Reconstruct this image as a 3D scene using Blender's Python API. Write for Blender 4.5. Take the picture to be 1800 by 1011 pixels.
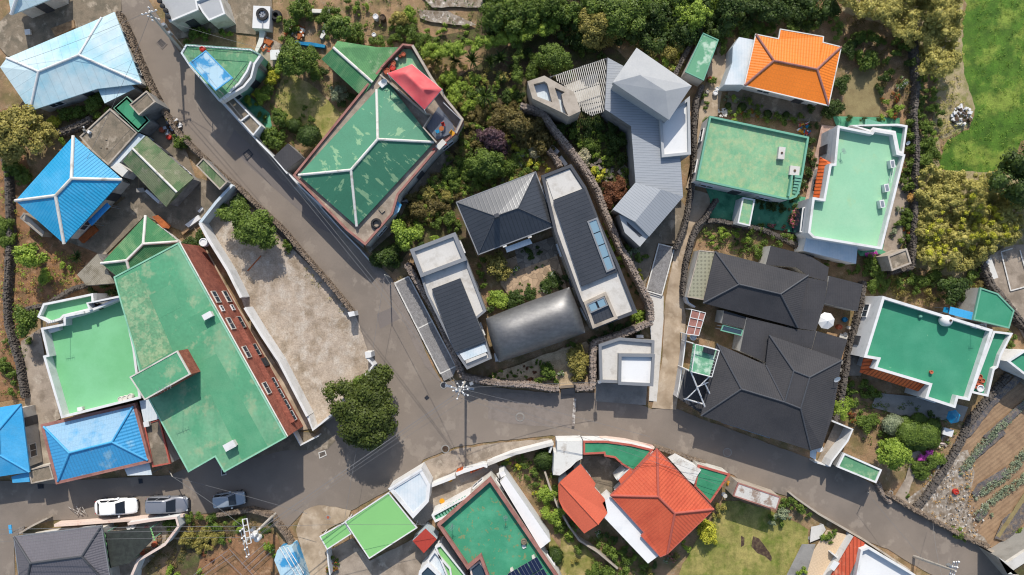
import bpy, bmesh, math, random
import numpy as np
from mathutils import Vector, Matrix, noise as mnoise
for _o in list(bpy.data.objects): bpy.data.objects.remove(_o)
R = math.radians
scene = bpy.context.scene
COL = scene.collection
# ------------------------------------------------------------ camera, sky, sun, exposure
HC = 77.4; KM = 1/15.5
cd = bpy.data.cameras.new('camera'); cam = bpy.data.objects.new('camera', cd); COL.objects.link(cam)
cam.location = (0, 0, HC); cam.rotation_euler = (0, 0, 0)
cd.sensor_width = 36; cd.lens = 36*HC/(1800*KM); cd.clip_end = 2000
scene.camera = cam
SUN_EL = 38.5
world = bpy.data.worlds.new("World"); scene.world = world; world.use_nodes = True
_n = world.node_tree.nodes; _n.clear()
_s = _n.new('ShaderNodeTexSky'); _s.sky_type = 'NISHITA'; _s.sun_disc = False
_s.sun_elevation = R(SUN_EL); _s.sun_rotation = 0; _s.air_density = 1.2; _s.dust_density = 1.5
_b = _n.new('ShaderNodeBackground'); _b.inputs[1].default_value = 0.15
_w = _n.new('ShaderNodeOutputWorld')
world.node_tree.links.new(_s.outputs[0], _b.inputs[0]); world.node_tree.links.new(_b.outputs[0], _w.inputs[0])
ld = bpy.data.lights.new('sun', 'SUN'); ld.energy = 4.35; ld.angle = R(.55); ld.color = (1, .94, .84)
sun = bpy.data.objects.new('sun', ld); COL.objects.link(sun); sun.rotation_euler = (R(-(90-SUN_EL)), 0, 0); sun.location = (0, 60, 60)
scene.view_settings.view_transform = 'Standard'; scene.view_settings.look = 'None'
scene.view_settings.exposure = 0.22; scene.view_settings.gamma = 1
scene.cycles.filter_width = 1.15

# ------------------------------------------------------------ helpers
rnd = random.Random(5); rng = np.random.default_rng(5)
def W(px, py, h=0.0):
    s = (HC-h)/HC*KM
    return Vector(((px-900)*s, (505.5-py)*s, h))
def P(s): return [tuple(float(v) for v in t.split(',')) for t in s.split()]
def lin(v):
    v /= 255.0
    return v/12.92 if v <= .04045 else ((v+.055)/1.055)**2.4
def c(r, g, b, f=.69): return (lin(r)*f, lin(g)*f, lin(b)*f, 1)

def tag(o, label=None, cat=None, group=None, kind=None):
    if label: o['label'] = label
    if cat: o['category'] = cat
    if group: o['group'] = group
    if kind: o['kind'] = kind
    return o
def thing(name, label, cat, loc, group=None, rot=0):
    o = bpy.data.objects.new(name, None); COL.objects.link(o); o.location = loc; o.rotation_euler = (0, 0, rot)
    o.empty_display_size = .3
    return tag(o, label, cat, group)

class MB:
    def __init__(s): s.v = []; s.f = []; s.uv = []; s.mi = []
    def face(s, pts, ang=0.0, mi=0):
        i = len(s.v); s.v += [tuple(p) for p in pts]; s.f.append(tuple(range(i, i+len(pts)))); s.mi.append(mi)
        n = Vector((0, 0, 0)); m = len(pts)
        for k in range(m):
            a, b = pts[k], pts[(k+1) % m]
            n += Vector(((a[1]-b[1])*(a[2]+b[2]), (a[2]-b[2])*(a[0]+b[0]), (a[0]-b[0])*(a[1]+b[1])))
        if n.length < 1e-9: n = Vector((0, 0, 1))
        n.normalize()
        t = Vector((0, 0, 1)).cross(n)
        if t.length < .04: t = Vector((math.cos(ang), math.sin(ang), 0))
        t.normalize(); b = n.cross(t)
        s.uv += [(Vector(p).dot(t), Vector(p).dot(b)) for p in pts]
    def prism(s, poly, z0, z1, top=True, bot=True, ang=0.0, mi=0):
        poly = ccw(poly); n = len(poly)
        if top: s.face([(p[0], p[1], z1) for p in poly], ang, mi)
        if bot: s.face([(p[0], p[1], z0) for p in reversed(poly)], ang, mi)
        for k in range(n):
            a, b = poly[k], poly[(k+1) % n]
            s.face([(a[0], a[1], z0), (b[0], b[1], z0), (b[0], b[1], z1), (a[0], a[1], z1)], 0, mi)
    def ring(s, outer, inner, z0, z1, z0i=None):
        n = len(outer); zi = z0 if z0i is None else z0i
        for k in range(n):
            a, b = outer[k], outer[(k+1) % n]; d, e = inner[k], inner[(k+1) % n]
            s.face([(a[0], a[1], z1), (b[0], b[1], z1), (e[0], e[1], z1), (d[0], d[1], z1)])
            s.face([(a[0], a[1], z0), (b[0], b[1], z0), (b[0], b[1], z1), (a[0], a[1], z1)])
            s.face([(e[0], e[1], zi), (d[0], d[1], zi), (d[0], d[1], z1), (e[0], e[1], z1)])
            s.face([(b[0], b[1], z0), (a[0], a[1], z0), (d[0], d[1], zi), (e[0], e[1], zi)])
    def box(s, cx, cy, z0, lx, ly, lz, rot=0.0, mi=0):
        ca, sa = math.cos(rot), math.sin(rot)
        q = [(cx+x*ca-y*sa, cy+x*sa+y*ca) for x, y in ((-lx/2, -ly/2), (lx/2, -ly/2), (lx/2, ly/2), (-lx/2, ly/2))]
        s.prism(q, z0, z0+lz, mi=mi, ang=rot)
    def tube(s, a, b, r, n=6, r2=None, mi=0, caps=True):
        a = Vector(a); b = Vector(b); d = b-a
        if d.length < 1e-6: return
        d.normalize(); u = d.orthogonal().normalized(); w = d.cross(u); r2 = r if r2 is None else r2
        A = [a+(u*math.cos(2*math.pi*k/n)+w*math.sin(2*math.pi*k/n))*r for k in range(n)]
        B = [b+(u*math.cos(2*math.pi*k/n)+w*math.sin(2*math.pi*k/n))*r2 for k in range(n)]
        for k in range(n): s.face([A[k], A[(k+1) % n], B[(k+1) % n], B[k]], 0, mi)
        if caps: s.face(A[::-1], 0, mi); s.face(B, 0, mi)
    def path(s, pts, r, n=5, mi=0):
        for a, b in zip(pts[:-1], pts[1:]): s.tube(a, b, r, n, mi=mi)
    def lathe(s, cx, cy, prof, n=16, mi=0):
        for (r0, z0), (r1, z1) in zip(prof[:-1], prof[1:]):
            for k in range(n):
                a0, a1 = 2*math.pi*k/n, 2*math.pi*(k+1)/n
                q = [(cx+r0*math.cos(a0), cy+r0*math.sin(a0), z0), (cx+r0*math.cos(a1), cy+r0*math.sin(a1), z0),
                     (cx+r1*math.cos(a1), cy+r1*math.sin(a1), z1), (cx+r1*math.cos(a0), cy+r1*math.sin(a0), z1)]
                if r0 < 1e-5: q = [q[0], q[2], q[3]]
                elif r1 < 1e-5: q = [q[0], q[1], q[2]]
                s.face(q, 0, mi)
    def build(s, name, mat, parent=None, smooth=False, merge=False):
        off = parent_world(parent) if parent is not None else Vector((0, 0, 0))
        me = bpy.data.meshes.new(name)
        vv = [(v[0]-off.x, v[1]-off.y, v[2]-off.z) for v in s.v]
        me.from_pydata(vv, [], s.f)
        ul = me.uv_layers.new(name='UVMap')
        ul.data.foreach_set('uv', [x for u in s.uv for x in u])
        for m in (mat if isinstance(mat, (list, tuple)) else [mat]): me.materials.append(m)
        me.polygons.foreach_set('material_index', s.mi)
        if merge:
            bm = bmesh.new(); bm.from_mesh(me); bmesh.ops.remove_doubles(bm, verts=bm.verts, dist=1e-4)
            bm.to_mesh(me); bm.free()
        if smooth: me.polygons.foreach_set('use_smooth', [True]*len(me.polygons))
        me.update()
        o = bpy.data.objects.new(name, me); COL.objects.link(o)
        if parent is not None: o.parent = parent
        return o
def parent_world(p):
    v = Vector((0, 0, 0)); q = p
    while q is not None: v += Vector(q.location); q = q.parent
    return v
def area(p): return sum(p[k][0]*p[(k+1) % len(p)][1]-p[(k+1) % len(p)][0]*p[k][1] for k in range(len(p)))/2
def ccw(p): return list(p) if area(p) > 0 else list(p)[::-1]
def inset(poly, d):
    poly = ccw(poly); n = len(poly); out = []
    for k in range(n):
        a, b, e = Vector(poly[k-1][:2]), Vector(poly[k][:2]), Vector(poly[(k+1) % n][:2])
        d1 = (b-a).normalized(); d2 = (e-b).normalized()
        n1 = Vector((-d1.y, d1.x)); n2 = Vector((-d2.y, d2.x)); m = n1+n2
        if m.length < .05: m = n1.copy()
        m.normalize(); k2 = max(.35, m.dot(n1))
        q = b+m*(d/k2); out.append((q.x, q.y))
    return out
def inpoly(x, y, poly):
    r = False; n = len(poly); j = n-1
    for i in range(n):
        xi, yi = poly[i][0], poly[i][1]; xj, yj = poly[j][0], poly[j][1]
        if (yi > y) != (yj > y) and x < (xj-xi)*(y-yi)/(yj-yi)+xi: r = not r
        j = i
    return r
def parent_at(pxpoly, h=0):
    w = [W(x, y, h) for x, y in pxpoly]
    return Vector((sum(p.x for p in w)/len(w), sum(p.y for p in w)/len(w), 0))

# ------------------------------------------------------------ materials
MATS = {}
def M(name, col, col2=None, s2=1.0, th=.56, w=.05, st=(1, 1), var=.13, vs=.35, grain=.10, gs=7., rough=.85, metal=0,
      pat=None, sp=.4, sp2=.4, lw=.16, pd=.55, bump=.25, col3=None, s3=.6, th3=.6, w3=.06, uvn=False, spec=.3):
    m = bpy.data.materials.new(name); m.use_nodes = True; nt = m.node_tree; N = nt.nodes; L = nt.links; N.clear()
    out = N.new('ShaderNodeOutputMaterial'); bs = N.new('ShaderNodeBsdfPrincipled'); L.new(bs.outputs[0], out.inputs[0])
    bs.inputs['Roughness'].default_value = rough; bs.inputs['Metallic'].default_value = metal
    bs.inputs['Specular IOR Level'].default_value = spec
    geo = N.new('ShaderNodeNewGeometry'); uvn_ = N.new('ShaderNodeUVMap'); uvn_.uv_map = 'UVMap'
    def val(x):
        return x
    def math_(op, a, b=None, cc=None):
        q = N.new('ShaderNodeMath'); q.operation = op
        for i, x in enumerate((a, b, cc)):
            if x is None: continue
            if isinstance(x, (int, float)): q.inputs[i].default_value = x
            else: L.new(x, q.inputs[i])
        return q.outputs[0]
    def noise(scale, det=4, vec=None, rg=.55):
        q = N.new('ShaderNodeTexNoise'); q.inputs['Scale'].default_value = scale; q.inputs['Detail'].default_value = det
        q.inputs['Roughness'].default_value = rg; L.new(vec or geo.outputs['Position'], q.inputs['Vector']); return q.outputs['Fac']
    def rng_(x, a, b, lo, hi):
        q = N.new('ShaderNodeMapRange'); q.inputs[1].default_value = a; q.inputs[2].default_value = b
        q.inputs[3].default_value = lo; q.inputs[4].default_value = hi; L.new(x, q.inputs[0]); return q.outputs[0]
    def mix(f, a, b, bt='MIX'):
        q = N.new('ShaderNodeMix'); q.data_type = 'RGBA'; q.blend_type = bt
        if isinstance(f, (int, float)): q.inputs[0].default_value = f
        else: L.new(f, q.inputs[0])
        for i, x in ((6, a), (7, b)):
            if isinstance(x, tuple): q.inputs[i].default_value = x
            else: L.new(x, q.inputs[i])
        return q.outputs[2]
    def svec(s_, which):
        q = N.new('ShaderNodeMapping'); q.inputs['Scale'].default_value = (s_[0], s_[1], 1); L.new(which, q.inputs[0]); return q.outputs[0]
    cur = col
    base = uvn_.outputs[0] if uvn else geo.outputs['Position']
    if col2:
        f = rng_(noise(s2, 8, svec(st, base), .62), th-w, th+w, 0, 1); cur = mix(f, cur, col2)
    if col3:
        f = rng_(noise(s3, 7, svec((1.13, .9), base), .65), th3-w3, th3+w3, 0, 1); cur = mix(f, cur, col3)
    v1 = rng_(noise(vs, 5), .3, .7, 1-var, 1+var); v2 = rng_(noise(gs, 3), .25, .75, 1-grain, 1+grain)
    v = math_('MULTIPLY', v1, v2)
    height = None
    if pat:
        sx = N.new('ShaderNodeSeparateXYZ'); L.new(uvn_.outputs[0], sx.inputs[0])
        def lines(src, s_, lw_):
            fr = math_('FRACT', math_('DIVIDE', src, s_)); d = math_('ABSOLUTE', math_('SUBTRACT', fr, .5))
            return rng_(d, .5-lw_, .5, 0, 1), fr
        if pat == 'seam':
            l1, fr = lines(sx.outputs[0], sp, lw); ln = l1; height = l1
        elif pat == 'tile':
            l1, fr = lines(sx.outputs[0], sp, lw); l2, f2 = lines(sx.outputs[1], sp2, lw*.8)
            ln = math_('MAXIMUM', l1, math_('MULTIPLY', l2, .75))
            height = math_('ADD', math_('SINE', math_('MULTIPLY', math_('DIVIDE', sx.outputs[0], sp), 2*math.pi)), math_('MULTIPLY', f2, .8))
        elif pat == 'grid':
            l1, fr = lines(sx.outputs[0], sp, lw); l2, f2 = lines(sx.outputs[1], sp2, lw); ln = math_('MAXIMUM', l1, l2); height = math_('SUBTRACT', 1, ln)
        elif pat == 'corr':
            height = math_('SINE', math_('MULTIPLY', math_('DIVIDE', sx.outputs[0], sp), 2*math.pi))
            ln = rng_(height, -1, 1, 1, 0)
        elif pat == 'brick':
            q = N.new('ShaderNodeTexBrick'); L.new(uvn_.outputs[0], q.inputs['Vector']); q.inputs['Scale'].default_value = 1
            q.inputs['Brick Width'].default_value = sp; q.inputs['Row Height'].default_value = sp2; q.inputs['Mortar Size'].default_value = lw
            ln = q.outputs['Fac']; height = math_('SUBTRACT', 1, ln)
        elif pat == 'voro':
            q = N.new('ShaderNodeTexVoronoi'); q.feature = 'DISTANCE_TO_EDGE'; q.inputs['Scale'].default_value = 1/sp
            L.new(geo.outputs['Position'], q.inputs['Vector']); ln = rng_(q.outputs['Distance'], 0, lw, 1, 0)
            height = math_('SUBTRACT', 1, ln)
            q2 = N.new('ShaderNodeTexVoronoi'); q2.inputs['Scale'].default_value = 1/sp; L.new(geo.outputs['Position'], q2.inputs['Vector'])
            hs = N.new('ShaderNodeSeparateColor'); L.new(q2.outputs['Color'], hs.inputs[0])
            v = math_('MULTIPLY', v, rng_(hs.outputs[0], 0, 1, .72, 1.25))
        elif pat == 'dots':
            a = math_('SINE', math_('MULTIPLY', math_('ADD', sx.outputs[0], sx.outputs[1]), math.pi/sp))
            b = math_('SINE', math_('MULTIPLY', math_('SUBTRACT', sx.outputs[0], sx.outputs[1]), math.pi/sp))
            ln = rng_(math_('MULTIPLY', a, b), .25, .5, 0, 1); height = ln
        v = math_('MULTIPLY', v, rng_(ln, 0, 1, 1, pd))
    g = N.new('ShaderNodeCombineColor')
    for i in range(3): L.new(v, g.inputs[i])
    fin = mix(1.0, cur, g.outputs[0], 'MULTIPLY'); L.new(fin, bs.inputs['Base Color'])
    if bump:
        bn = N.new('ShaderNodeBump'); bn.inputs['Strength'].default_value = min(1, bump); bn.inputs['Distance'].default_value = .04
        hh = noise(gs*1.3, 3)
        if height is not None: hh = math_('ADD', math_('MULTIPLY', hh, .25), height)
        L.new(hh, bn.inputs['Height']); L.new(bn.outputs[0], bs.inputs['Normal'])
    MATS[name] = m; return m
def LEAF(name, a, b, fl=None, fr=.75, tr=.25):
    a = tuple(min(1, q*1.5) for q in a[:3])+(1,); b = tuple(min(1, q*1.5) for q in b[:3])+(1,)
    m = bpy.data.materials.new(name); m.use_nodes = True; nt = m.node_tree; N = nt.nodes; L = nt.links; N.clear()
    out = N.new('ShaderNodeOutputMaterial'); d = N.new('ShaderNodeBsdfPrincipled'); t = N.new('ShaderNodeBsdfTranslucent'); mx = N.new('ShaderNodeMixShader')
    d.inputs['Roughness'].default_value = .55; d.inputs['Specular IOR Level'].default_value = .25; mx.inputs[0].default_value = tr
    geo = N.new('ShaderNodeNewGeometry'); no = N.new('ShaderNodeTexNoise'); no.inputs['Scale'].default_value = .9; no.inputs['Detail'].default_value = 3
    L.new(geo.outputs['Position'], no.inputs['Vector'])
    ad = N.new('ShaderNodeMath'); ad.operation = 'MULTIPLY_ADD'; L.new(geo.outputs['Random Per Island'], ad.inputs[0]); ad.inputs[1].default_value = .55
    mr = N.new('ShaderNodeMapRange'); L.new(no.outputs['Fac'], mr.inputs[0]); mr.inputs[1].default_value = .32; mr.inputs[2].default_value = .68; mr.inputs[3].default_value = 0; mr.inputs[4].default_value = .45
    L.new(mr.outputs[0], ad.inputs[2])
    cr = N.new('ShaderNodeValToRGB'); cr.color_ramp.elements[0].color = a; cr.color_ramp.elements[1].color = b; L.new(ad.outputs[0], cr.inputs[0])
    o = cr.outputs[0]
    if fl:
        gt = N.new('ShaderNodeMath'); gt.operation = 'GREATER_THAN'; L.new(geo.outputs['Random Per Island'], gt.inputs[0]); gt.inputs[1].default_value = fr
        q = N.new('ShaderNodeMix'); q.data_type = 'RGBA'; L.new(gt.outputs[0], q.inputs[0]); L.new(o, q.inputs[6]); q.inputs[7].default_value = fl; o = q.outputs[2]
    L.new(o, d.inputs['Base Color']); L.new(o, t.inputs['Color']); L.new(d.outputs[0], mx.inputs[1]); L.new(t.outputs[0], mx.inputs[2]); L.new(mx.outputs[0], out.inputs[0])
    MATS[name] = m; return m
def plain(name, col, rough=.5, metal=0, spec=.5, trans=0):
    m = bpy.data.materials.new(name); m.use_nodes = True; b = m.node_tree.nodes['Principled BSDF']
    b.inputs['Base Color'].default_value = col; b.inputs['Roughness'].default_value = rough; b.inputs['Metallic'].default_value = metal
    b.inputs['Specular IOR Level'].default_value = spec; b.inputs['Transmission Weight'].default_value = trans
    MATS[name] = m; return m

# ground
M('soil', c(168, 136, 104), c(128, 114, 76), .5, .52, .10, var=.25, vs=.8, grain=.3, gs=9, col3=c(180, 158, 130), s3=.9, th3=.62, w3=.08, bump=.8)
M('darksoil', c(104, 86, 66), c(88, 92, 50), .7, .5, .1, var=.3, vs=1, grain=.3, gs=8, bump=.8, col3=c(128, 112, 84), s3=1.2, th3=.62)
M('redsoil', c(156, 116, 84), c(122, 98, 68), .8, .55, .1, var=.22, vs=1.2, grain=.28, gs=10, bump=.8, col3=c(186, 150, 118), s3=1.4, th3=.62)
M('fieldsoil', c(172, 142, 112), c(148, 120, 94), 1.0, .55, .1, var=.14, vs=.5, grain=.2, gs=12, pat='seam', sp=.42, lw=.4, pd=.9, bump=.35)
M('asphalt', c(146, 134, 123), c(137, 126, 116), .14, .53, .06, var=.06, vs=.2, grain=.09, gs=14, rough=.9, bump=.2, col3=c(156, 144, 132), s3=.4, th3=.585, w3=.03)
M('asphalt_new', c(131, 122, 117), None, var=.05, grain=.08, gs=14, rough=.9)
M('asphalt_old', c(146, 135, 127), c(134, 124, 116), 1.2, .56, .1, var=.06, grain=.12, gs=10, rough=.9)
M('concrete', c(178, 163, 147), c(146, 132, 117), .55, .54, .08, var=.14, vs=.6, grain=.1, gs=8, rough=.9, col3=c(200, 187, 170), s3=.8, th3=.62)
M('concrete_dirty', c(150, 136, 118), c(112, 104, 90), .8, .52, .1, var=.16, vs=.8, grain=.14, gs=8, rough=.9, col3=c(182, 168, 150), s3=.7, th3=.6)
M('lane', c(196, 176, 152), c(166, 146, 122), .5, .53, .08, var=.12, vs=.6, grain=.09, gs=8, rough=.9, col3=c(212, 194, 172), s3=.5, th3=.6)
M('concrete_white', c(222, 218, 212), c(200, 194, 186), .8, .58, .08, var=.05, grain=.05, rough=.85)
M('concrete_grey', c(160, 157, 152), c(140, 137, 132), .7, .55, .08, var=.08, grain=.07, rough=.85)
M('gravel', c(192, 176, 159), c(158, 141, 121), .6, .545, .1, var=.12, vs=.9, grain=.24, gs=6, rough=.95, bump=.9, col3=c(206, 195, 182), s3=.65, th3=.58, w3=.09)
M('pebble', c(160, 157, 156), c(140, 137, 136), 3, .5, .1, var=.06, grain=.35, gs=16, rough=.9, bump=.9)
M('rubble', c(184, 172, 158), c(128, 112, 94), 1.5, .5, .12, var=.2, grain=.4, gs=6, rough=.95, bump=1, col3=c(216, 208, 198), s3=2.4, th3=.6)
M('greenfloor', c(96, 170, 132), c(60, 130, 100), .8, .56, .08, var=.14, grain=.08, rough=.8, col3=c(150, 190, 160), s3=1, th3=.64)
M('lawn', c(140, 138, 72), c(172, 160, 94), .35, .50, .1, var=.22, vs=1.1, grain=.22, gs=9, bump=.7, col3=c(112, 124, 48), s3=.6, th3=.56, w3=.08)
M('lawn_dry', c(146, 142, 76), c(182, 162, 112), .5, .52, .1, var=.18, vs=1., grain=.2, gs=9, bump=.6, col3=c(118, 128, 52), s3=.8, th3=.6)
M('brownlawn', c(152, 138, 98), c(136, 120, 84), .8, .55, .1, var=.1, grain=.16, gs=10, bump=.5)
M('meadow', c(84, 120, 36), c(132, 152, 62), .3, .53, .05, var=.3, vs=.7, grain=.34, gs=6, bump=1, col3=c(68, 106, 26), s3=.35, th3=.55, w3=.06)
M('drygrass', c(178, 162, 128), c(140, 138, 80), 1.0, .55, .1, var=.2, grain=.3, gs=8, bump=.8)
M('paving_stone', c(196, 168, 138), None, pat='voro', sp=.75, lw=.05, pd=.68, var=.12, vs=1.2, grain=.12, bump=.5)
M('paving_dark', c(150, 140, 128), None, pat='voro', sp=.7, lw=.05, pd=.62, var=.12, vs=1.2, grain=.12, bump=.5)
M('pinktile', c(206, 176, 160), c(190, 156, 140), 1, .55, .08, pat='grid', sp=.45, sp2=.45, lw=.05, pd=.8, var=.08)
M('creamtile', c(226, 200, 168), None, pat='grid', sp=.3, sp2=.3, lw=.07, pd=.82, var=.06)
M('greytile', c(176, 166, 156), None, pat='grid', sp=.3, sp2=.3, lw=.08, pd=.8, var=.1)
M('sand', c(206, 182, 148), c(168, 146, 114), 1.2, .55, .1, var=.15, grain=.25, gs=9, bump=.7)
M('mulch', c(104, 100, 102), c(146, 128, 108), 2.2, .55, .1, st=(1, 1), var=.2, grain=.4, gs=9, bump=1, rough=.55)
M('burnt', c(78, 60, 50), c(112, 96, 72), 3, .55, .1, var=.2, grain=.3)
M('roadpaint', c(235, 232, 226), c(190, 182, 172), 4, .6, .06, var=.05)
M('roadpaint_worn', c(205, 198, 190), c(138, 127, 120), 3, .5, .06, var=.05)
# roofs
M('sky_metal', c(212, 234, 240), c(156, 216, 236), .22, .56, .12, pat='seam', sp=.95, lw=.06, pd=.82, var=.06, vs=1, grain=.05, rough=.4, spec=.5, col3=c(90, 190, 230), s3=.09, th3=.66, w3=.06)
M('blue_tile', c(44, 170, 224), c(76, 180, 232), .4, .55, .1, pat='tile', sp=.33, sp2=.36, lw=.13, pd=.66, var=.05, rough=.38, spec=.5, bump=.3)
M('blue_seam', c(44, 150, 222), None, pat='seam', sp=.34, lw=.12, pd=.7, var=.05, rough=.38, spec=.5, bump=.5)
M('lightblue_tile_sunlit', c(160, 200, 228), c(110, 180, 226), .5, .6, .08, pat='tile', sp=.36, sp2=.5, lw=.1, pd=.82, var=.05, rough=.4, bump=.2)  # paler copy of the light blue tile, sunlight put into its colour
M('lightblue_tile', c(72, 170, 228), c(142, 196, 228), .25, .58, .03, pat='tile', sp=.36, sp2=.5, lw=.1, pd=.7, var=.06, rough=.4, spec=.5, bump=.3)
M('plainblue', c(64, 170, 228), c(100, 184, 232), .2, .5, .1, var=.06, pat='seam', sp=1.2, lw=.02, pd=.9, rough=.45)
M('slate_green', c(126, 136, 104), c(96, 124, 84), .5, .55, .04, st=(1, .5), uvn=True, pat='corr', sp=.16, pd=.82, var=.16, vs=1, grain=.14, col3=c(158, 156, 132), s3=.8, th3=.6)
M('slate_grey', c(168, 160, 144), c(138, 130, 112), .7, .55, .06, pat='corr', sp=.16, pd=.84, var=.12, grain=.14, uvn=True)
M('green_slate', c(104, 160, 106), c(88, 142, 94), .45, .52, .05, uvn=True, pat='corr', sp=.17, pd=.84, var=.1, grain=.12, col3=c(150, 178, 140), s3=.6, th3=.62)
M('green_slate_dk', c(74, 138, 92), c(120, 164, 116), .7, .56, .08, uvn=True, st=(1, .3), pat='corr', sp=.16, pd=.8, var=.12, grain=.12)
M('big_green', c(92, 164, 124), c(122, 176, 138), .12, .50, .04, st=(1, .45), var=.10, vs=.22, grain=.10, gs=3, col3=c(146, 178, 140), s3=.5, th3=.585, w3=.05)
M('light_green', c(138, 210, 156), c(126, 200, 142), .2, .55, .1, var=.04, grain=.03, rough=.7, bump=.05)
M('mint', c(158, 214, 176), c(168, 218, 180), .3, .55, .1, var=.03, grain=.04, rough=.75, bump=.05, col3=c(176, 212, 166), s3=.25, th3=.63)
M('emerald', c(64, 152, 118), c(78, 162, 128), .3, .55, .1, var=.05, grain=.05, rough=.75, bump=.06, col3=c(130, 190, 150), s3=1.2, th3=.69, w3=.03)
M('emerald2', c(66, 152, 112), c(52, 134, 96), .5, .55, .08, var=.08, grain=.05, rough=.7, bump=.1, col3=c(128, 150, 100), s3=.8, th3=.68, w3=.04)
M('stained_green', c(68, 154, 118), c(84, 166, 130), .5, .55, .08, var=.08, grain=.07, col3=c(134, 148, 104), s3=1.5, th3=.605, w3=.025)
M('red_pan', c(214, 96, 66), c(236, 150, 120), 1, .62, .1, pat='seam', sp=.42, lw=.2, pd=.4, var=.08)
M('worn_green', c(146, 192, 148), c(124, 184, 142), .6, .52, .1, var=.08, grain=.1, rough=.8, bump=.1, col3=c(172, 196, 150), s3=1.3, th3=.54, w3=.09)
M('terr_green', c(112, 166, 126), c(92, 150, 112), .7, .52, .1, var=.1, grain=.1, col3=c(146, 180, 140), s3=1.5, th3=.58)
M('speck_green', c(112, 166, 126), c(150, 182, 142), 1.6, .52, .05, var=.1, grain=.2, gs=4)
M('band_green', c(84, 160, 120), c(100, 168, 128), .4, .5, .1, var=.08, grain=.07)
M('peel_green_shaded', c(64, 126, 100), c(132, 172, 134), 1.3, .575, .012, st=(1.0, .34), uvn=True, pat='seam', sp=.9, lw=.02, pd=.84, var=.1, grain=.08, rough=.6)  # darker copy for slopes turned from the sun, shade in the base colour
M('peel_green_sunlit', c(84, 148, 118), c(140, 182, 142), .9, .592, .012, st=(1.0, .45), uvn=True, pat='seam', sp=.9, lw=.02, pd=.86, var=.08, grain=.08, rough=.6)  # lighter copy for sun-facing slopes, sunlight in the base colour; flakes are peeling
M('carport_green', c(142, 206, 128), None, var=.03, grain=.02, bump=0, rough=.6)
M('terrace_green', c(60, 148, 106), None, var=.08, grain=.06, bump=.05)
M('shed_green', c(112, 174, 138), c(196, 222, 200), .7, .58, .05, var=.06, grain=.05)
M('orange_tile', c(255, 140, 44), None, pat='tile', sp=.30, sp2=.42, lw=.12, pd=.74, var=.05, rough=.55, bump=.22)
M('orange_pan', c(240, 118, 58), c(220, 96, 48), 1, .55, .1, pat='seam', sp=.4, lw=.24, pd=.34, var=.08, rough=.6, bump=.9)
M('red_tile', c(222, 104, 72), c(208, 92, 64), .5, .55, .1, pat='tile', sp=.34, sp2=.36, lw=.12, pd=.78, var=.06, rough=.55, bump=.2)
M('red_metal', c(222, 110, 82), None, pat='seam', sp=.3, lw=.08, pd=.9, var=.05, rough=.5)
M('red_shed', c(186, 70, 58), None, pat='seam', sp=.5, lw=.05, pd=.85, var=.06)
M('black_tile', c(76, 75, 78), c(68, 68, 72), .3, .55, .1, pat='tile', sp=.2, sp2=.34, lw=.14, pd=.82, var=.06, rough=.75, spec=.2, bump=.12)
M('grey_tile', c(112, 109, 116), None, pat='tile', sp=.27, sp2=.3, lw=.14, pd=.66, var=.06, rough=.55, bump=.2, spec=.4)
M('zinc_dark', c(100, 102, 106), c(92, 95, 99), .3, .55, .1, pat='seam', sp=.42, lw=.13, pd=.62, var=.05, grain=.06, rough=.27, metal=.6, bump=.1, spec=.5)
M('zinc_light', c(170, 175, 182), None, pat='seam', sp=.27, lw=.14, pd=.66, var=.04, grain=.03, rough=.55, metal=.1, bump=.25)
M('zinc_plain', c(188, 190, 192), c(178, 181, 185), .5, .55, .1, var=.04, grain=.04, rough=.7, bump=.05)
M('vault_metal', c(128, 128, 129), c(114, 114, 117), 1.2, .5, .15, st=(1, 3), var=.1, grain=.1, gs=3, rough=.46, metal=.5, bump=.15)
M('white_roof', c(246, 246, 246), c(226, 228, 230), .4, .6, .08, var=.03, grain=.02, rough=.5, bump=.03)
M('white_dirty', c(232, 230, 224), c(196, 188, 178), .8, .6, .05, var=.05, grain=.05, bump=.1)
M('paleblue_roof', c(206, 222, 232), c(232, 238, 242), .4, .5, .1, var=.04, grain=.03, pat='seam', sp=.3, lw=.1, pd=.9, rough=.5)
M('rusty_white', c(214, 210, 204), c(160, 140, 126), 1.0, .56, .04, var=.08, grain=.1, bump=.2)
M('tan_dots', c(166, 164, 142), None, pat='dots', sp=.42, pd=.66, var=.05)
M('canopy_red', c(232, 88, 96), c(240, 120, 120), .5, .5, .15, var=.04, grain=.03, rough=.7, bump=.1)
M('dark_net', c(60, 66, 62), c(48, 52, 50), 2, .5, .1, var=.15, grain=.25, gs=20)
M('canvas_blue', c(70, 160, 215), c(190, 222, 238), .6, .48, .04, var=.08, grain=.05, pat='seam', sp=.8, lw=.03, pd=.8, rough=.5)
# walls etc
M('white_wall', c(236, 236, 236), c(214, 214, 212), .8, .6, .08, var=.04, grain=.03, rough=.8, bump=.05)
M('offwhite_wall', c(220, 216, 208), c(186, 180, 170), .7, .58, .08, var=.07, grain=.05)
M('grey_wall', c(150, 148, 146), c(124, 122, 120), .8, .55, .08, var=.1, grain=.06)
M('palegreen_wall', c(150, 208, 178), c(130, 188, 160), .8, .57, .08, var=.05, grain=.04)
M('green_trim', c(122, 182, 158), None, var=.06, grain=.05)
M('brick', c(178, 108, 90), c(150, 88, 74), 1.5, .5, .1, pat='brick', sp=.5, sp2=.16, lw=.03, pd=.75, var=.12, grain=.16, gs=5)
M('brown_trim', c(172, 122, 112), c(146, 100, 92), 1, .55, .1, var=.08, grain=.06)
M('pink_trim', c(236, 214, 202), c(206, 160, 148), .6, .6, .06, var=.08, grain=.06)
M('red_trim', c(190, 100, 86), None, var=.08, grain=.06)
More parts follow.
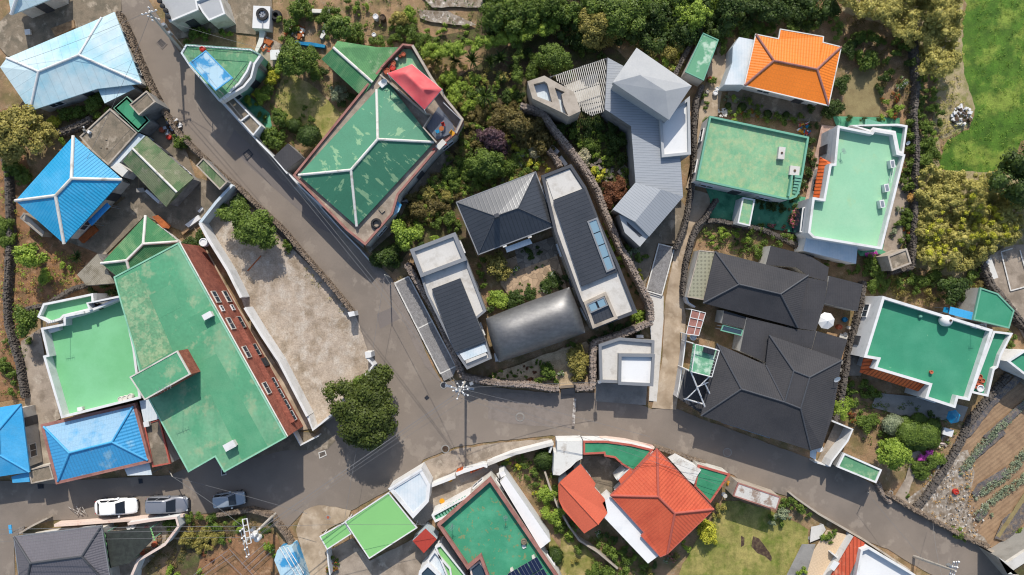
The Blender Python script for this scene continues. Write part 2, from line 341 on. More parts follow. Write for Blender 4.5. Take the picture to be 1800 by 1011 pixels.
M('zinc_trim', c(150, 152, 156), None, var=.04, grain=.03, rough=.5, metal=.3)
M('dark_trim', c(84, 86, 92), None, var=.04, grain=.03, rough=.5, metal=.2)
M('concrete_wall', c(190, 178, 164), c(166, 154, 140), .8, .55, .08, var=.07, grain=.06)
M('basalt', c(124, 115, 107), c(84, 78, 73), 2, .5, .15, var=.2, vs=1.5, grain=.3, gs=8, bump=1)
M('basalt_light', c(172, 156, 144), c(136, 122, 112), 1.6, .5, .12, var=.18, vs=1.5, grain=.34, gs=8, bump=1)
M('basalt_brown', c(158, 140, 122), c(112, 98, 86), 2, .5, .15, var=.2, vs=1.5, grain=.3, gs=8, bump=1)
M('bark', c(110, 90, 70), c(80, 66, 52), 2, .5, .1, st=(1, 1), var=.15, grain=.2, bump=.8)
M('deadwood', c(188, 176, 160), None, var=.15, grain=.2)
M('wood_or', c(186, 106, 58), c(160, 88, 48), 2, .5, .1, var=.1)
M('wood', c(176, 146, 112), c(140, 112, 84), 2, .5, .1, var=.12)
M('terracotta', c(190, 104, 76), None, var=.12, grain=.08)
M('plasticred', c(206, 64, 52), None, var=.05, grain=.02, rough=.4)
M('whiteplastic', c(238, 238, 238), None, var=.03, grain=.02, rough=.4)
M('yellowplastic', c(232, 166, 40), None, var=.03, grain=.02, rough=.4)
M('tarpblue', c(28, 150, 196), c(20, 120, 170), 1.5, .5, .1, var=.1, grain=.05, rough=.35, bump=.6)
M('polecon', c(196, 190, 182), None, var=.06, grain=.05)
M('steel', c(186, 190, 196), None, var=.04, grain=.02, rough=.35, metal=.6)
M('darksteel', c(70, 72, 78), None, var=.04, grain=.02, rough=.4, metal=.5)
M('cablemat', c(124, 124, 126), None, var=.02, grain=0, bump=0, rough=.5)
M('rubber', c(44, 44, 46), None, var=.05, grain=.03, rough=.7)
M('greyfloor', c(112, 118, 130), None, pat='seam', sp=.3, lw=.08, pd=.8, var=.06)
plain('glass', (.03, .05, .07, 1), .08, 0, .8)
plain('skylight', (.17, .27, .34, 1), .12, 0, .8)
plain('carglass', (.012, .014, .018, 1), .06, 0, .8)
plain('paint_white', (.82, .82, .82, 1), .25); plain('paint_grey', (.24, .25, .28, 1), .25, .4); plain('paint_silver', (.30, .34, .38, 1), .3, .3)
plain('tyre', (.02, .02, .02, 1), .8); plain('rim', (.5, .5, .52, 1), .3, .9); plain('blackplastic', (.025, .025, .028, 1), .5)
plain('headlamp', (.75, .78, .8, 1), .1, .2); plain('taillamp', (.4, .02, .02, 1), .2); plain('solar', (.012, .018, .05, 1), .2, .2, .7)
LEAF('dk', c(34, 50, 22), c(82, 102, 44)); LEAF('md', c(52, 72, 26), c(116, 136, 56)); LEAF('lt', c(78, 104, 30), c(158, 178, 72))
LEAF('yl', c(120, 124, 36), c(206, 202, 70)); LEAF('ol', c(92, 88, 42), c(176, 164, 88)); LEAF('pu', c(50, 36, 42), c(108, 82, 88))
LEAF('rd', c(76, 48, 30), c(138, 92, 66)); LEAF('wh', c(120, 120, 84), c(224, 214, 184)); LEAF('pk', c(70, 84, 36), c(120, 132, 60), c(236, 130, 150), .6)
LEAF('mg', c(180, 50, 150), c(236, 120, 214)); LEAF('or', c(150, 108, 52), c(212, 172, 104)); LEAF('gy', c(96, 108, 80), c(160, 168, 136))
LEAF('br', c(70, 62, 34), c(128, 116, 66)); LEAF('wf', c(60, 84, 34), c(116, 138, 66), c(240, 236, 226), .78); LEAF('rf', c(66, 80, 30), c(120, 130, 60), c(206, 60, 44), .72)
LEAF('vd', c(26, 38, 16), c(64, 82, 36)); LEAF('bamb', c(104, 106, 50), c(196, 184, 104)); LEAF('oak', c(40, 50, 20), c(94, 106, 44)); LEAF('grass', c(84, 116, 34), c(134, 156, 62)); LEAF('crop', c(96, 112, 88), c(164, 172, 142))

# ------------------------------------------------------------ reference table for plant labels
REFS = []
def ref(phrase, pts):
    xs = [p[0] for p in pts]; ys = [p[1] for p in pts]; REFS.append((phrase, pts, (min(xs), min(ys), max(xs), max(ys))))

# ------------------------------------------------------------ ground sheets
_z = [0.0]
def jitter(pts, amp, step=10):
    out = []; n = len(pts)
    for k in range(n):
        a, b = pts[k], pts[(k+1) % n]; d = math.hypot(b[0]-a[0], b[1]-a[1]); m = max(1, int(d/step))
        for i in range(m):
            t = i/m; x = a[0]+(b[0]-a[0])*t; y = a[1]+(b[1]-a[1])*t
            out.append((x+amp*mnoise.noise(Vector((x*.09, y*.09, 1))), y+amp*mnoise.noise(Vector((x*.09, y*.09, 7)))))
    return out
def sheet(name, pts, mat, jit=0, kind='structure', z=None, label=None, ang=0.0):
    if isinstance(pts, str): pts = P(pts)
    if jit: pts = jitter(pts, jit)
    _z[0] += .004; zz = _z[0] if z is None else z
    w = ccw([tuple(W(x, y, 0))[:2] for x, y in pts])
    mb = MB(); mb.face([(x, y, zz) for x, y in w], ang)
    return tag(mb.build(name, MATS[mat]), label, None, None, kind)
mb = MB(); mb.face([(-260, -220, 0), (260, -220, 0), (260, 220, 0), (-260, 220, 0)]); tag(mb.build('ground', MATS['soil']), kind='structure')
#GROUND
# ------------------------------------------------------------ ground patches (outer ends run on past the frame)
sheet('meadow', '1690,-150 1698,0 1694,40 1688,85 1692,120 1700,160 1716,190 1706,225 1668,245 1650,280 1652,298 1680,304 1740,305 1762,300 1785,275 1800,250 1960,200 1960,-150', 'meadow', 9)
sheet('dry_grass', '1650,130 1690,100 1700,150 1716,190 1700,225 1655,245 1640,220', 'drygrass', 5)
sheet('garden_soil', '700,160 780,150 930,60 1060,70 1110,110 1060,220 1115,320 1080,380 1040,330 960,205 920,190 900,250 950,300 800,350 840,455 720,440 690,480 650,440 690,375 740,300 812,210', 'darksoil', 3)
sheet('garden_soil', '955,205 1065,200 1110,225 1118,320 1075,372 1090,430 1060,350 1035,300', 'darksoil', 3)
sheet('hedge_soil', '640,60 760,90 900,70 1060,30 1300,0 1300,-100 840,-100 840,50 740,70', 'darksoil', 4)
sheet('thicket_soil', '1480,-120 1695,-120 1690,120 1640,130 1600,60 1480,20', 'drygrass', 4)
sheet('thicket_soil', '1600,230 1650,240 1650,300 1790,305 1960,200 1960,480 1780,430 1710,490 1640,540 1600,470', 'drygrass', 4)
sheet('garden_soil', '1230,390 1290,400 1400,440 1500,470 1620,470 1700,500 1690,560 1560,520 1520,520 1450,470 1350,430 1340,470 1230,450', 'soil', 3)
sheet('red_soil', '-100,200 20,190 60,330 170,450 150,480 210,510 160,520 70,545 40,600 50,700 -100,720', 'redsoil', 4)
sheet('brown_lawn', '1500,118 1545,125 1552,165 1545,205 1485,208 1483,160', 'brownlawn', 3)
sheet('lawn', '505,125 550,150 600,200 560,262 530,250 500,215 480,170', 'lawn_dry', 3)
sheet('lawn', '885,835 905,850 960,930 990,970 1005,1040 980,1040 960,950 880,850', 'lawn_dry', 3)
sheet('lawn', '985,940 1030,960 1060,1000 1060,1040 990,1040', 'lawn_dry', 3)
sheet('lawn', '1270,880 1300,880 1375,905 1420,930 1420,955 1385,1011 1370,1060 1180,1060 1200,990 1230,940 1262,900', 'lawn', 3)
sheet('burnt_patch', '1303,940 1308,945 1308,958 1302,962', 'burnt', 2)
sheet('burnt_patch', '1324,942 1334,946 1342,955 1352,970 1358,980 1356,987 1345,978 1330,972 1321,960', 'burnt', 3)
sheet('field', '1790,655 1960,560 1960,1100 1790,960 1745,965 1700,930 1690,890 1680,800 1700,740 1740,680', 'fieldsoil', 3, ang=R(128))
sheet('rubble_ground', '1660,800 1700,790 1712,830 1702,880 1712,930 1745,960 1700,950 1608,900 1590,880 1630,850', 'rubble', 4)
# streets
ASPH = ('262,-150 262,0 280,30 300,70 333,115 400,190 455,240 510,300 560,350 600,400 640,440 690,490 710,540 740,610 760,650 775,672 810,668 860,680 960,690 1060,690 1145,718 1190,718 '
        '1230,735 1380,790 1440,812 1480,822 1540,855 1560,870 1620,905 1710,955 1740,965 1770,985 1800,1000 1960,1080 1960,1180 1700,1060 1640,1011 1600,990 1560,965 1510,945 1440,905 1400,878 1370,868 1300,845 1290,835 '
        '1230,810 1150,785 1100,777 1000,772 970,765 870,775 800,785 745,808 735,822 685,860 617,898 600,892 560,887 535,897 500,935 475,902 440,893 370,902 330,905 95,914 45,927 25,945 30,1150 -200,1150 -200,845 0,845 100,845 300,835 400,790 500,760 '
        '560,770 580,730 655,665 655,640 640,600 625,552 600,520 560,480 500,420 430,350 385,310 330,260 275,175 240,100 203,0 190,-150')
sheet('road', ASPH, 'asphalt', 1.5)
sheet('road_patch', '662,552 690,540 703,560 668,578', 'asphalt_new')
sheet('road_patch', '398,255 412,228 520,330 600,420 560,400 470,320', 'asphalt_new', 1)
sheet('road_patch', '860,690 1010,695 1005,752 900,745 858,735', 'asphalt_old', 2)
sheet('road_patch', '505,300 570,360 560,380 480,300', 'asphalt_old', 3)
sheet('road_edge', '640,455 655,478 670,500 700,540 725,600 745,640 770,668 778,672 760,645 735,585 712,540 695,500 690,492', 'asphalt_old', 1.5)
# verges and aprons
sheet('verge', '745,812 800,789 870,779 965,770 975,776 900,800 830,820 790,835 765,850 752,842 742,825', 'concrete', 2)
sheet('apron', '535,897 560,887 600,892 617,898 612,912 566,935 577,968 580,1100 545,1100 530,960 520,930', 'lane', 2)
sheet('apron', '577,968 620,945 650,985 760,930 800,960 820,1100 577,1100', 'concrete', 1)
sheet('apron', '505,765 520,757 555,762 572,745 590,775 575,790 500,792 440,806', 'concrete_dirty', 1.5)
sheet('lane', '1205,-20 1240,-10 1236,60 1262,60 1280,120 1262,160 1245,205 1205,330 1258,345 1258,390 1236,395 1222,420 1205,470 1200,520 1206,560 1200,640 1188,720 1146,716 1150,700 1163,640 1170,520 1186,440 1200,400 1216,340 1218,230 1240,150 1262,100 1255,70 1200,60', 'lane', 1.5)
sheet('lane', '1240,95 1275,100 1270,150 1262,205 1240,205 1245,160', 'lane')
sheet('concrete_strip', '1137,512 1166,520 1166,560 1160,640 1154,706 1140,704 1146,620', 'concrete_white', .5)
sheet('concrete_pad', '1047,672 1137,678 1135,712 1047,705', 'concrete_grey')
sheet('gravel_lot', '352,395 380,345 405,330 430,350 500,422 560,482 600,522 625,552 655,640 655,660 585,735 557,752 525,705 430,540 425,525', 'gravel', 1)
sheet('yard', '225,345 300,370 345,312 400,328 350,395 330,410 255,380 185,450 160,440 120,425 200,365', 'concrete_dirty')
sheet('yard', '180,250 215,205 260,190 300,215 330,270 345,312 300,370 215,345 200,300', 'concrete_dirty')
sheet('yard', '38,600 72,577 80,625 108,735 75,752 105,850 50,850 45,700', 'concrete')
sheet('yard', '340,395 360,430 420,540 560,752 520,757 500,765 425,590', 'lane')
sheet('yard', '20,20 100,-60 210,-60 215,20 60,95 15,100 -20,60', 'concrete_dirty')
sheet('yard', '300,40 345,0 440,-60 480,-60 478,50 450,62 395,56 310,70', 'concrete_dirty')
sheet('painted_yard', '395,165 440,100 460,100 440,170 475,200 480,230 462,228 415,175', 'greenfloor')
sheet('yard', '462,60 498,80 490,110 470,130 456,100', 'concrete')
sheet('yard', '625,400 690,375 760,290 785,262 800,280 720,350 690,410 650,445', 'concrete_dirty')
sheet('side_yard', '515,330 535,325 640,420 640,436 600,405', 'concrete_grey')
sheet('painted_yard', '1235,318 1420,348 1400,410 1340,400 1290,388 1247,388 1247,350', 'greenfloor')
sheet('painted_yard', '1462,205 1580,208 1580,225 1470,225', 'greenfloor')
sheet('tile_yard', '1443,220 1472,224 1458,285 1448,300 1432,350 1418,370 1412,362 1425,300', 'pinktile', ang=.2)
sheet('painted_yard', '1500,432 1560,430 1580,445 1560,455 1510,450', 'greenfloor')
sheet('side_yard', '1590,300 1602,320 1590,420 1570,450 1550,440 1572,340', 'concrete')
sheet('side_yard', '1517,530 1552,520 1520,628 1512,660 1490,660 1500,600', 'concrete')
sheet('yard', '1280,145 1456,180 1440,215 1345,210 1275,200', 'concrete_dirty')
sheet('yard', '1540,690 1640,700 1700,715 1690,740 1600,735 1530,715', 'concrete_grey')
sheet('garden_path', '1602,795 1612,790 1622,800 1600,850 1588,892 1568,876 1590,840', 'concrete')
sheet('parking_ground', '1730,455 1770,430 1960,430 1960,600 1850,640 1800,600 1770,540 1745,510', 'concrete', 1)
sheet('yard', '1765,635 1800,618 1850,660 1800,680 1778,660', 'concrete_dirty')
sheet('yard', '988,838 1026,800 1063,802 1095,817 1114,829 1100,850 1074,871 1067,890 1045,860', 'concrete_dirty')
sheet('yard', '750,848 800,830 862,800 885,830 862,842 826,870 769,905 745,920 740,910 755,870', 'concrete')
sheet('tiled_walk', '800,832 850,812 858,826 812,848', 'greytile', ang=.4)
sheet('tiled_walk', '725,912 752,880 770,890 745,925', 'greytile', ang=.4)
sheet('stone_path', '880,460 965,430 978,445 1000,520 930,530 895,520 880,500', 'paving_stone')
sheet('stone_path', '905,440 975,415 985,440 978,450 912,475', 'paving_dark')
sheet('stone_path', '955,630 990,610 1010,615 995,640 1000,680 985,680 975,650', 'paving_stone')
sheet('garden_soil', '862,660 960,622 1030,600 1044,620 1044,675 1012,680 982,680 960,675 880,668', 'sand', 2)
sheet('stone_path', '1090,440 1135,400 1190,345 1205,365 1185,430 1156,428 1130,515 1110,480', 'concrete_dirty', 1)
sheet('patio', '1452,930 1485,938 1495,945 1462,1011 1455,1050 1405,1050 1415,990 1432,960', 'creamtile', ang=.5)
sheet('gravel_bed', '1424,925 1445,920 1450,930 1440,945 1422,952', 'concrete_white', 1)
sheet('side_path', '1380,1011 1408,955 1432,955 1415,1011 1405,1050 1370,1050', 'concrete_grey')
sheet('yard', '190,930 312,905 318,925 290,960 240,1011 180,1011', 'concrete')
sheet('allotment_soil', '300,1011 360,960 430,930 490,940 510,1000 520,1060 300,1060', 'redsoil', 3)
sheet('mown_strip', '330,940 420,905 440,930 360,960 345,1011 300,1011', 'darksoil', 3)
sheet('greenhouse_plot', '735,-10 850,-30 850,15 760,14', 'rubble', 3)
sheet('mulch_bed', '737,18 790,22 838,45 820,48 760,40 738,34', 'rubble', 3)
sheet('mulch_bed', '1672,782 1690,760 1740,700 1790,652 1800,660 1745,712 1705,765', 'mulch', 2)
for q in ('1704,800 1712,790 1760,752 1764,762 1738,785 1712,807', '1705,865 1715,850 1765,820 1770,832 1735,855 1712,872', '1710,910 1722,895 1735,900 1718,916', '1745,945 1760,910 1815,868 1820,890 1790,925 1765,952', '1725,765 1800,700 1960,600 1960,612 1800,715 1735,775'):
    sheet('mulch_strip', q, 'mulch', 2)
sheet('field_track', '1748,940 1800,860 1830,820 1836,826 1806,866 1754,944', 'brownlawn', 1)
# parking strip in front of the stone wall
sheet('parking_strip', '694,498 719,486 803,646 797,661 781,669 775,656', 'pebble')
def line(name, a, b, w=3.0, mat='roadpaint', lab=None):
    a = Vector(a); b = Vector(b); d = (b-a).normalized(); n = Vector((-d.y, d.x))*w/2
    sheet(name, [tuple(a+n), tuple(b+n), tuple(b-n), tuple(a-n)], mat)
for a, b in (((694, 498), (719, 486)), ((695, 499), (775, 657)), ((719, 486), (802, 644)), ((736, 577), (760, 565)), ((775, 656), (802, 643))): line('parking_line', a, b, 2.2)
for a, b in (((1756, 443), (1773, 511)), ((1789, 440), (1806, 500)), ((1773, 511), (1806, 502)), ((1756, 443), (1776, 437)), ((1806, 502), (1850, 490))): line('parking_line', a, b, 2.2)
for k in range(5): line('road_sign_marking', (124+k*6, 889+3*(k % 2)), (140+k*4, 903-3*(k % 2)), 1.2, 'roadpaint_worn')
line('road_sign_marking', (138, 888), (146, 903), 1.5, 'roadpaint_worn'); line('road_sign_marking', (146, 889), (138, 904), 1.5, 'roadpaint_worn')
line('road_sign_marking', (1010, 700), (1007, 748), 5, 'roadpaint_worn')
sheet('pebble_pad', '1158,431 1182,437 1161,517 1137,509', 'pebble')
sheet('slab', '1165,441 1170,442 1168,449 1163,448', 'concrete_grey')
for a, b in (((1156, 429), (1184, 436)), ((1184, 436), (1162, 519)), ((1162, 519), (1135, 511)), ((1135, 511), (1157, 429))): line('pad_edging', a, b, 2.2)
# ------------------------------------------------------------ building kit
_shared = {}
def inst(key, fn, name, mat, parent, loc, rz):
    if key not in _shared:
        o = fn().build(name, mat); _shared[key] = o.data
    else:
        o = bpy.data.objects.new(name, _shared[key]); COL.objects.link(o)
    o.parent = parent; o.location = Vector(loc)-parent_world(parent); o.rotation_euler = (0, 0, rz)
    return o
def _frame(w, h):
    def f():
        m = MB(); t = .07
        for x, z, lx, lz in ((0, 0, w, t), (0, h-t, w, t), (-w/2+t/2, t, t, h-2*t), (w/2-t/2, t, t, h-2*t), (0, t, t*.7, h-2*t)): m.box(x, 0, z, lx, .14, lz)
        return m
    return f
def _pane(w, h):
    def f():
        m = MB(); m.box(0, 0, .07, w-.14, .06, h-.14); return m
    return f
def _door(w, h):
    def f():
        m = MB(); m.box(0, 0, 0, w, .1, h); m.box(0, .055, .25, w*.6, .02, h*.35); m.box(0, .055, .25+h*.42, w*.6, .02, h*.35); return m
    return f
def opening(parent, a, b, t, z, w, h, kind='window', mat='whiteplastic', big=None):
    a = Vector(a[:2]); b = Vector(b[:2]); p = a.lerp(b, t); d = (b-a).normalized(); rz = math.atan2(d.y, d.x); n = Vector((d.y, -d.x))
    if kind == 'window':
        f = inst(('wf', w, h, mat), _frame(w, h), 'window', MATS[mat], parent, (p.x+n.x*.06, p.y+n.y*.06, z), rz)
        g = inst(('wp', w, h), _pane(w, h), 'pane', MATS['glass'], parent, (0, 0, 0), 0)
        g.parent = f; g.location = (0, 0, 0); g.rotation_euler = (0, 0, 0)
        return f
    q = inst(('dr', w, h, mat), _door(w, h), 'door', MATS[mat], parent, (p.x+n.x*.05, p.y+n.y*.05, z), rz+math.pi)
    return q
def autowin(parent, poly, top, storeys=1, wmat='whiteplastic', door=True, every=3.0, skip=()):
    poly = ccw(poly); n = len(poly); best = None; cen = Vector((0, 0)); sh = (top-.3)/storeys
    for k in range(n):
        a, b = Vector(poly[k][:2]), Vector(poly[(k+1) % n][:2]); l = (b-a).length
        if l < 2.2 or k in skip: continue
        nn = Vector(((b-a).y, -(b-a).x)).normalized(); face = -nn.dot((a+b)/2)
        if door and (best is None or face*l > best[0]): best = (face*l, k)
    for k in range(n):
        a, b = poly[k], poly[(k+1) % n]; l = math.hypot(b[0]-a[0], b[1]-a[1])
        if l < 2.2 or k in skip: continue
        m = max(1, int(l/every))
        for s in range(storeys):
            for i in range(m):
                if door and best and k == best[1] and i == m//2 and s == 0:
                    opening(parent, a, b, (i+.5)/m, .05, 1.0, 2.05, 'door', 'dark_trim'); continue
                opening(parent, a, b, (i+.5)/m, s*sh+.95, 1.5, 1.1, 'window', wmat)
def prop_at(name, label, cat, px, h=0, group=None):
    return thing(name, label, cat, W(px[0], px[1], h), group)

def flat(name, label, cat, poly, h, ph=.0, pw=.22, wall='white_wall', roof='mint', trim='white_wall', rf=None, win=1, group=None, z0=0, ang=0.0, wmat='whiteplastic', every=3.0, over=0, door=True):
    pp = P(poly) if isinstance(poly, str) else poly
    if rf: ref(rf, pp)
    w = ccw([tuple(W(x, y, h))[:2] for x, y in pp]); cx = sum(p[0] for p in w)/len(w); cy = sum(p[1] for p in w)/len(w)
    t = thing(name, label, cat, (cx, cy, z0), group)
    zr = h-ph
    wl = inset(w, over) if over else w
    m = MB(); n = len(wl)
    for k in range(n):
        a, b = wl[k], wl[(k+1) % n]; m.face([(a[0], a[1], z0), (b[0], b[1], z0), (b[0], b[1], zr-.02), (a[0], a[1], zr-.02)])
    m.build('wall', MATS[wall], t)
    m = MB(); m.prism(inset(w, .012) if not over else inset(w, .012), zr-.18, zr, ang=ang); m.build('roof', MATS[roof], t)
    if trim:
        o = inset(w, -.035); i = inset(w, pw); m = MB(); m.ring(o, i, zr-.16, h, zr-.005)
        m.build('parapet' if ph > .15 else 'roof_edge', MATS[trim], t)
    if win: autowin(t, wl, zr, win, wmat, every=every, door=door)
    return t, w
def pitched(name, label, cat, pts, eave, faces, wall='white_wall', roof='blue_tile', caps='', cap='white_wall', capr=.17, over=.5, th=.16, rf=None, win=1, group=None, wmat='whiteplastic', gutter=None, mats=None, z0=0, rise=.62):
    D = {}; hm = min(float(t_.split(',')[2]) for t_ in pts.split())
    for t_ in pts.split():
        k, v = t_.split('='); x, y, h = (float(q) for q in v.split(',')); D[k] = W(x, y, hm+(h-hm)*rise); D[k+'px'] = (x, y)
    if rf: ref(rf, [D[k+'px'] for k in eave])
    E = [D[k] for k in eave]; e2 = [(p.x, p.y) for p in E]; rev = area(e2) < 0
    he = min(p.z for p in E); cx = sum(p.x for p in E)/len(E); cy = sum(p.y for p in E)/len(E)
    t = thing(name, label, cat, (cx, cy, z0), group)
    m = MB(); fl = faces.split()
    for i, f in enumerate(fl):
        q = [D[k] for k in f]
        if area([(p.x, p.y) for p in q]) < 0: q = q[::-1]
        m.face(q, 0, (mats[i] if mats else 0))
    EE = E[::-1] if rev else E; zb = he-th
    m.face([(p.x, p.y, zb) for p in reversed(EE)])
    for k in range(len(EE)):
        a, b = EE[k], EE[(k+1) % len(EE)]; m.face([(a.x, a.y, zb), (b.x, b.y, zb), tuple(b), tuple(a)])
    mm = [MATS[r] for r in roof] if isinstance(roof, (list, tuple)) else MATS[roof]
    rf_ = m.build('roof', mm, t)
    if caps:
        m = MB()
        for e in caps.split():
            a, b = D[e[0]], D[e[1]]; m.tube(a+Vector((0, 0, .03)), b+Vector((0, 0, .03)), capr, 8)
        m.build('ridge_cap', MATS[cap], rf_ if False else t)
    if gutter:
        m = MB(); o = inset(e2, -.09); i = inset(e2, .02); m.ring(o, i, he-.14, he+.03); m.build('gutter', MATS[gutter], t)
    wl = inset(e2, over); m = MB()
    for k in range(len(wl)):
        a, b = wl[k], wl[(k+1) % len(wl)]; m.face([(a[0], a[1], z0), (b[0], b[1], z0), (b[0], b[1], zb+.01), (a[0], a[1], zb+.01)])
    m.build('wall', MATS[wall], t)
    if win: autowin(t, wl, zb, win, wmat)
    return t, D
def ribbon(pts, w):
    pts = [Vector(p[:2]) for p in pts]; L_, R_ = [], []
    for k, p in enumerate(pts):
        d = Vector((0, 0))
        if k > 0: d += (p-pts[k-1]).normalized()
        if k < len(pts)-1: d += (pts[k+1]-p).normalized()
        d.normalize(); n = Vector((-d.y, d.x)); L_.append(p+n*w/2); R_.append(p-n*w/2)
    return L_, R_
def wallpoly(m, pts, w, z0, z1):
    L_, R_ = ribbon(pts, w)
    for k in range(len(pts)-1):
        a, b, d, e = L_[k], L_[k+1], R_[k+1], R_[k]
        m.face([(e.x, e.y, z1), (d.x, d.y, z1), (b.x, b.y, z1), (a.x, a.y, z1)])
        m.face([(b.x, b.y, z0), (a.x, a.y, z0), (a.x, a.y, z1), (b.x, b.y, z1)])
        m.face([(e.x, e.y, z0), (d.x, d.y, z0), (d.x, d.y, z1), (e.x, e.y, z1)])
    for a, b in ((L_[0], R_[0]), (R_[-1], L_[-1])): m.face([(a.x, a.y, z0), (b.x, b.y, z0), (b.x, b.y, z1), (a.x, a.y, z1)])
def gwall(label, pts, h=1.6, w=.2, mat='white_wall', name='garden_wall', cat='wall', z0=0, rf=None, parent=None, cop=None, group=None):
    pp = P(pts); q = [W(x, y, h) for x, y in pp]; m = MB(); wallpoly(m, q, w, z0, h)
    if rf: ref(rf, pp)
    o = m.build(name, MATS[mat], parent)
    if parent is None: tag(o, label, cat, group)
    if cop:
        m = MB(); wallpoly(m, q, w+.08, h+.002, h+.07); m.build('coping', MATS[cop], o)
    return o
STN = [(-.5, -.5, -.5), (.5, -.5, -.5), (.5, .5, -.5), (-.5, .5, -.5), (-.5, -.5, .5), (.5, -.5, .5), (.5, .5, .5), (-.5, .5, .5)]
STF = [(0, 3, 2, 1), (4, 5, 6, 7), (0, 1, 5, 4), (1, 2, 6, 5), (2, 3, 7, 6), (3, 0, 4, 7)]
def stone(m, x, y, z, s, fl=.75):
    b = len(m.v); a = rnd.random()*6.3; ca, sa = math.cos(a), math.sin(a); sx, sy, sz = s*rnd.uniform(.75, 1.3), s*rnd.uniform(.7, 1.1), s*fl*rnd.uniform(.7, 1.1)
    for p in STN:
        k = .82 if p[2] > 0 else 1
        px, py, pz = (p[0]+rnd.uniform(-.14, .14))*sx*k, (p[1]+rnd.uniform(-.14, .14))*sy*k, (p[2]+rnd.uniform(-.12, .12))*sz
        m.v.append((x+px*ca-py*sa, y+px*sa+py*ca, z+pz))
    for f in STF:
        m.f.append(tuple(b+i for i in f)); m.mi.append(0); m.uv += [(0, 0)]*4
def swall(label, pts, h=1.1, w=.55, mat='basalt', s=.30, rf=None, group=None):
    pp = P(pts); q = [W(x, y, h) for x, y in pp]; m = MB(); wallpoly(m, q, w*.8, 0, h-.08)
    if rf: ref(rf, pp)
    for a, b in zip(q[:-1], q[1:]):
        d = Vector((b.x-a.x, b.y-a.y)); l = d.length; d.normalize(); n = Vector((-d.y, d.x)); k = max(1, int(l/(s*.85)))
        na = max(2, round(w/(s*.8)))
        for i in range(k):
            for j in range(na):
                t = (i+rnd.random()*.6)/k*l; u = (j+.5)/na*w-w/2+rnd.uniform(-.05, .05)
                stone(m, a.x+d.x*t+n.x*u, a.y+d.y*t+n.y*u, h-.08+rnd.uniform(-.05, .07), s)
            for sd in (-1, 1):
                for z in np.arange(s*.4, h-.1, s*.75):
                    t = (i+rnd.random())/k*l; stone(m, a.x+d.x*t+n.x*sd*w*.45, a.y+d.y*t+n.y*sd*w*.45, z, s*.95)
    return tag(m.build('stone_wall', MATS[mat]), label, 'wall', group)
def bx(name, label, cat, poly, h, z0=0, mat='concrete_grey', edge=None, ew=.12, eh=.06, group=None, top=None):
    """solid slab / box traced at its top, with an optional raised edge as a part"""
    pp = P(poly) if isinstance(poly, str) else poly
    w = ccw([tuple(W(x, y, h))[:2] for x, y in pp]); m = MB(); m.prism(w, z0, h-eh if edge else h)
    if not edge and not top: return tag(m.build(name, MATS[mat]), label, cat, group)
    cx = sum(p[0] for p in w)/len(w); cy = sum(p[1] for p in w)/len(w); t = thing(name, label, cat, (cx, cy, z0), group); m.build('body', MATS[mat], t)
    if top:
        m = MB(); m.prism(inset(w, .03), h-eh+.002 if edge else h+.002, (h-eh if edge else h)+.02); m.build('top', MATS[top], t)
    if edge:
        m = MB(); m.ring(inset(w, -.02), inset(w, ew), h-eh-.05, h+.002, h-eh+.001); m.build('rim', MATS[edge], t)
    return t
def canopy(name, label, cat, poly, h, mat, post='steel', hb=None, th=.07, edge=None, rf=None, group=None, corr=0):
    """thin slab on posts; hb gives the height per corner"""
    pp = P(poly) if isinstance(poly, str) else poly
    if rf: ref(rf, pp)
    hs = hb or [h]*len(pp); q = [W(x, y, z) for (x, y), z in zip(pp, hs)]
    if area([(p.x, p.y) for p in q]) < 0: q = q[::-1]
    cx = sum(p.x for p in q)/len(q); cy = sum(p.y for p in q)/len(q); t = thing(name, label, cat, (cx, cy, 0), group)
    m = MB(); m.face(q); m.face([p-Vector((0, 0, th)) for p in reversed(q)])
    for k in range(len(q)):
        a, b = q[k], q[(k+1) % len(q)]; dz = Vector((0, 0, th)); m.face([a-dz, b-dz, b, a])
    m.build('roof', MATS[mat], t)
    i = inset([(p.x, p.y) for p in q], .15)
    for (x, y), p in zip(i, ccw([(p.x, p.y) for p in q])):
        zz = min(w_.z for w_ in q if abs(w_.x-p[0])+abs(w_.y-p[1]) < .01)-th
        m = MB(); m.tube((x, y, 0), (x, y, zz), .05, 6); m.build('post', MATS[post], t)
    if edge:
        m = MB(); o = [(p.x, p.y) for p in q]; m.ring(inset(o, -.03), inset(o, .09), min(hs)-th-.02, max(hs)+.04, min(hs)+.002); m.build('rim', MATS[edge], t)
    return t
# ------------------------------------------------------------ buildings, west side
pitched('house', 'house under a weathered pale sky-blue metal hip roof beside the upper street', 'house',
 'A=12,102,2.9 B=179,31,2.9 C=201,21,2.9 D=249,147,2.9 G=171,156,2.9 E=53,195,2.9 F=0,118,2.9 P=68,126,4.3 Q=139,97,4.3', 'ABCDGEF', 'ABQP BCDQ QDGEP AEF APE'.replace(' AEF APE', ' APEF'),
 wall='offwhite_wall', roof='sky_metal', caps='AP PQ QB QD PE', cap='white_wall', capr=.13, rf='the sky-blue metal roof')
flat('shed', 'low pale blue lean-to roof at the lower edge of the sky-blue metal roof', 'shed', '171,155 218,133 237,156 184,182', 2.4, 0, roof='sky_metal', trim=None, win=0, wall='grey_wall')
pitched('house', 'corner of a light blue hip-roofed house in the top left corner', 'house', 'A=8,-40,2.9 B=20,26,2.9 C=100,-6,2.9 D=100,-70,2.9 P=32,-10,4 Q=60,-30,4', 'ABCD', 'ABP BCQP CDQ APQD', wall='offwhite_wall', roof='sky_metal', caps='AP BP', rf='the corner blue roof')
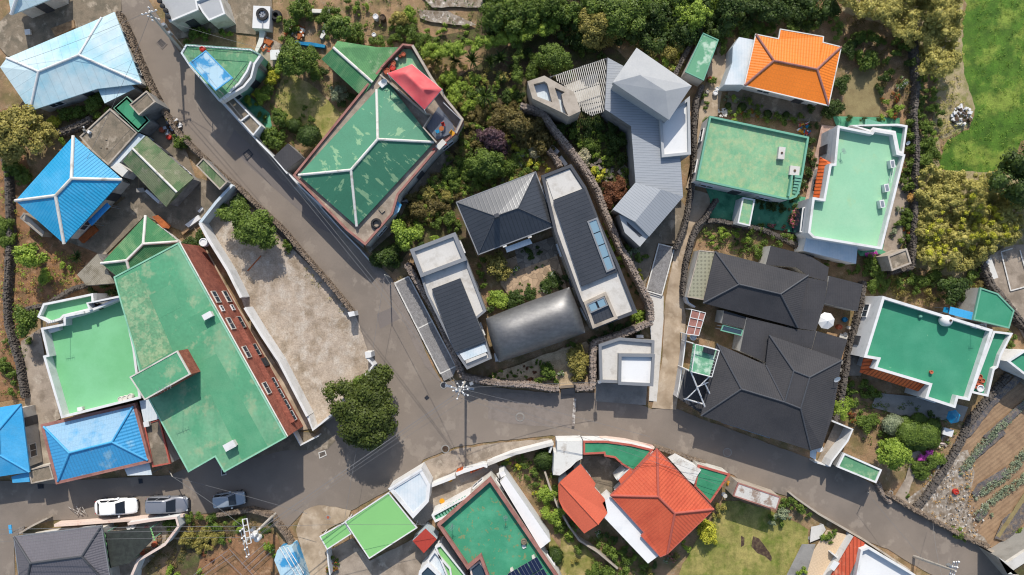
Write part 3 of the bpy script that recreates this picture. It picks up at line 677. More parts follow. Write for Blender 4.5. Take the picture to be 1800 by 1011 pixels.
pitched('house', 'small house with a bright blue tiled hip roof and broad white ridges', 'house',
 'A=129,239,3 B=215,316,3 C=113,429,3 D=27,353,3 P=126,314,4.7 Q=98,344,4.7', 'ABCD', 'ABP BCQP CDQ DAPQ', wall='offwhite_wall', roof='blue_tile', caps='AP BP CQ DQ PQ', cap='white_dirty', capr=.17, rf='the bright blue tiled house')
canopy('awning', 'narrow blue corrugated awning over the door of the bright blue tiled house', 'awning', '154,389 188,356 194,363 161,397', 2.3, 'blue_seam')
bx('planter', 'wooden brown storage box under the eave of the bright blue tiled house', 'box', '137,420 164,397 170,404 144,427', .6, mat='wood_or')
bx('shed', 'low grey concrete lean-to left of the bright blue tiled house', 'shed', '42,374 78,408 74,416 35,383', 1.6, mat='concrete_wall', edge='concrete_grey')
pitched('shed', 'gabled outbuilding with mossy grey-green slate roof in the courtyard', 'outbuilding',
 'A=257,239,2.7 B=340,313,2.7 C=292,364,2.7 D=216,284,2.7 P=233,261,3.7 Q=311,338,3.7', 'ABQCDP', 'ABQP DPQC', wall='grey_wall', roof='slate_green', caps='PQ', cap='white_dirty', capr=.12, over=.25, rf='the mossy slate outbuilding')
# flat concrete roof yard building above the blue house
flat('shed', 'flat-roofed outbuilding with mossy concrete roof above the bright blue tiled house', 'outbuilding', '193,191 241,233 190,290 160,264 140,240', 2.4, .12, .12, wall='grey_wall', roof='concrete_dirty', trim='concrete_wall', win=0)
bx('shed', 'narrow white wall box beside the mossy slate outbuilding', 'shed', '241,232 255,239 200,296 187,290', 2.1, mat='paleblue_roof')
bx('shed', 'small beige store between the blue tiled and mossy slate roofs', 'shed', '209,286 225,300 215,311 194,294', 2.3, mat='white_dirty')
flat('shed', 'green painted flat roof beside the street wall with a dark square tank roof', 'outbuilding', '223,170 262,212 243,231 200,190', 2.6, .0, wall='grey_wall', roof='emerald2', trim='palegreen_wall', win=0)
flat('shed', 'small square gate roof with dark floor and cream rim beside the street', 'gate house', '257,160 272,179 244,202 228,184', 3.4, .12, .1, wall='grey_wall', roof='concrete_dirty', trim='concrete_wall', win=0)
flat('gate_house', 'narrow rectangular gate roof with mossy top and pale rim left of the street', 'gate house', '357,278 399,320 386,333 345,291', 2.6, .12, .1, wall='grey_wall', roof='slate_green', trim='concrete_wall', win=0)
pitched('house', 'low green slate hip roof with rough white ridges above the big green roof', 'house',
 'A=256,379,3 B=313,425,3 C=236,512,3 D=178,463,3 P=252,429,4.4 Q=223,458,4.4', 'ABCD', 'ABP BCQP CDQ DAPQ', wall='offwhite_wall', roof='green_slate_dk', caps='AP BP CQ DQ PQ', cap='white_dirty', capr=.15, rf='the green slate hip roof')
flat('shed', 'light grey slate lean-to roof left of the green slate hip roof', 'shed', '171,446 135,483 152,502 202,498 186,470', 2.3, 0, roof='slate_grey', trim=None, win=0, wall='grey_wall', ang=.8)
# big green two storey block
BG = '200,487 313,427 503,769 394,830 378,803 331,830 262,703 244,650 235,610 213,535'
t, w = flat('apartment_building', 'large two-storey brick building under a broad faded green flat roof', 'building', BG, 6.0, .06, .12, wall='brick', roof='big_green', trim='palegreen_wall', win=0, rf='the big faded green roof')
wc = ccw([tuple(W(x, y, 6.0))[:2] for x, y in P(BG)])
a_, b_ = Vector(tuple(W(503, 769, 6.0))[:2]), Vector(tuple(W(313, 427, 6.0))[:2])
for fr in (.24, .43, .58, .72):
    for z in (.9, 3.7):
        if fr < .3 and z < 1: continue
        opening(t, a_, b_, fr, z, 1.4, 1.1, 'window', 'offwhite_wall')
for fr in (.66,):
    for z in (1.2, 4.0): opening(t, a_, b_, fr, z, .7, .7)
for k, (x, z) in enumerate(((.07, 1.0), (.13, 1.0), (.19, 1.0), (.25, 1.0))):
    opening(t, a_, b_, x, z, 1.2, 1.0)
opening(t, a_, b_, .36, .05, 1.0, 2.1, 'door', 'dark_trim')
m = MB(); m.box(0, 0, 0, 1, 1, 1)
e = (b_-a_).normalized(); q1 = a_+e*1; q2 = a_+e*14; nn = Vector((-e.y, e.x))*-1
m = MB(); m.prism([tuple(q1), tuple(q2), tuple(q2+nn*.5), tuple(q1+nn*.5)], 2.85, 3.05); m.build('ledge', MATS['brick'], t)
m = MB(); m.path([tuple(q)+(5.85,) for q in (a_+nn*.12, b_+nn*.12)], .07, 6); m.build('gutter', MATS['white_dirty'], t)
for nm, q_, mt in (('roof_patch', '206,492 240,476 262,520 304,617 250,648 238,612 216,538', 'speck_green'), ('roof_patch', '262,520 300,500 318,540 280,560', 'band_green'), ('roof_patch', '345,640 380,622 470,784 425,808', 'band_green'), ('roof_patch', '330,560 372,538 388,566 345,588', 'band_green')):
    m = MB(); m.prism([tuple(W(x, y, 5.94))[:2] for x, y in P(q_)], 5.945, 5.95); m.build(nm, MATS[mt], t)
flat('stair_house', 'green-topped brick stair house standing on the big faded green roof', 'stair house', '228,663 311,617 334,658 254,703', 8.3, .05, .1, wall='brick', roof='big_green', trim='offwhite_wall', win=0, z0=5.95)
flat('apartment_building', 'flat bright green roof terrace enclosed by a white parapet, left of the big roof', 'building',
 '72,577 112,569 112,558 136,552 162,543 216,520 236,612 247,700 108,735 76,626 83,624', 4.0, 1.1, .22, roof='light_green', wall='white_wall', trim='white_wall', rf='the white-walled green terrace')
flat('porch', 'green stair landing with low white walls above the bright green roof terrace', 'stair landing', '66,557 76,534 163,516 165,543 112,556 106,562 86,568', 3.4, .55, .2, roof='light_green', wall='white_wall', win=0)
gwall('short white wall fin on the bright green roof terrace', '113,556 147,549', 4.3, .25, z0=2.95)
gwall('short white wall return beside the plant pots on the bright green roof terrace', '158,545 153,533 216,520', 4.4, .22, z0=2.95)
for i, (x, y) in enumerate(((166, 539), (175, 539))):
    m = MB(); p = W(x, y, 3.4); m.lathe(p.x, p.y, [(0, 2.95), (.3, 2.95), (.38, 3.4), (.34, 3.42), (.3, 3.3), (0, 3.3)], 12); tag(m.build('plant_pot', MATS['burnt']), ('left' if i == 0 else 'right')+' dark pot of a pair on the bright green terrace', 'pot', 'dark pots on the green terrace')
bx('bench', 'long white box seat on the bright green roof terrace corner', 'seat', '84,580 103,573 105,580 87,586', 3.5, z0=2.92, mat='whiteplastic')
# blue tile house at the lower street
flat('house', 'single-storey house base with brown gutter band under the blue and white tiled hip roof', 'house', '71,748 237,706 266,812 101,853', 3.2, .3, .25, wall='offwhite_wall', roof='concrete_dirty', trim='brown_trim', rf='the blue-and-white tiled roof') if 0 else None
t, D = pitched('house', 'house with a blue and whitish tiled hip roof framed by a brown gutter', 'house',
 'A=77,750,3.2 B=234,714,3.2 C=260,809,3.2 D=102,846,3.2 P=122,796,4.5 Q=197,777,4.5', 'ABCD', 'ABQP BCQ CDPQ DAP', wall='offwhite_wall', roof=['lightblue_tile', 'lightblue_tile_sunlit'], mats=[1, 0, 0, 0], caps='AP DP BQ CQ PQ', cap='plainblue', capr=.12, over=.3, gutter='brown_trim', rf='the blue-and-white tiled roof')  # upper slope coloured paler as the sunlit side
m = MB(); E = [tuple(D[k])[:2] for k in 'ABCD']; m.ring(inset(E, -.30), inset(E, -.1), 2.7, 3.22); m.build('parapet', MATS['brown_trim'], t)
flat('shed', 'flat concrete roof with red rim between the blue-and-white roof and the big green roof', 'annex', '253,745 280,737 299,815 268,821', 2.9, .1, .12, wall='offwhite_wall', roof='concrete_dirty', trim='red_trim', win=0)
flat('shed', 'small weathered concrete gate roof between the two blue roofs', 'gate roof', '50,826 87,817 94,842 55,850', 2.6, .1, .1, wall='offwhite_wall', roof='concrete_dirty', trim='concrete_wall', win=0)
canopy('awning', 'pale grey awning over the street below the blue-and-white tiled roof', 'awning', '218,823 262,813 267,835 224,836', 2.5, 'paleblue_roof')
flat('shed', 'small white corrugated roof squeezed beside the big faded green roof', 'shed', '245,705 262,702 281,736 253,744', 3.0, 0, roof='paleblue_roof', wall='offwhite_wall', trim=None, win=0)
pitched('house', 'bright plain blue hip-roofed house cut by the left edge of the photo', 'house',
 'A=37,710,3.0 B=52,830,3.0 C=-70,848,3.0 D=-85,730,3.0 P=-2,756,4.1 Q=0,800,4.1 R=-40,775,4.1', 'ABCD', 'ABQP BCRQ CDR DAPR', wall='offwhite_wall', roof='plainblue', caps='AP BQ PQ', cap='plainblue', capr=.1, rf='the left-edge blue roof')
canopy('awning', 'bright blue awning below the plain blue roof at the left edge', 'awning', '20,838 51,829 52,847 22,849', 2.5, 'plainblue')
pitched('house', 'house with a dark grey glazed tile roof in the bottom left corner', 'house',
 'A=25,944,3 B=178,925,3 C=196,1035,3 D=40,1060,3 P=54,990,4.6 Q=144,978,4.6', 'ABCD', 'ABQP BCQ CDPQ DAP', wall='offwhite_wall', roof='grey_tile', caps='AP DP BQ CQ PQ', cap='dark_trim', capr=.12, gutter='zinc_trim', rf='the dark grey tiled roof')
canopy('shade_net', 'black shade net stretched over the yard right of the dark grey tiled roof', 'shade net', '182,935 263,928 268,950 228,990 192,999', 2.5, 'dark_net', post='green_trim', th=.03)
gwall('pink-capped terrace wall above the dark grey tiled roof', '95,924 140,921 205,916 270,912 322,907', 1.2, .3, 'pink_trim')
gwall('white curved terrace wall with pots right of the black shade net', '225,921 270,914 310,910 314,925 290,957 243,985 232,1011 228,1040', 1.9, .2, 'white_wall', cop='pink_trim')
gwall('low brown post-and-rail wall beside the road sign', '30,940 55,925 83,911', 1.0, .2, 'concrete_wall')
# top-left-centre house and terrace house
flat('house', 'light grey flat-roofed house with four black roof vents at the top edge', 'house', '262,-40 298,38 348,17 345,2 380,-12 370,-60', 3.4, .05, .15, wall='offwhite_wall', roof='zinc_plain', trim='white_wall', rf='the grey roof with black vents')
flat('house', 'small pale flat roof joined right of the vented grey roof', 'house', '346,4 384,-12 395,24 367,36 356,22', 3.2, .05, .15, wall='offwhite_wall', roof='zinc_plain', trim='white_wall', win=0)
for i, (x, y) in enumerate(((281, 2), (286, 11), (292, 19), (296, 30))):
    p = W(x, y, 3.6); m = MB(); m.lathe(p.x, p.y, [(.16, 3.3), (.16, 3.6), (.27, 3.62), (.27, 3.75), (0, 3.82)], 12)
    tag(m.build('roof_vent', MATS['rubber']), ['topmost', 'second from the top', 'third from the top', 'lowest'][i]+' black round vent on the light grey roof edge', 'vent', 'black vents on the grey roof')
t = prop_at('chiller_unit', 'white box unit with a large black round fan on the concrete yard', 'cooling unit', (459, 30)); m = MB(); p = W(459, 30, 1.2); m.box(p.x, p.y, 0, 1.9, 2.5, 1.15, -.05); m.build('housing', MATS['whiteplastic'], t)
m = MB(); q = W(461, 25, 1.3); m.lathe(q.x, q.y, [(.4, 1.16), (.68, 1.16), (.68, 1.4), (.4, 1.4), (.4, 1.16)], 20); m.build('fan_ring', MATS['rubber'], t)
m = MB(); [m.box(q.x, q.y, 1.25, .9, .1, .04, a) for a in (0, 1.05, 2.1)]; m.box(q.x, q.y-.7, 1.2, .12, 1.7, .06, 0); m.build('fan_blade', MATS['steel'], t)
m = MB(); q = W(484, 26, .6); m.lathe(q.x, q.y, [(.2, 0), (.62, 0), (.66, .3), (.5, .6), (.3, .6), (.2, .3), (.2, 0)], 18); tag(m.build('tyre', MATS['rubber']), 'black tyre lying right of the white box unit with the fan', 'tyre')
flat('house', 'triangular pale green roof terrace with railings beside the upper street', 'house', '327,78 441,86 458,96 447,120 418,152 386,178 333,116 318,93', 3.3, .12, .15, wall='palegreen_wall', roof='terr_green', trim='paleblue_roof', rf='the triangular terrace', win=1)
canopy('canopy', 'weathered blue and white sheet canopy over the triangular green terrace', 'canopy', '333,111 362,89 409,137 379,159', 5.2, 'canvas_blue', edge='plainblue')
gwall('long white stair wall on the right edge of the triangular green terrace', '458,96 447,112 441,136 428,152 386,178', 4.0, .22, 'white_wall', z0=3.1)
gwall('inner white stair wall of the triangular green terrace', '441,108 434,125 420,146 404,160', 4.2, .2, 'white_wall', z0=3.1)
m = MB()
for k in range(9):
    p = W(446-k*1.6, 112+k*4.4, 3.3-k*.3); m.box(p.x, p.y, 0, 1.1, .32, 3.3-k*.3, .3)
tag(m.build('outdoor_stair', MATS['concrete_grey']), 'grey concrete steps between the two white stair walls', 'stairs')
flat('garage', 'narrow street-side shed roof of brown concrete with white rim, two bays', 'shed', '388,176 405,165 459,221 445,238', 2.6, .15, .12, wall='white_wall', roof='concrete_dirty', trim='white_wall', win=0)
gwall('white divider between the two bays of the narrow street-side shed roof', '424,212 437,202', 2.7, .15, 'white_wall', z0=2.4)
gwall('long white street wall running down from the green terrace to the dark green roofed house', '388,178 445,240 482,278 505,305', 2.2, .16, 'white_wall')
gwall('white lower wall segment between street and the dark green roofed house', '503,301 530,330 565,362', 1.8, .16, 'white_wall')
gwall('low white kerb wall along the lower street side of the dark green roofed house', '510,310 560,360 600,405 632,438 650,459', .5, .12, 'white_wall')
gwall('pale wall between the lot corner and the gate roof left of the street', '408,325 380,355 351,392', 1.9, .3, 'paleblue_roof')
gwall('tall white wall along the left side of the gravel lot, upper length', '351,392 366,420 400,475 424,523', 2.2, .32, 'white_wall', rf='the white gravel-lot wall')
gwall('tall white wall along the left side of the gravel lot, lower length', '430,541 460,590 490,635 540,732', 2.2, .28, 'white_wall')
gwall('white gate wall at the lower corner of the gravel lot', '541,732 550,756 583,729', 2.0, .25, 'white_wall')
gwall('short white wall hooked at the lot entrance behind the big round tree', '643,627 656,642 641,662 600,706', 1.9, .22, 'white_wall')
gwall('low white driveway wall below the brick building', '516,760 528,783 560,766', 1.2, .15, 'white_wall')
bx('gate_pillar', 'white square pillar at the upper right corner of the gravel lot', 'pillar', '611,549 622,547 624,555 614,557', 1.9, mat='white_wall')
bx('gate_pillar', 'white square pillar at the lot entrance above the big round tree', 'pillar', '641,619 652,619 653,628 643,630', 2.0, mat='white_wall')
# dark slate lean-to
flat('shed', 'dark slate lean-to roof against the street wall left of the dark green roof', 'shed', '480,276 506,252 533,277 502,300', 2.2, 0, wall='grey_wall', roof='black_tile', trim=None, win=0)
# the red canopy house
flat('house', 'long house body with brown-pink parapet carrying the dark green peeling roof', 'house', '515,308 672,115 708,77 726,79 758,135 782,172 813,210 800,236 768,262 700,342 690,376 642,431 608,404', 3.35, .25, .2, wall='offwhite_wall', roof='concrete', trim='brown_trim', rf='the peeling dark green roof', every=3.6)
t, D = pitched('hip_roof', 'large dark green hip roof with flaking paint and white ridges', 'roof',
 'L=525,308,3.5 T=662,158,3.5 S=679,141,3.5 R=763,250,3.5 B=627,398,3.5 P=617,299,5.6 Q=664,245,5.6', 'LTSRB', 'LTQP TSQ SRQ RBPQ BLP', roof=['peel_green_shaded', 'peel_green_sunlit'], mats=[1, 1, 1, 0, 0], wall='offwhite_wall', caps='LP BP PQ QT QR', cap='white_dirty', capr=.15, over=.15, win=0, z0=3.1)  # upper slopes take the sunlit colour, lower slopes the shaded one
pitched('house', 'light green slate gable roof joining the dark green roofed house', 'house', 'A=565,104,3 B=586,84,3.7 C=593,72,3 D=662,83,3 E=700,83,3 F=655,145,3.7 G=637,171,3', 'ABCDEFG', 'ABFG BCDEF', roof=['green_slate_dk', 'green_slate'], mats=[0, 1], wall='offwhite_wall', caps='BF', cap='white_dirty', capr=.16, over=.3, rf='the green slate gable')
gwall('brown-pink wall edging the red canopy terrace on its upper left', '670,118 708,78 725,80', 4.2, .2, 'brown_trim', z0=3.1)
gwall('cream-capped wall edging the red canopy terrace on its right', '725,80 757,135 782,172 813,210 801,234', 4.2, .2, 'brown_trim', z0=3.1, cop='concrete_wall')
gwall('cream step wall around the small tiled balcony beside the red canopy', '668,131 748,199 758,202 744,224 767,250', 4.1, .16, 'concrete_wall', z0=3.15)
bx('deck', 'dark tiled balcony floor with garden furniture below the red canopy', 'deck', '748,222 771,187 796,218 799,232 768,246', 3.4, z0=3.15, mat='greyfloor')
bx('deck', 'grey-green terrace floor under and above the red canopy', 'deck', '683,110 709,86 722,86 748,126 770,160 745,190 680,130', 3.36, z0=3.1, mat='worn_green')
# red canopy
t = prop_at('gazebo', 'red fabric hip canopy on the roof terrace', 'gazebo', (728, 153)); ref('the red canopy', P('681,129 724,113 777,157 746,193'))
v = [W(681, 129, 5.5), W(724, 113, 5.5), W(777, 157, 5.5), W(746, 193, 5.5), W(711, 127, 6.1), W(744, 158, 6.3)]
m = MB()
def drape(a, b, c_, d_):
    n = 8
    for i in range(n):
        for j in range(n):
            def pt(u, vv):
                p = (a*(1-u)+b*u)*(1-vv)+(d_*(1-u)+c_*u)*vv; p = Vector(p); p.z -= .16*math.sin(math.pi*u)*math.sin(math.pi*min(1, vv*1.0)); return p
            q = [pt(i/n, j/n), pt((i+1)/n, j/n), pt((i+1)/n, (j+1)/n), pt(i/n, (j+1)/n)]
            m.face(q)
drape(v[0], v[3], v[5], v[4]); drape(v[3], v[2], v[5], v[5]); drape(v[2], v[1], v[4], v[5]); drape(v[1], v[0], v[4], v[4])
m.build('canopy', MATS['canopy_red'], t, smooth=True, merge=True)
for k in range(4): m = MB(); m.tube((v[k].x, v[k].y, 3.35), v[k], .05, 6); m.build('post', MATS['whiteplastic'], t)
m = MB()
for k in range(4): m.tube(v[k]-Vector((0, 0, .08)), v[(k+1) % 4]-Vector((0, 0, .08)), .035, 5)
m.build('frame', MATS['whiteplastic'], t)
# ------------------------------------------------------------ modern compound in the centre
pitched('house', 'hip-roofed house in dark standing-seam metal with a sun-glinting upper slope', 'house', 'A=803,356,3.3 B=941,303,3.3 C=977,396,3.3 D=841,447,3.3 P=871,380,4.75 Q=911,366,4.75', 'ABCD', 'ABQP BCQ CDPQ DAP', roof='zinc_dark', wall='grey_wall', caps='AP BQ CQ DP PQ', cap='dark_trim', capr=.05, gutter='zinc_trim', rf='the dark metal hip roof', over=.6, rise=1)  # one metal throughout; the pale upper slope is sun reflection
bx('chimney', 'dark square chimney rising through the dark metal hip roof', 'chimney', '868,377 876,374 878,380 870,383', 6.2, 4.2, 'dark_trim')
canopy('porch_roof', 'pale flat porch roof below the dark metal hip roof', 'porch', '888,435 931,419 936,428 891,444', 2.6, 'paleblue_roof')
for i, (x, y) in enumerate(((887, 432), (931, 416))):
    p = W(x, y, 3.3); m = MB(); m.box(p.x, p.y, 2.9, .42, .28, .4, .35); tag(m.build('gutter_box', MATS['white_dirty']), ('left' if i == 0 else 'right')+' white gutter box on the lower eave of the dark metal hip roof', 'gutter box', 'gutter boxes')
# long house
t, w = flat('house', 'long modern house with charcoal rim, white roof panels and skylights', 'house', '952,309 1004,289 1030,329 1056,395 1087,464 1120,549 1042,579 1018,527 975,408', 3.9, .3, .3, wall='concrete_wall', roof='concrete_white', trim='dark_trim', rf='the long skylight house', win=1)
m = MB(); q = [tuple(W(x, y, 4.0))[:2] for x, y in P('973,352 1027,331 1086,478 1023,504')]; m.prism(q, 3.4, 4.02, ang=math.atan2(q[1][1]-q[0][1], q[1][0]-q[0][0])+math.pi/2); m.build('metal_roof', MATS['zinc_dark'], t)
m = MB(); q = [tuple(W(x, y, 3.9))[:2] for x, y in P('960,313 1001,297 1025,331 973,351')]; m.prism(q, 3.62, 3.72); m.build('roof_panel', MATS['concrete_white'], t)
m = MB(); q = [tuple(W(x, y, 4.2))[:2] for x, y in P('1032,389 1050,382 1082,472 1066,479')]; m.ring(ccw(q), inset(q, .18), 3.9, 4.2); f = m.build('skylight', MATS['zinc_trim'], t)
q2 = inset(q, .2)
for i in range(4):
    A_, B_, C_, D_ = [Vector(p) for p in ccw(q)]
    pa = [Vector(p) for p in P('1032,389 1050,382 1082,472 1066,479')]
    l0 = pa[0].lerp(pa[3], .02+i*.24); l1 = pa[0].lerp(pa[3], .02+(i+.99)*.24); r0 = pa[1].lerp(pa[2], .02+i*.24); r1 = pa[1].lerp(pa[2], .02+(i+.99)*.24)
    qq = inset([tuple(W(p.x, p.y, 4.1))[:2] for p in (l0, r0, r1, l1)], .05); m = MB(); m.prism(qq, 4.03, 4.12)
    m.build('pane', MATS['skylight'], f)
m = MB(); q = [tuple(W(x, y, 4.0))[:2] for x, y in P('1026,531 1065,513 1086,560 1042,578')]; m.ring(ccw(q), inset(q, .32), 3.5, 4.05); m.build('skylight_box', MATS['concrete_wall'], t)
m = MB(); m.prism(inset(q, .3), 3.5, 3.8, ang=.3); m.build('skylight_base', MATS['zinc_dark'], t)
m = MB(); q = [tuple(W(x, y, 4.1))[:2] for x, y in P('1031,535 1062,521 1069,537 1038,551')]; m.ring(ccw(q), inset(q, .14), 3.8, 4.1); f = m.build('skylight', MATS['zinc_trim'], t)
for i in range(2):
    pa = [Vector(p) for p in P('1031,535 1062,521 1069,537 1038,551')]; a0 = pa[0].lerp(pa[1], .04+i*.48); a1 = pa[0].lerp(pa[1], .48+i*.48); b0 = pa[3].lerp(pa[2], .04+i*.48); b1 = pa[3].lerp(pa[2], .48+i*.48)
    m = MB(); m.prism(inset([tuple(W(p.x, p.y, 4.05))[:2] for p in (a0, a1, b1, b0)], .08), 3.85, 4.04); m.build('pane', MATS['skylight'], f)
bx('parapet_strip', 'narrow beige ledge along the left wall of the long skylight house', 'ledge', '976,407 982,405 1026,519 1020,524', 3.2, mat='concrete_wall')
# west modern house
t, w = flat('house', 'modern house with white square upper roof and long charcoal seam roof', 'house', '721,439 800,409 820,457 854,547 838,560 854,600 864,630 821,649 800,618 750,518 740,487', 3.4, .2, .22, wall='grey_wall', roof='concrete_white', trim='zinc_trim', rf='the white-square-roofed house', win=1)
m = MB(); q = [tuple(W(x, y, 3.9))[:2] for x, y in P('721,439 800,409 820,457 740,487')]; m.ring(inset(q, -.04), inset(q, .36), 3.1, 3.92); m.build('parapet', MATS['zinc_trim'], t)
m = MB(); m.prism(inset(q, .33), 3.22, 3.6); m.build('roof_panel', MATS['concrete_white'], t)
m = MB(); q = [tuple(W(x, y, 3.7))[:2] for x, y in P('759,508 809,489 854,600 800,620')]; m.prism(q, 3.1, 3.72, ang=math.atan2(q[1][1]-q[0][1], q[1][0]-q[0][0])+math.pi/2); m.build('metal_roof', MATS['zinc_dark'], t)
m = MB(); q = [tuple(W(x, y, 3.5))[:2] for x, y in P('808,622 851,604 857,618 816,634')]; m.prism(q, 3.2, 3.45); m.build('sunken_panel', MATS['paleblue_roof'], t)
m = MB(); q = [tuple(W(x, y, 3.5))[:2] for x, y in P('818,634 854,620 856,624 820,639')]; m.prism(q, 3.3, 3.56); m.build('coping', MATS['concrete_white'], t)
# vaulted roof
ref('the curved dark metal roof', P('854,560 1001,505 1028,584 877,637'))
t = prop_at('pavilion', 'pavilion under a smooth curved dark metal roof', 'pavilion', (941, 571))
c4 = [Vector(tuple(W(x, y, 2.9))[:2]) for x, y in P('854,560 1001,505 1029,585 877,637')]
m = MB(); n = 36
def vp(u, v_):
    def sm(x): return x+.0*x
    p = (c4[0]*(1-u)+c4[1]*u)*(1-v_)+(c4[3]*(1-u)+c4[2]*u)*v_
    ctr = (c4[0]+c4[2])/2; bul = 1+.045*math.sin(math.pi*u)*0
    a = .8*(1-abs(2*v_-1)**2)+.2*max(0, 1-abs(2*v_-1)**12); b = .55*(1-abs(2*u-1)**6)+.45*max(0, 1-abs(2*u-1)**16)
    p = p+(p-ctr)*(.035*(math.sin(math.pi*u)*abs(2*v_-1)**2+math.sin(math.pi*v_)*abs(2*u-1)**2))
    return (p.x, p.y, 2.9+1.9*a*b)
us = [.5-.5*math.cos(math.pi*i/n) for i in range(n+1)]
for i in range(n):
    for j in range(n):
        m.face([vp(us[i], us[j+1]), vp(us[i+1], us[j+1]), vp(us[i+1], us[j]), vp(us[i], us[j])])
m.build('roof', MATS['vault_metal'], t, smooth=True, merge=True)
m = MB(); q = [tuple(p) for p in c4]; m.prism(inset(q, .05), 2.72, 2.9); m.build('eave_plate', MATS['dark_trim'], t)
m = MB(); m.prism(inset(q, .6), 0, 2.72); m.build('wall', MATS['grey_wall'], t); autowin(t, inset(q, .6), 2.7)
# carport by the lane
t, w = flat('garage', 'white flat-roofed garage with grey parapets where the lane meets the road', 'garage', '1053,606 1089,594 1150,599 1148,676 1055,672', 2.9, .35, .28, wall='concrete_grey', roof='concrete_white', trim='zinc_trim', rf='the white-roofed garage', win=0)
m = MB(); q = [tuple(W(x, y, 3.4))[:2] for x, y in P('1088,622 1151,623 1148,679 1087,676')]; m.ring(inset(q, -.02), inset(q, .3), 2.5, 3.42); m.build('parapet', MATS['zinc_trim'], t); m = MB(); m.prism(inset(q, .27), 2.5, 3.05); m.build('upper_roof', MATS['white_roof'], t)
bx('box', 'small white box behind the white-roofed garage', 'box', '1119,589 1131,589 1131,594 1119,594', 1.2, mat='whiteplastic')
# angled concrete gallery
OG = [tuple(W(x, y, 4.9))[:2] for x, y in P('927,143 957,133 1009,162 1021,195 1000,205 992,200 936,173')]; ref('the angular concrete building', P('927,143 957,133 1009,162 1021,195 1000,205 936,173'))
t = prop_at('gallery', 'angular beige concrete building with two sunken roof wells', 'building', (973, 170)); m = MB(); m.prism(OG, 0, 4.2); m.build('wall', MATS['concrete_wall'], t)
for q_ in ('927,143 957,133 957,143 938,148 945,170 936,173', '936,173 945,170 971,180 983,179 986,196 999,203 1000,205 992,200', '957,133 1009,162 993,162 975,154 983,179 971,180 962,147 957,143', '1009,162 1021,195 1000,205 999,203 991,185 987,166 993,162'):
    m = MB(); m.prism([tuple(W(x, y, 4.9))[:2] for x, y in P(q_)], 4.2, 4.9); m.build('parapet', MATS['concrete_wall'], t)
for q_ in ('938,148 957,143 962,147 971,180 945,170', '975,154 993,162 987,166 991,185 999,203 986,196 983,179'):
    m = MB(); m.prism(inset([tuple(W(x, y, 4.9))[:2] for x, y in P(q_)], .02), 4.21, 4.24); m.build('well_floor', MATS['paleblue_roof'], t)
# slatted pergola
t = prop_at('pergola', 'white slatted pergola between the concrete building and the grey seam roof', 'pergola', (1030, 155)); ref('the white slatted pergola', P('966,135 1065,102 1062,195 1030,205'))
pg = P('966,135 1066,102 1063,196 1040,205 1022,195 1004,158'); sl = MB()
for k in range(43):
    x0 = 960+k*3.6; pts = []
    a = Vector((x0-6, 95)); b = Vector((x0+22, 212)); ins = []
    for i in range(118):
        p = a.lerp(b, i/117)
        if inpoly(p.x, p.y, pg): ins.append(p)
    if len(ins) > 8:
        w0, w1 = W(ins[0].x, ins[0].y, 3.1), W(ins[-1].x, ins[-1].y, 3.1); d = w1-w0; sl.box((w0.x+w1.x)/2, (w0.y+w1.y)/2, 3.1, d.length, .085, .07, math.atan2(d.y, d.x))
sl.build('slat', MATS['offwhite_wall'], t)
m = MB()
for a, b in (((966, 136), (1066, 103)), ((985, 150), (1064, 122)), ((1005, 163), (1063, 145)), ((1018, 186), (1062, 178)), ((1066, 103), (1063, 196))):
    m.tube(W(a[0], a[1], 3.0), W(b[0], b[1], 3.0), .06, 4)
m.build('beam', MATS['dark_trim'], t)
for x, y in ((968, 137), (1064, 105), (1060, 194), (1010, 165)):
    p = W(x, y, 3); m = MB(); m.tube((p.x, p.y, 0), (p.x, p.y, 3), .07, 6); m.build('post', MATS['dark_trim'], t)
sheet('terrace', '985,155 1050,130 1058,195 1030,200 1010,175', 'concrete_white')
# grey seam house
t, w = flat('house', 'long bent house with light grey ribbed metal roof', 'house', '1068,101 1098,117 1078,146 1160,205 1195,205 1196,276 1201,346 1162,334 1117,322 1109,222 1063,192', 3.9, .0, .1, wall='grey_wall', roof='zinc_light', trim=None, rf='the long grey ribbed roof', win=0, ang=math.pi/2*0+1.53)
pitched('house', 'upper block with a smooth light grey folded roof on the ribbed roof house', 'upper block', 'A=1119,84,6.3 B=1216,151,6.6 C=1176,211,6.1 D=1077,145,6.6 P=1125,132,7.1 Q=1170,160,7.0', 'ABCD', 'ABQPD DPQBC', roof='zinc_plain', wall='zinc_plain', over=.12, th=.2, win=0, rf='the smooth grey folded roof', caps='', rise=1)
flat('terrace', 'white-floored roof terrace shaded by the smooth grey folded roof', 'terrace', '1160,205 1200,180 1212,170 1214,271 1164,276', 4.4, .35, .25, wall='zinc_plain', roof='white_roof', trim='zinc_plain', win=0)
pitched('house', 'lower gabled end of the grey ribbed roof house with two-tone slopes', 'gabled wing', 'A=1117,321,4.2 B=1162,333,5.0 C=1201,346,4.2 D=1141,416,4.2 E=1116,390,5.0 F=1077,368,4.2', 'ABCDEF', 'ABEF BCDE', roof='zinc_light', wall='grey_wall', over=.15, win=0, rf='the gabled grey wing')
flat('roof_deck', 'light grey five-sided flat roof with a slot below the gabled grey wing', 'annex', '1088,377 1115,388 1141,415 1125,434 1098,409', 3.9, .0, .1, wall='grey_wall', roof='zinc_plain', trim=None, win=0)
m = MB(); m.prism([tuple(W(x, y, 3.9))[:2] for x, y in P('1101,389 1129,414 1124,417 1103,396')], 3.905, 3.92); tag(m.build('roof_slot', MATS['dark_trim']), 'dark slot opening in the five-sided grey roof', 'roof opening')
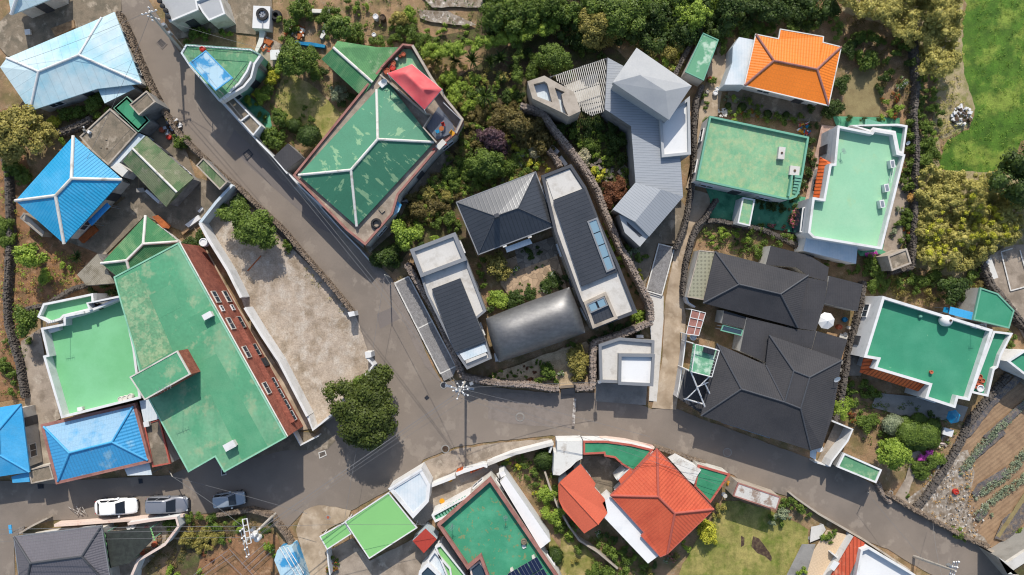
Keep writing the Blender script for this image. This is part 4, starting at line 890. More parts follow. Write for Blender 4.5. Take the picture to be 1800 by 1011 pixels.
canopy('side_fin', 'tall grey screen strip along the right of the smooth grey folded roof', 'screen', '1213,168 1219,168 1216,272 1212,272', 4.1, 'zinc_plain') if 0 else None
# basalt walls of the compound
swall('tall grey stone wall winding between the long skylight house and the grey ribbed house', '915,185 935,190 956,200 982,236 1004,262 1030,298 1051,334 1065,373 1078,403 1092,437 1100,447 1122,490 1144,534 1146,565', 2.4, .5, 'basalt_light', .26, rf='the winding stone wall')
swall('grey stone wall turning around the white-roofed garage', '1146,567 1095,588 1046,604 1043,625 1043,676 1041,682 1013,683', 2.2, .5, 'basalt_light', .26)
swall('low grey stone wall with a small gate along the road below the curved metal roof', '983,684 967,684 930,677 880,675 860,672 830,667 812,662 808,650', 1.7, .5, 'basalt_light', .26)
swall('grey stone wall between the parking strip and the white-square-roofed house', '714,464 730,490 762,544 785,595 802,634 809,652', 2.0, .5, 'basalt_light', .26)
swall('short stone wall stub beside the two white benches', '965,263 977,275 985,292', 1.6, .5, 'basalt_light', .24)
for i, (a, b) in enumerate((((969, 255), (982, 267)), ((985, 274), (996, 289)))):
    p, q = W(*a, .9), W(*b, .9); d = q-p; m = MB(); m.box((p.x+q.x)/2, (p.y+q.y)/2, .35, d.length, .42, .1, math.atan2(d.y, d.x)); t = thing('bench', ('upper' if i == 0 else 'lower')+' white stone bench beside the winding grey stone wall', 'bench', ((p.x+q.x)/2, (p.y+q.y)/2, 0), 'white benches by the stone wall'); m.build('seat', MATS['whiteplastic'], t)
    for f in (.15, .85):
        r = p.lerp(q, f); m = MB(); m.box(r.x, r.y, 0, .15, .38, .35, math.atan2(d.y, d.x)); m.build('leg', MATS['whiteplastic'], t)
# ------------------------------------------------------------ east side
pitched('house', 'house with a vivid orange tiled hip roof and dark ridges', 'house',
 'A=1329,61,3 N=1369,69,3 O=1372,52,3 T=1447,65,3 U=1446,75,3 B=1478,83,3 C=1456,185,3 D=1309,150,3 P=1360,107,4.6 Q=1436,122,4.6', 'ANOTUBCD', 'ANP NOTUQP UBQ BCQ CDPQ DAP', wall='white_wall', roof='orange_tile', caps='AP DP PQ QB QC', cap='brown_trim', capr=.13, gutter='white_dirty', rf='the vivid orange roof', rise=.38)
flat('shed', 'pale grey-blue lean-to on the left of the vivid orange roof', 'annex', '1299,65 1325,70 1310,151 1302,149 1273,149 1287,110 1288,82', 2.5, 0, roof='paleblue_roof', wall='paleblue_roof', trim=None, win=0)
flat('shed', 'small light green box shed beside the upper lane', 'shed', '1236,58 1263,70 1237,141 1205,126', 2.5, .06, .08, roof='shed_green', wall='offwhite_wall', trim='green_trim', rf='the small light green shed', win=0)
t, w = flat('house', 'single-storey house with a mottled pale green flat roof and thin green parapet', 'house', '1248,204 1422,241 1411,308 1404,338 1400,346 1390,350 1380,350 1225,316', 3.4, .35, .17, roof='worn_green', wall='white_wall', trim='green_trim', rf='the mottled pale green roof')
p = W(1376, 270, 3.3); 
t = prop_at('roof_hatch', 'upright white concrete hatch box on the mottled pale green roof', 'roof hatch', (1374, 269), 3.05); m = MB(); p = W(1374, 269, 3.5); m.box(p.x, p.y, 3.05, .7, 1.3, .5, -.12); m.build('box', MATS['concrete_white'], t); m = MB(); m.lathe(p.x, p.y, [(.12, 3.55), (.12, 3.62), (0, 3.62)], 10); m.build('knob', MATS['burnt'], t)
t = prop_at('roof_hatch', 'square white slab by the roof stairs of the mottled pale green roof', 'roof slab', (1397, 300), 3.05); m = MB(); p = W(1397, 300, 3.4); m.box(p.x, p.y, 3.05, 1.05, 1.0, .35, -.12); m.build('box', MATS['concrete_white'], t); m = MB(); m.lathe(p.x, p.y, [(.14, 3.4), (.14, 3.47), (0, 3.47)], 10); m.build('knob', MATS['burnt'], t)
gwall('green inner stair wall at the lower right of the mottled pale green roof', '1393,308 1387,345', 3.6, .18, 'green_trim', z0=3.0)
m = MB()
for k in range(6): p = W(1400-k*1.0, 312+k*5.6, 3.0-k*.1); m.box(p.x, p.y, 3.05, .75, .28, .5-k*.08, -.15)
tag(m.build('roof_stair', MATS['green_trim']), 'green steps beside the inner stair wall of the mottled roof', 'stairs')
flat('gate_house', 'narrow green gate roof with white rim standing in the green courtyard', 'gate house', '1306,347 1327,351 1318,397 1297,392', 2.6, .15, .12, roof='worn_green', wall='white_wall', trim='white_wall', win=0, rf='the narrow green gate roof')
# white parapet mint house
t, w = flat('house', 'house with a mint green roof enclosed by a tall white parapet', 'house', '1473,221 1533,233 1536,228 1572,234 1579,269 1591,272 1550,438 1430,418 1421,409 1429,347 1448,350 1459,288 1467,288', 4.1, .75, .22, roof='mint', wall='white_wall', trim='white_wall', rf='the mint green roof', win=1)
flat('stair_block', 'green stair flight between white walls along the top of the mint green roof', 'stairs', '1497,220 1578,218 1595,221 1588,270 1579,268 1572,233 1536,227 1532,232', 3.6, .5, .18, roof='emerald', wall='white_wall', trim='white_wall', win=0)
m = MB()
for k in range(12): p = W(1503+k*5.6, 226+k*.1, .6+k*.25); m.box(p.x, p.y, 3.0, .32, .9, .12+.02*k, -.1)
tag(m.build('stair_treads', MATS['green_trim']), 'row of green stair treads at the top of the mint green roof', 'stair treads')
m = MB(); q = [W(x, y, z) for (x, y), z in zip(P('1442,276 1465,288 1458,289 1446,350 1430,346'), (2.3, 3.3, 3.3, 3.3, 2.3))]
t = prop_at('tile_fringe', 'sloping orange tile fringe on the left wall of the mint green roof house', 'tile roof', (1447, 315), 2.4)
m.face(q[::-1] if area([(v_.x, v_.y) for v_ in q]) < 0 else q); m.face([v_-Vector((0, 0, .15)) for v_ in (q if area([(v_.x, v_.y) for v_ in q]) < 0 else q[::-1])]); m.build('tiles', MATS['orange_pan'], t)
flat('shed', 'white sloping lean-to roof below the mint green roof', 'annex', '1418,414 1432,419 1508,432 1505,464 1412,441', 2.6, 0, roof='paleblue_roof', wall='white_wall', trim=None, win=0)
bx('sun_room', 'row of square windows in a white frame beside the mint green roof', 'window bay', '1411,365 1420,363 1418,408 1406,408', 2.4, mat='glass', edge='white_wall', ew=.12)
flat('tower', 'small square concrete store with brown roof and pale rim', 'store', '1561,450 1594,437 1602,463 1568,476', 3.2, .12, .15, roof='concrete_dirty', wall='concrete_wall', trim='concrete_wall', win=0, rf='the small square concrete store')
for i, (x, y) in enumerate(((1566, 289), (1556, 331), (1548, 359))):
    p = W(x, y, 3.6); t = prop_at('ac_unit', ['upper', 'middle', 'lower'][i]+' white air conditioner along the right parapet of the mint green roof', 'air conditioner', (x, y), 3.35, 'air conditioners on the mint roof'); m = MB(); m.box(p.x, p.y, 3.36, .5, .85, .6, .2); m.build('case', MATS['whiteplastic'], t); m = MB(); m.box(p.x, p.y, 3.97, .3, .6, .02, .2); m.build('grille', MATS['steel'], t)
# emerald house
t, w = flat('house', 'house with an emerald green flat roof ringed by a thick white parapet', 'house', '1552,521 1745,580 1704,704 1684,700 1679,717 1627,700 1634,677 1537,648 1543,632 1519,628', 4.0, .7, .26, roof='emerald', wall='white_wall', trim='white_wall', rf='the emerald green roof', win=1)
flat('walkway', 'narrow emerald green side walkway with white walls right of the emerald roof', 'walkway', '1747,582 1780,586 1760,625 1754,646 1748,650 1737,697 1707,690', 3.6, .5, .2, roof='emerald', wall='white_wall', trim='white_wall', win=0)
flat('house', 'five-sided emerald flat roof with thin green rim in the upper right of the emerald house', 'annex', '1724,506 1754,516 1783,546 1774,577 1712,562', 3.4, .1, .12, roof='emerald', wall='offwhite_wall', trim='green_trim', win=0, rf='the five-sided emerald roof')
canopy('awning', 'light blue plastic awning above the emerald green roof', 'awning', '1671,539 1718,551 1714,564 1668,552', 3.0, 'plainblue')
bx('tarp', 'small saturated blue sheet at the left end of the light blue awning', 'sheet', '1660,540 1669,541 1667,551 1658,548', 2.6, z0=2.5, mat='tarpblue')
t = prop_at('tile_fringe', 'curved orange tile fringe on the lower left corner of the emerald house', 'tile roof', (1570, 665), 2.4)
for Q, hs in (('1512,655 1537,649 1634,677 1626,692', (2.4, 3.3, 3.3, 2.4)), ('1519,629 1543,633 1537,648 1512,655', (2.9, 3.3, 3.3, 2.4))):
    q = [W(x, y, z) for (x, y), z in zip(P(Q), hs)]; q = q if area([(v_.x, v_.y) for v_ in q]) > 0 else q[::-1]
    m = MB(); m.face(q); m.face([v_-Vector((0, 0, .15)) for v_ in q[::-1]]); m.build('tiles', MATS['orange_pan'], t)
t = prop_at('water_tank', 'white round water tank on the emerald green roof', 'water tank', (1664, 564), 3.3); p = W(1664, 564, 4.0); m = MB(); m.lathe(p.x, p.y, [(0, 3.32), (.5, 3.32), (.62, 3.6), (.6, 4.1), (.4, 4.35), (.15, 4.42), (0, 4.42)], 20); m.build('tank', MATS['whiteplastic'], t, smooth=True, merge=True); m = MB(); m.lathe(p.x+.15, p.y+.05, [(.13, 4.38), (.13, 4.5), (0, 4.5)], 10); m.build('lid', MATS['burnt'], t)
m = MB(); p = W(1617, 556, 3.4); m.lathe(p.x, p.y, [(.18, 3.3), (.2, 3.55), (.1, 3.65), (0, 3.65)], 10); tag(m.build('roof_vent', MATS['green_trim']), 'tiny pale green vent cap left of the white water tank', 'vent')
m = MB(); p = W(1636, 654, 3.4); m.lathe(p.x, p.y, [(.16, 3.3), (.2, 3.6), (.12, 3.6), (0, 3.5)], 10); tag(m.build('pot', MATS['terracotta']), 'single brown pot near the lower edge of the emerald roof', 'pot')
for i, (x, y, r) in enumerate(((1724, 663, .3), (1716, 670, .25), (1722, 674, .28), (1730, 670, .25), (1719, 680, .26), (1728, 679, .22), (1724, 683, .4))):
    p = W(x, y, 3.5); m = MB(); m.lathe(p.x, p.y, [(r*.7, 3.1), (r, 3.1+r), (r*.8, 3.12+r), (r*.7, 3.05+r*.8), (0, 3.05+r*.8)], 12); lab = ('large white round jar below the brown pots on the narrow walkway' if i == 6 else ['topmost', 'left', 'central', 'right', 'lower left', 'lower right'][i]+' brown clay pot of the cluster on the narrow emerald walkway'); tag(m.build('pot', MATS['whiteplastic' if i == 6 else 'terracotta']), lab, 'pot', None if i == 6 else 'clay pots on the walkway')
t, w = flat('house', 'corner of a white house with green roof at the right edge', 'house', '1771,635 1799,617 1860,620 1850,680 1799,657', 3.2, .3, .2, roof='emerald', wall='white_wall', trim='white_wall', win=0)
# black tile complex
pitched('house', 'charcoal tiled hip roof, upper wing of the black-roofed compound', 'house', 'A=1257,442,3.1 B=1421,484,3.1 C=1402,576,3.1 D=1236,533,3.1 P=1299,500,4.7 Q=1372,517,4.7', 'ABCD', 'ABQP BCQ CDPQ DAP', wall='offwhite_wall', roof='black_tile', caps='AP BQ CQ DP PQ', cap='dark_trim', capr=.1, rf='the upper charcoal hip roof')
B_ = dict(wall='offwhite_wall', roof='black_tile', trim=None, win=0)
flat('house', 'charcoal lean-to roof with clipped corner behind the upper charcoal hip roof', 'annex', '1355,432 1422,449 1457,470 1454,495 1421,486 1400,470 1346,466', 2.6, 0, **B_)
flat('house', 'charcoal connecting roof strip right of the upper charcoal hip roof', 'annex', '1418,487 1455,495 1449,535 1434,582 1400,577', 2.8, 0, **B_)
flat('shed', 'separate square charcoal roof above the white parasol', 'shed', '1458,485 1517,500 1508,547 1449,533', 2.8, 0, **B_)
flat('house', 'small charcoal roof piece above the green courtyard awning', 'annex', '1273,546 1313,558 1307,578 1269,568', 2.7, 0, **B_)
flat('house', 'wide charcoal roof slab linking the two charcoal hip roofs', 'annex', '1313,558 1401,579 1435,582 1427,614 1352,593 1352,640 1301,617', 2.9, 0, **B_)
flat('house', 'charcoal roof slab on the right of the compound below the parasol', 'annex', '1436,582 1490,597 1478,634 1427,615', 2.75, 0, **B_)
pitched('house', 'large charcoal double-hipped roof of the lower wing beside the road', 'house',
 'A=1352,589,3.4 B=1480,633,3.4 C=1464,730,3.4 D=1445,787,3.4 E=1425,792,3.4 F=1232,731,3.4 G=1260,604,3.4 H=1346,642,3.4 P=1395,652,5.0 Q=1423,663,5.0 R=1379,707,5.0 S=1407,718,5.0 T=1303,684,5.0', 'ABCDEFGH', 'ABQP BCDESQ PQSR APRH HRTG GTF TRSEF', wall='white_wall', roof='black_tile', caps='AP BQ PQ QS RS TR TG TF SE PR HR', cap='dark_trim', capr=.1, rf='the lower charcoal double-hipped roof', rise=.75)
canopy('awning', 'narrow grey ribbed awning on the street side of the lower charcoal roof', 'awning', '1270,738 1355,766 1353,771 1268,743', 2.7, 'zinc_light', post='white_wall')
flat('shed', 'low black flat roof below the lattice stair tower', 'annex', '1205,650 1248,660 1234,728 1192,700', 2.4, 0, **B_)
flat('shed', 'tan lean-to roof patterned with rows of dots left of the upper charcoal roof', 'annex', '1229,440 1258,443 1237,527 1208,522', 2.5, .04, .08, roof='tan_dots', wall='offwhite_wall', trim='concrete_wall', win=0, rf='the tan dotted roof')
canopy('awning', 'dark green glass awning with white frame in the charcoal roof courtyard', 'awning', '1271,571 1306,580 1303,590 1267,581', 2.5, 'glass', post='white_wall', edge='green_trim')
# tower platform with lattice stair
t = prop_at('roof_platform', 'green floored platform on white posts with railings above the lane', 'platform', (1232, 632)); ref('the green platform', P('1219,604 1260,615 1247,661 1212,652'))
q = [tuple(W(x, y, 5))[:2] for x, y in P('1219,604 1260,615 1247,661 1212,652')]; m = MB(); m.prism(q, 4.8, 5.0); m.build('floor', MATS['shed_green'], t)
m = MB()
for k in range(4):
    a, b = Vector(q[k]+(5.9,)), Vector(q[(k+1) % 4]+(5.9,)); m.tube(a, b, .05, 5)
    for i in range(9): p = a.lerp(b, i/9); m.tube((p.x, p.y, 5), p, .02, 4)
m.build('railing', MATS['white_wall'], t)
for k in range(4): m = MB(); m.tube(q[k]+(0,), q[k]+(4.8,), .09, 6); m.build('post', MATS['white_wall'], t)
m = MB(); qi = W(1246, 617, 5.2); m.box(qi.x, qi.y, 5.0, 1.2, .6, .35, -.3); m.build('rack', MATS['darksteel'], t)
t = prop_at('lattice_tower', 'white lattice steel stair frame leaning below the green platform', 'stair frame', (1228, 690)); m = MB()
for a, b, r in (((1213, 650, 4.8), (1243, 725, 3.2), .09), ((1248, 661, 4.8), (1205, 703, 3.2), .07), ((1204, 701, 3.2), (1242, 712, 3.0), .09), ((1242, 712, 3.0), (1255, 706, 3.0), .08), ((1238, 672, 4.2), (1254, 706, 3.0), .08), ((1214, 652, 4.8), (1230, 656, 4.8), .05), ((1226, 680, 4.2), (1245, 672, 4.2), .07)):
    m.tube(W(*a), W(*b), r, 5)
m.build('lattice', MATS['white_wall'], t)
for x, y in ((1205, 703), (1254, 706), (1242, 722)): p = W(x, y, 3.1); m = MB(); m.tube((p.x, p.y, 0), tuple(p), .06, 5); m.build('post', MATS['white_wall'], t)
t = prop_at('pergola', 'brown slatted pergola with white bars beside the lane', 'pergola', (1222, 568)); m = MB(); q = [tuple(W(x, y, 2.6))[:2] for x, y in P('1216,544 1240,550 1228,590 1206,587')]; m.prism(q, 2.5, 2.6); m.build('roof', MATS['brown_trim'], t)
m = MB(); Q4 = [Vector(p+(2.66,)) for p in q]
for f in (0, .33, .66, 1): m.tube(Q4[0].lerp(Q4[3], f), Q4[1].lerp(Q4[2], f), .05, 4)
for f in (0, .6, 1): m.tube(Q4[0].lerp(Q4[1], f), Q4[3].lerp(Q4[2], f), .05, 4)
m.build('bar', MATS['white_wall'], t)
for p in q: m = MB(); m.tube(p+(0,), p+(2.5,), .06, 5); m.build('post', MATS['white_wall'], t)
gwall('white lane wall running down beside the green platform', '1207,588 1200,640 1192,690 1190,698', 1.8, .12, 'white_wall')
gwall('white curved wall at the lane corner below the tan dotted roof', '1206,520 1210,532 1222,540', 1.6, .18, 'white_wall')
gwall('white-walled forecourt at the right end of the lower charcoal roof, right side', '1463,740 1499,755 1490,775 1463,810 1458,820', 2.2, .2, 'white_wall')
gwall('low white wall closing the forecourt at the road', '1432,812 1458,820', 1.4, .15, 'white_wall')
sheet('forecourt', '1465,742 1497,756 1458,820 1434,808 1450,775', 'concrete')
flat('gate_house', 'green gate roof with white rim beside the road, lower right', 'gate house', '1484,797 1550,826 1540,849 1472,821', 2.8, .15, .15, roof='terr_green', wall='grey_wall', trim='white_wall', win=0, rf='the green gate roof')
# parasol
def parasol(name, label, px, h, r, mat, n=8):
    p = W(px[0], px[1], h); t = thing(name, label, 'parasol', (p.x, p.y, 0)); m = MB()
    for k in range(n):
        a0, a1 = 2*math.pi*k/n+.2, 2*math.pi*(k+1)/n+.2
        m.face([(p.x, p.y, h+.35), (p.x+r*math.cos(a0), p.y+r*math.sin(a0), h-.1), (p.x+r*math.cos(a1), p.y+r*math.sin(a1), h-.1)])
        m.face([(p.x, p.y, h+.33), (p.x+r*math.cos(a1), p.y+r*math.sin(a1), h-.13), (p.x+r*math.cos(a0), p.y+r*math.sin(a0), h-.13)])
    m.build('canopy', MATS[mat], t); m = MB(); m.tube((p.x, p.y, 0), (p.x, p.y, h+.4), .03, 6); m.build('pole', MATS['steel'], t)
    m = MB(); m.lathe(p.x, p.y, [(0, .1), (.3, .1), (.3, 0)], 12); m.build('base', MATS['darksteel'], t); return t
parasol('parasol', 'white octagonal parasol between the black roofs', (1453, 564), 2.4, .95, 'whiteplastic')
parasol('parasol', 'rumpled turquoise covered parasol below the emerald house', (1677, 733), 1.9, .8, 'tarpblue', 6)
# ------------------------------------------------------------ south side
flat('carport', 'bright green flat carport roof with a white rim below the road', 'carport', '683,866 733,928 649,982 606,917', 2.7, .08, .12, roof='carport_green', wall='white_wall', trim='white_wall', win=0, over=3.0 if 0 else .0, rf='the bright green carport roof') if 0 else None
canopy('carport', 'bright green flat carport roof with a white rim below the road', 'carport', '683,866 733,928 649,982 606,917', 2.6, 'carport_green', post='white_wall', th=.16, edge='white_wall', rf='the bright green carport roof')
canopy('carport', 'small narrow green canopy with white rim at the left of the carport', 'canopy', '606,918 618,938 575,966 562,943', 2.3, 'carport_green', post='white_wall', th=.12, edge='white_wall')
flat('pavilion', 'white angular pavilion roof with pale blue tint beside the bright green carport', 'pavilion', '683,859 740,824 756,853 753,882 726,911', 3.0, .12, .35, roof='paleblue_roof', wall='white_wall', trim='white_wall', rf='the white angular pavilion', win=0)
flat('shed', 'small square brick-red shed roof between the carport and the big green terrace', 'shed', '748,929 768,948 745,973 725,951', 2.3, 0, roof='red_shed', wall='paleblue_roof', trim=None, win=0)
t, w = flat('house', 'house with a stained emerald roof terrace and brown-pink parapet at the bottom', 'house', '862,841 985,1020 1010,1080 880,1080 844,982 822,1001 769,923', 4.0, .6, .26, roof='stained_green', wall='offwhite_wall', trim='brown_trim', rf='the stained emerald terrace')
flat('stair_block', 'dark green stair run with white wall left of the stained emerald roof terrace', 'stairs', '759,906 822,872 834,866 838,877 826,888 778,912 765,918', 3.3, .3, .16, roof='terrace_green', wall='white_wall', trim='white_wall', win=0)
m = MB()
for k in range(11): p = W(770+k*5, 906-k*2.8, 3.1); m.box(p.x, p.y, 3.0, .2, .8, .1+.01*k, .5)
tag(m.build('stair_treads', MATS['green_trim']), 'row of dark green treads left of the stained emerald terrace', 'stair treads')
flat('annex', 'long plain white annex roof right of the stained emerald terrace', 'annex', '879,848 889,836 968,951 950,965', 3.2, 0, roof='white_roof', wall='white_wall', trim=None, win=0)
bx('box', 'white box at the top of the long plain white annex', 'box', '877,831 886,828 890,835 881,840', 2.8, mat='whiteplastic')
flat('annex', 'narrow green walkway roof with white walls at the bottom edge', 'walkway', '765,962 775,958 818,1011 840,1050 800,1050', 2.7, .3, .14, roof='carport_green', wall='white_wall', trim='white_wall', win=0)
flat('annex', 'white framed pale roof at the bottom edge below the brick-red shed', 'annex', '752,985 764,968 792,1000 800,1050 760,1050', 2.7, .35, .15, roof='paleblue_roof', wall='white_wall', trim='white_wall', win=0)
flat('annex', 'white rimmed skylight box at the bottom edge beside the pale roof', 'annex', '737,1005 752,990 775,1012 780,1045 730,1045', 3.0, .15, .3, roof='glass', wall='white_wall', trim='white_wall', win=0)
flat('annex', 'glazed stairwell box in the notch of the stained emerald terrace', 'stairwell', '826,1000 843,986 860,1011 870,1050 836,1050', 3.5, .1, .15, roof='glass', wall='brown_trim', trim='pink_trim', win=0)
# solar panels
t = prop_at('solar_array', 'black solar panel array on the stained emerald roof terrace', 'solar panels', (930, 1000), 3.4); A4 = [W(x, y, 4.2) for x, y in P('891,1009 944,978 990,1060 937,1091')]
nx, ny = 3, 4
for i in range(nx):
    for j in range(ny):
        def pt(u, v_): return A4[0].lerp(A4[1], u).lerp(A4[3].lerp(A4[2], u), v_)
        g = .01; a, b, d, e = pt(i/nx+g, j/ny+g), pt((i+1)/nx-g, j/ny+g), pt((i+1)/nx-g, (j+1)/ny-g), pt(i/nx+g, (j+1)/ny-g)
        m = MB(); q = [(p.x, p.y) for p in (a, b, d, e)]; m.prism(q, 4.15, 4.19); f = m.build('panel_frame', MATS['steel'], t)
        m = MB()
        for r_ in range(3):
            s0, s1 = r_/3+.015, (r_+1)/3-.015; m.prism([tuple(a.lerp(b, s0))[:2], tuple(a.lerp(b, s1))[:2], tuple(e.lerp(d, s1))[:2], tuple(e.lerp(d, s0))[:2]], 4.191, 4.2)
        m.build('cells', MATS['solar'], f)
for x, y in ((900, 1000), (938, 978)): m = MB(); p = W(x, y, 3.5); m.box(p.x, p.y, 3.38, .3, .3, .75, .5); m.build('support', MATS['concrete_white'], t)
# red roofs
pitched('house', 'curved red metal gable roof at the left of the red-roofed house', 'outbuilding', 'A=986,846,2.9 B=1021,816,2.9 C=1047,850,2.9 D=1045,857,2.9 E=1063,877,2.9 F=1068,902,2.9 G=1052,922,3.5 H=1027,938,2.9 I=990,896,2.9 J=982,879,2.9 K=981,853,2.9 L=985,849,3.5', 'LABCDEFGHIJK', 'LABCDEFG LGHIJK', roof='red_metal', wall='white_wall', caps='LG', cap='red_metal', capr=.08, over=.2, rf='the curved red metal roof', win=1)
pitched('house', 'house with a large red tiled hip roof below the road', 'house', 'A=1155,790,3.3 B=1254,895,3.3 C=1173,973,3.3 D=1161,978,3.3 N=1128,942,3.3 O=1133,936,3.3 F=1074,871,3.3 P=1157,873,5.4 Q=1186,902,5.4', 'ABCDNOF', 'ABQP BCQ CDNOFPQ FAP'.replace('CDNOFPQ', 'CDNOFPQ'), roof='red_tile', wall='white_wall', caps='AP BQ CQ FP PQ', cap='red_trim', capr=.14, gutter='red_trim', rf='the large red tiled roof', rise=.42)
flat('annex', 'small red tiled porch roof against the upper left of the large red roof', 'porch', '1087,844 1107,824 1114,831 1092,852', 2.9, 0, roof='red_metal', wall='white_wall', trim=None, win=0)
flat('annex', 'long white lean-to roof along the lower left of the large red tiled roof', 'annex', '1057,886 1072,873 1133,935 1129,942 1158,977 1139,991 1062,910 1067,902', 2.9, 0, roof='white_roof', wall='white_wall', trim=None, win=0)
flat('annex', 'white stepped flat roof above the curved red metal roof', 'annex', '979,776 1024,775 1024,806 1013,812 1003,822 984,836 972,835 974,797 979,797', 2.8, 0, roof='white_dirty', wall='white_wall', trim=None, win=0, rf='the white stepped roof')
flat('annex', 'curved dark green flat roof with brick-red rim along the road', 'annex', '1026,776 1066,776 1110,782 1148,791 1132,810 1114,829 1094,817 1081,805 1063,802 1062,797 1026,799', 2.8, .12, .16, roof='emerald2', wall='white_wall', trim='red_trim', win=0, rf='the curved dark green flat roof')
flat('annex', 'four-sided dark green flat roof with brick-red rim right of the large red roof', 'annex', '1228,818 1283,834 1249,884 1221,855', 2.8, .12, .16, roof='emerald2', wall='offwhite_wall', trim='red_trim', win=0, rf='the four-sided green roof')
flat('annex', 'white angular roof between the large red roof and the four-sided green roof', 'annex', '1195,806 1233,826 1225,838 1220,852 1210,845 1184,815', 3.0, 0, roof='white_dirty', wall='white_wall', trim=None, win=0)
bx('shed', 'grey-white wedge box beside the round concrete yard of the red-roofed house', 'box', '1081,840 1098,824 1103,830 1086,846', 2.2, mat='white_dirty')
gwall('white wall with pink base following the road above the curved dark green roof', '1028,773 1066,772 1100,776 1150,788', 1.2, .25, 'pink_trim')
flat('gate_house', 'rusty white rectangular gate roof between road and lawn', 'gate house', '1298,849 1372,874 1365,897 1289,872', 2.8, .05, .1, roof='rusty_white', wall='concrete_wall', trim='brown_trim', win=0, rf='the rusty white gate roof')
pitched('house', 'corner of a house with red tile hip roof at the bottom right', 'house', 'A=1502,943,1.8 B=1521,955,1.8 C=1513,968,1.8 D=1480,1040,1.8 E=1450,1030,1.8', 'ABCDE', 'ABC ACDE', roof='red_pan', wall='white_wall', over=.1, win=0, rf='the red tile corner')
flat('house', 'white flat roof with tall parapet at the bottom right beside the road', 'house', '1514,967 1527,962 1608,1010 1680,1060 1490,1100', 2.4, .6, .2, roof='white_roof', wall='white_wall', trim='white_wall', win=0, rf='the bottom-right white roof')
bx('awning', 'small white slanted awning beside the cream tiled patio', 'awning', '1458,998 1466,986 1476,990 1466,1004', 2.3, z0=2.2, mat='whiteplastic')
gwall('low white wall across the cream tiled patio', '1462,972 1478,985', 1.0, .15, 'white_wall')
flat('house', 'corner of a concrete-roofed building at the lower right edge', 'house', '1755,980 1771,990 1840,945 1900,905 1990,1080 1850,1090', 3.4, .25, 1.0, roof='darksoil', wall='concrete_grey', trim='concrete_white', win=0)
# garden walls and stone walls
G = gwall
G('white garden wall with grey coping along the road above the garden bushes', '857,816 905,797 972,780', 1.6, .3, cop='concrete_white', rf='the white roadside wall')
G('white wall end piece dropping beside the white stepped roof', '972,780 966,796', 1.5, .2)
G('white entrance wall with orange brick panels right of the white pavilion', '756,855 790,842 800,838', 1.5, .35, 'white_wall')
G('white entrance wall with orange brick panels below the central pole', '802,834 815,829 850,818 857,820', 1.5, .35, 'white_wall')
bx('brick_panel', 'orange brick panel in the entrance wall below the central pole', 'brick panel', '826,828 850,818 851,822 827,832', 1.3, mat='orange_pan')
bx('brick_panel', 'short orange brick panel left of the white gate post', 'brick panel', '802,829 813,825 814,832 803,836', 1.3, mat='orange_pan')
G('white curved garden wall below the shrubs left of the curved red metal roof', '958,830 966,855 980,890 1000,925 1018,950 1050,970 1086,1000', 1.2, .2, 'concrete_wall')
G('white inner courtyard wall left of the bright green carport', '575,966 577,990 580,1011', 1.6, .15)
G('long thin kerb wall between lawn edge and the lower road, right', '1388,866 1400,876 1440,904 1520,950 1600,1003', .7, .2, 'concrete_wall')
swall('dark basalt wall dropping along the left street above the gravel lot', '402,318 418,330 440,352 480,388 500,408 530,445 570,490 595,520 618,549', 1.2, .34, 'basalt_brown', .2, rf='the gravel-lot basalt wall')
swall('basalt wall along the left side of the upper street beside the parked scrap', '205,20 222,55 240,100 262,150 285,195 310,232 345,268 400,318', 1.3, .34, 'basalt_brown', .2)
swall('dark basalt wall at the far left edge', '0,262 10,300 14,420 8,520 10,570 30,640 40,700', 1.0, .42, 'basalt', .24, rf='the far left basalt wall')
swall('low curved basalt wall above the bright blue tiled house', '88,235 110,230 140,218 158,208', 1.0, .6, 'basalt', .3)
swall('low rubble wall across the red soil above the bright green roof terrace', '40,545 80,535 125,508 155,500', .7, .36, 'basalt', .23)
swall('dark basalt wall on the right of the long lane', '1262,350 1240,385 1228,395 1218,420 1208,460 1203,500 1203,522', 1.2, .36, 'basalt', .23, rf='the dark lane wall')
swall('dark basalt wall on the left of the long lane beside the ribbed roof', '1236,150 1226,175 1222,215 1222,300 1216,345 1207,390 1196,420 1188,438', 1.2, .36, 'basalt', .23)
swall('dark basalt wall between the upper thicket and the small light green shed', '1232,50 1205,95 1185,135', 1.1, .36, 'basalt', .23)
swall('curved basalt wall holding the garden bed below the green courtyard', '1246,388 1268,388 1292,394 1340,402 1400,430 1430,452', .9, .36, 'basalt', .26)
swall('long dark basalt wall running down between the gardens and the yellow thicket', '1610,60 1616,140 1610,200 1614,260 1613,320 1610,400 1606,470 1570,478', 1.3, .36, 'basalt', .25, rf='the long dark basalt wall')
swall('basalt retaining wall curving along the field edge below the emerald house', '1775,660 1740,700 1705,745 1690,780 1660,830 1625,880 1605,900', .5, .6, 'basalt', .3, rf='the field retaining wall')
swall('basalt wall beside the parking place below the yellow thicket', '1728,455 1745,500 1770,530 1800,570 1830,590', 1.1, .6, 'basalt', .3)
swall('rough basalt wall beside the black roofs and the emerald house', '1520,495 1515,545 1500,600 1488,660 1478,720 1470,740', 1.0, .36, 'basalt', .26, rf='the rough basalt wall')
swall('dark stone kerb wall along the upper side of the lower road', '1560,868 1600,892 1660,925 1712,952 1740,962', .9, .35, 'basalt_brown', .25)
swall('curved stone wall around the allotment beside the low utility pole', '380,906 440,898 475,908 500,940 520,975 530,1011', 1.1, .34, 'basalt_brown', .2, rf='the curved allotment wall')
swall('rough stone edging along the road beside the rusty white gate roof', '1150,786 1200,802 1240,815', .6, .3, 'basalt_brown', .24)
swall('low stone kerb along the road edge right of the gate roof by the road', '1545,850 1552,868 1568,886', .7, .3, 'basalt_light', .24)
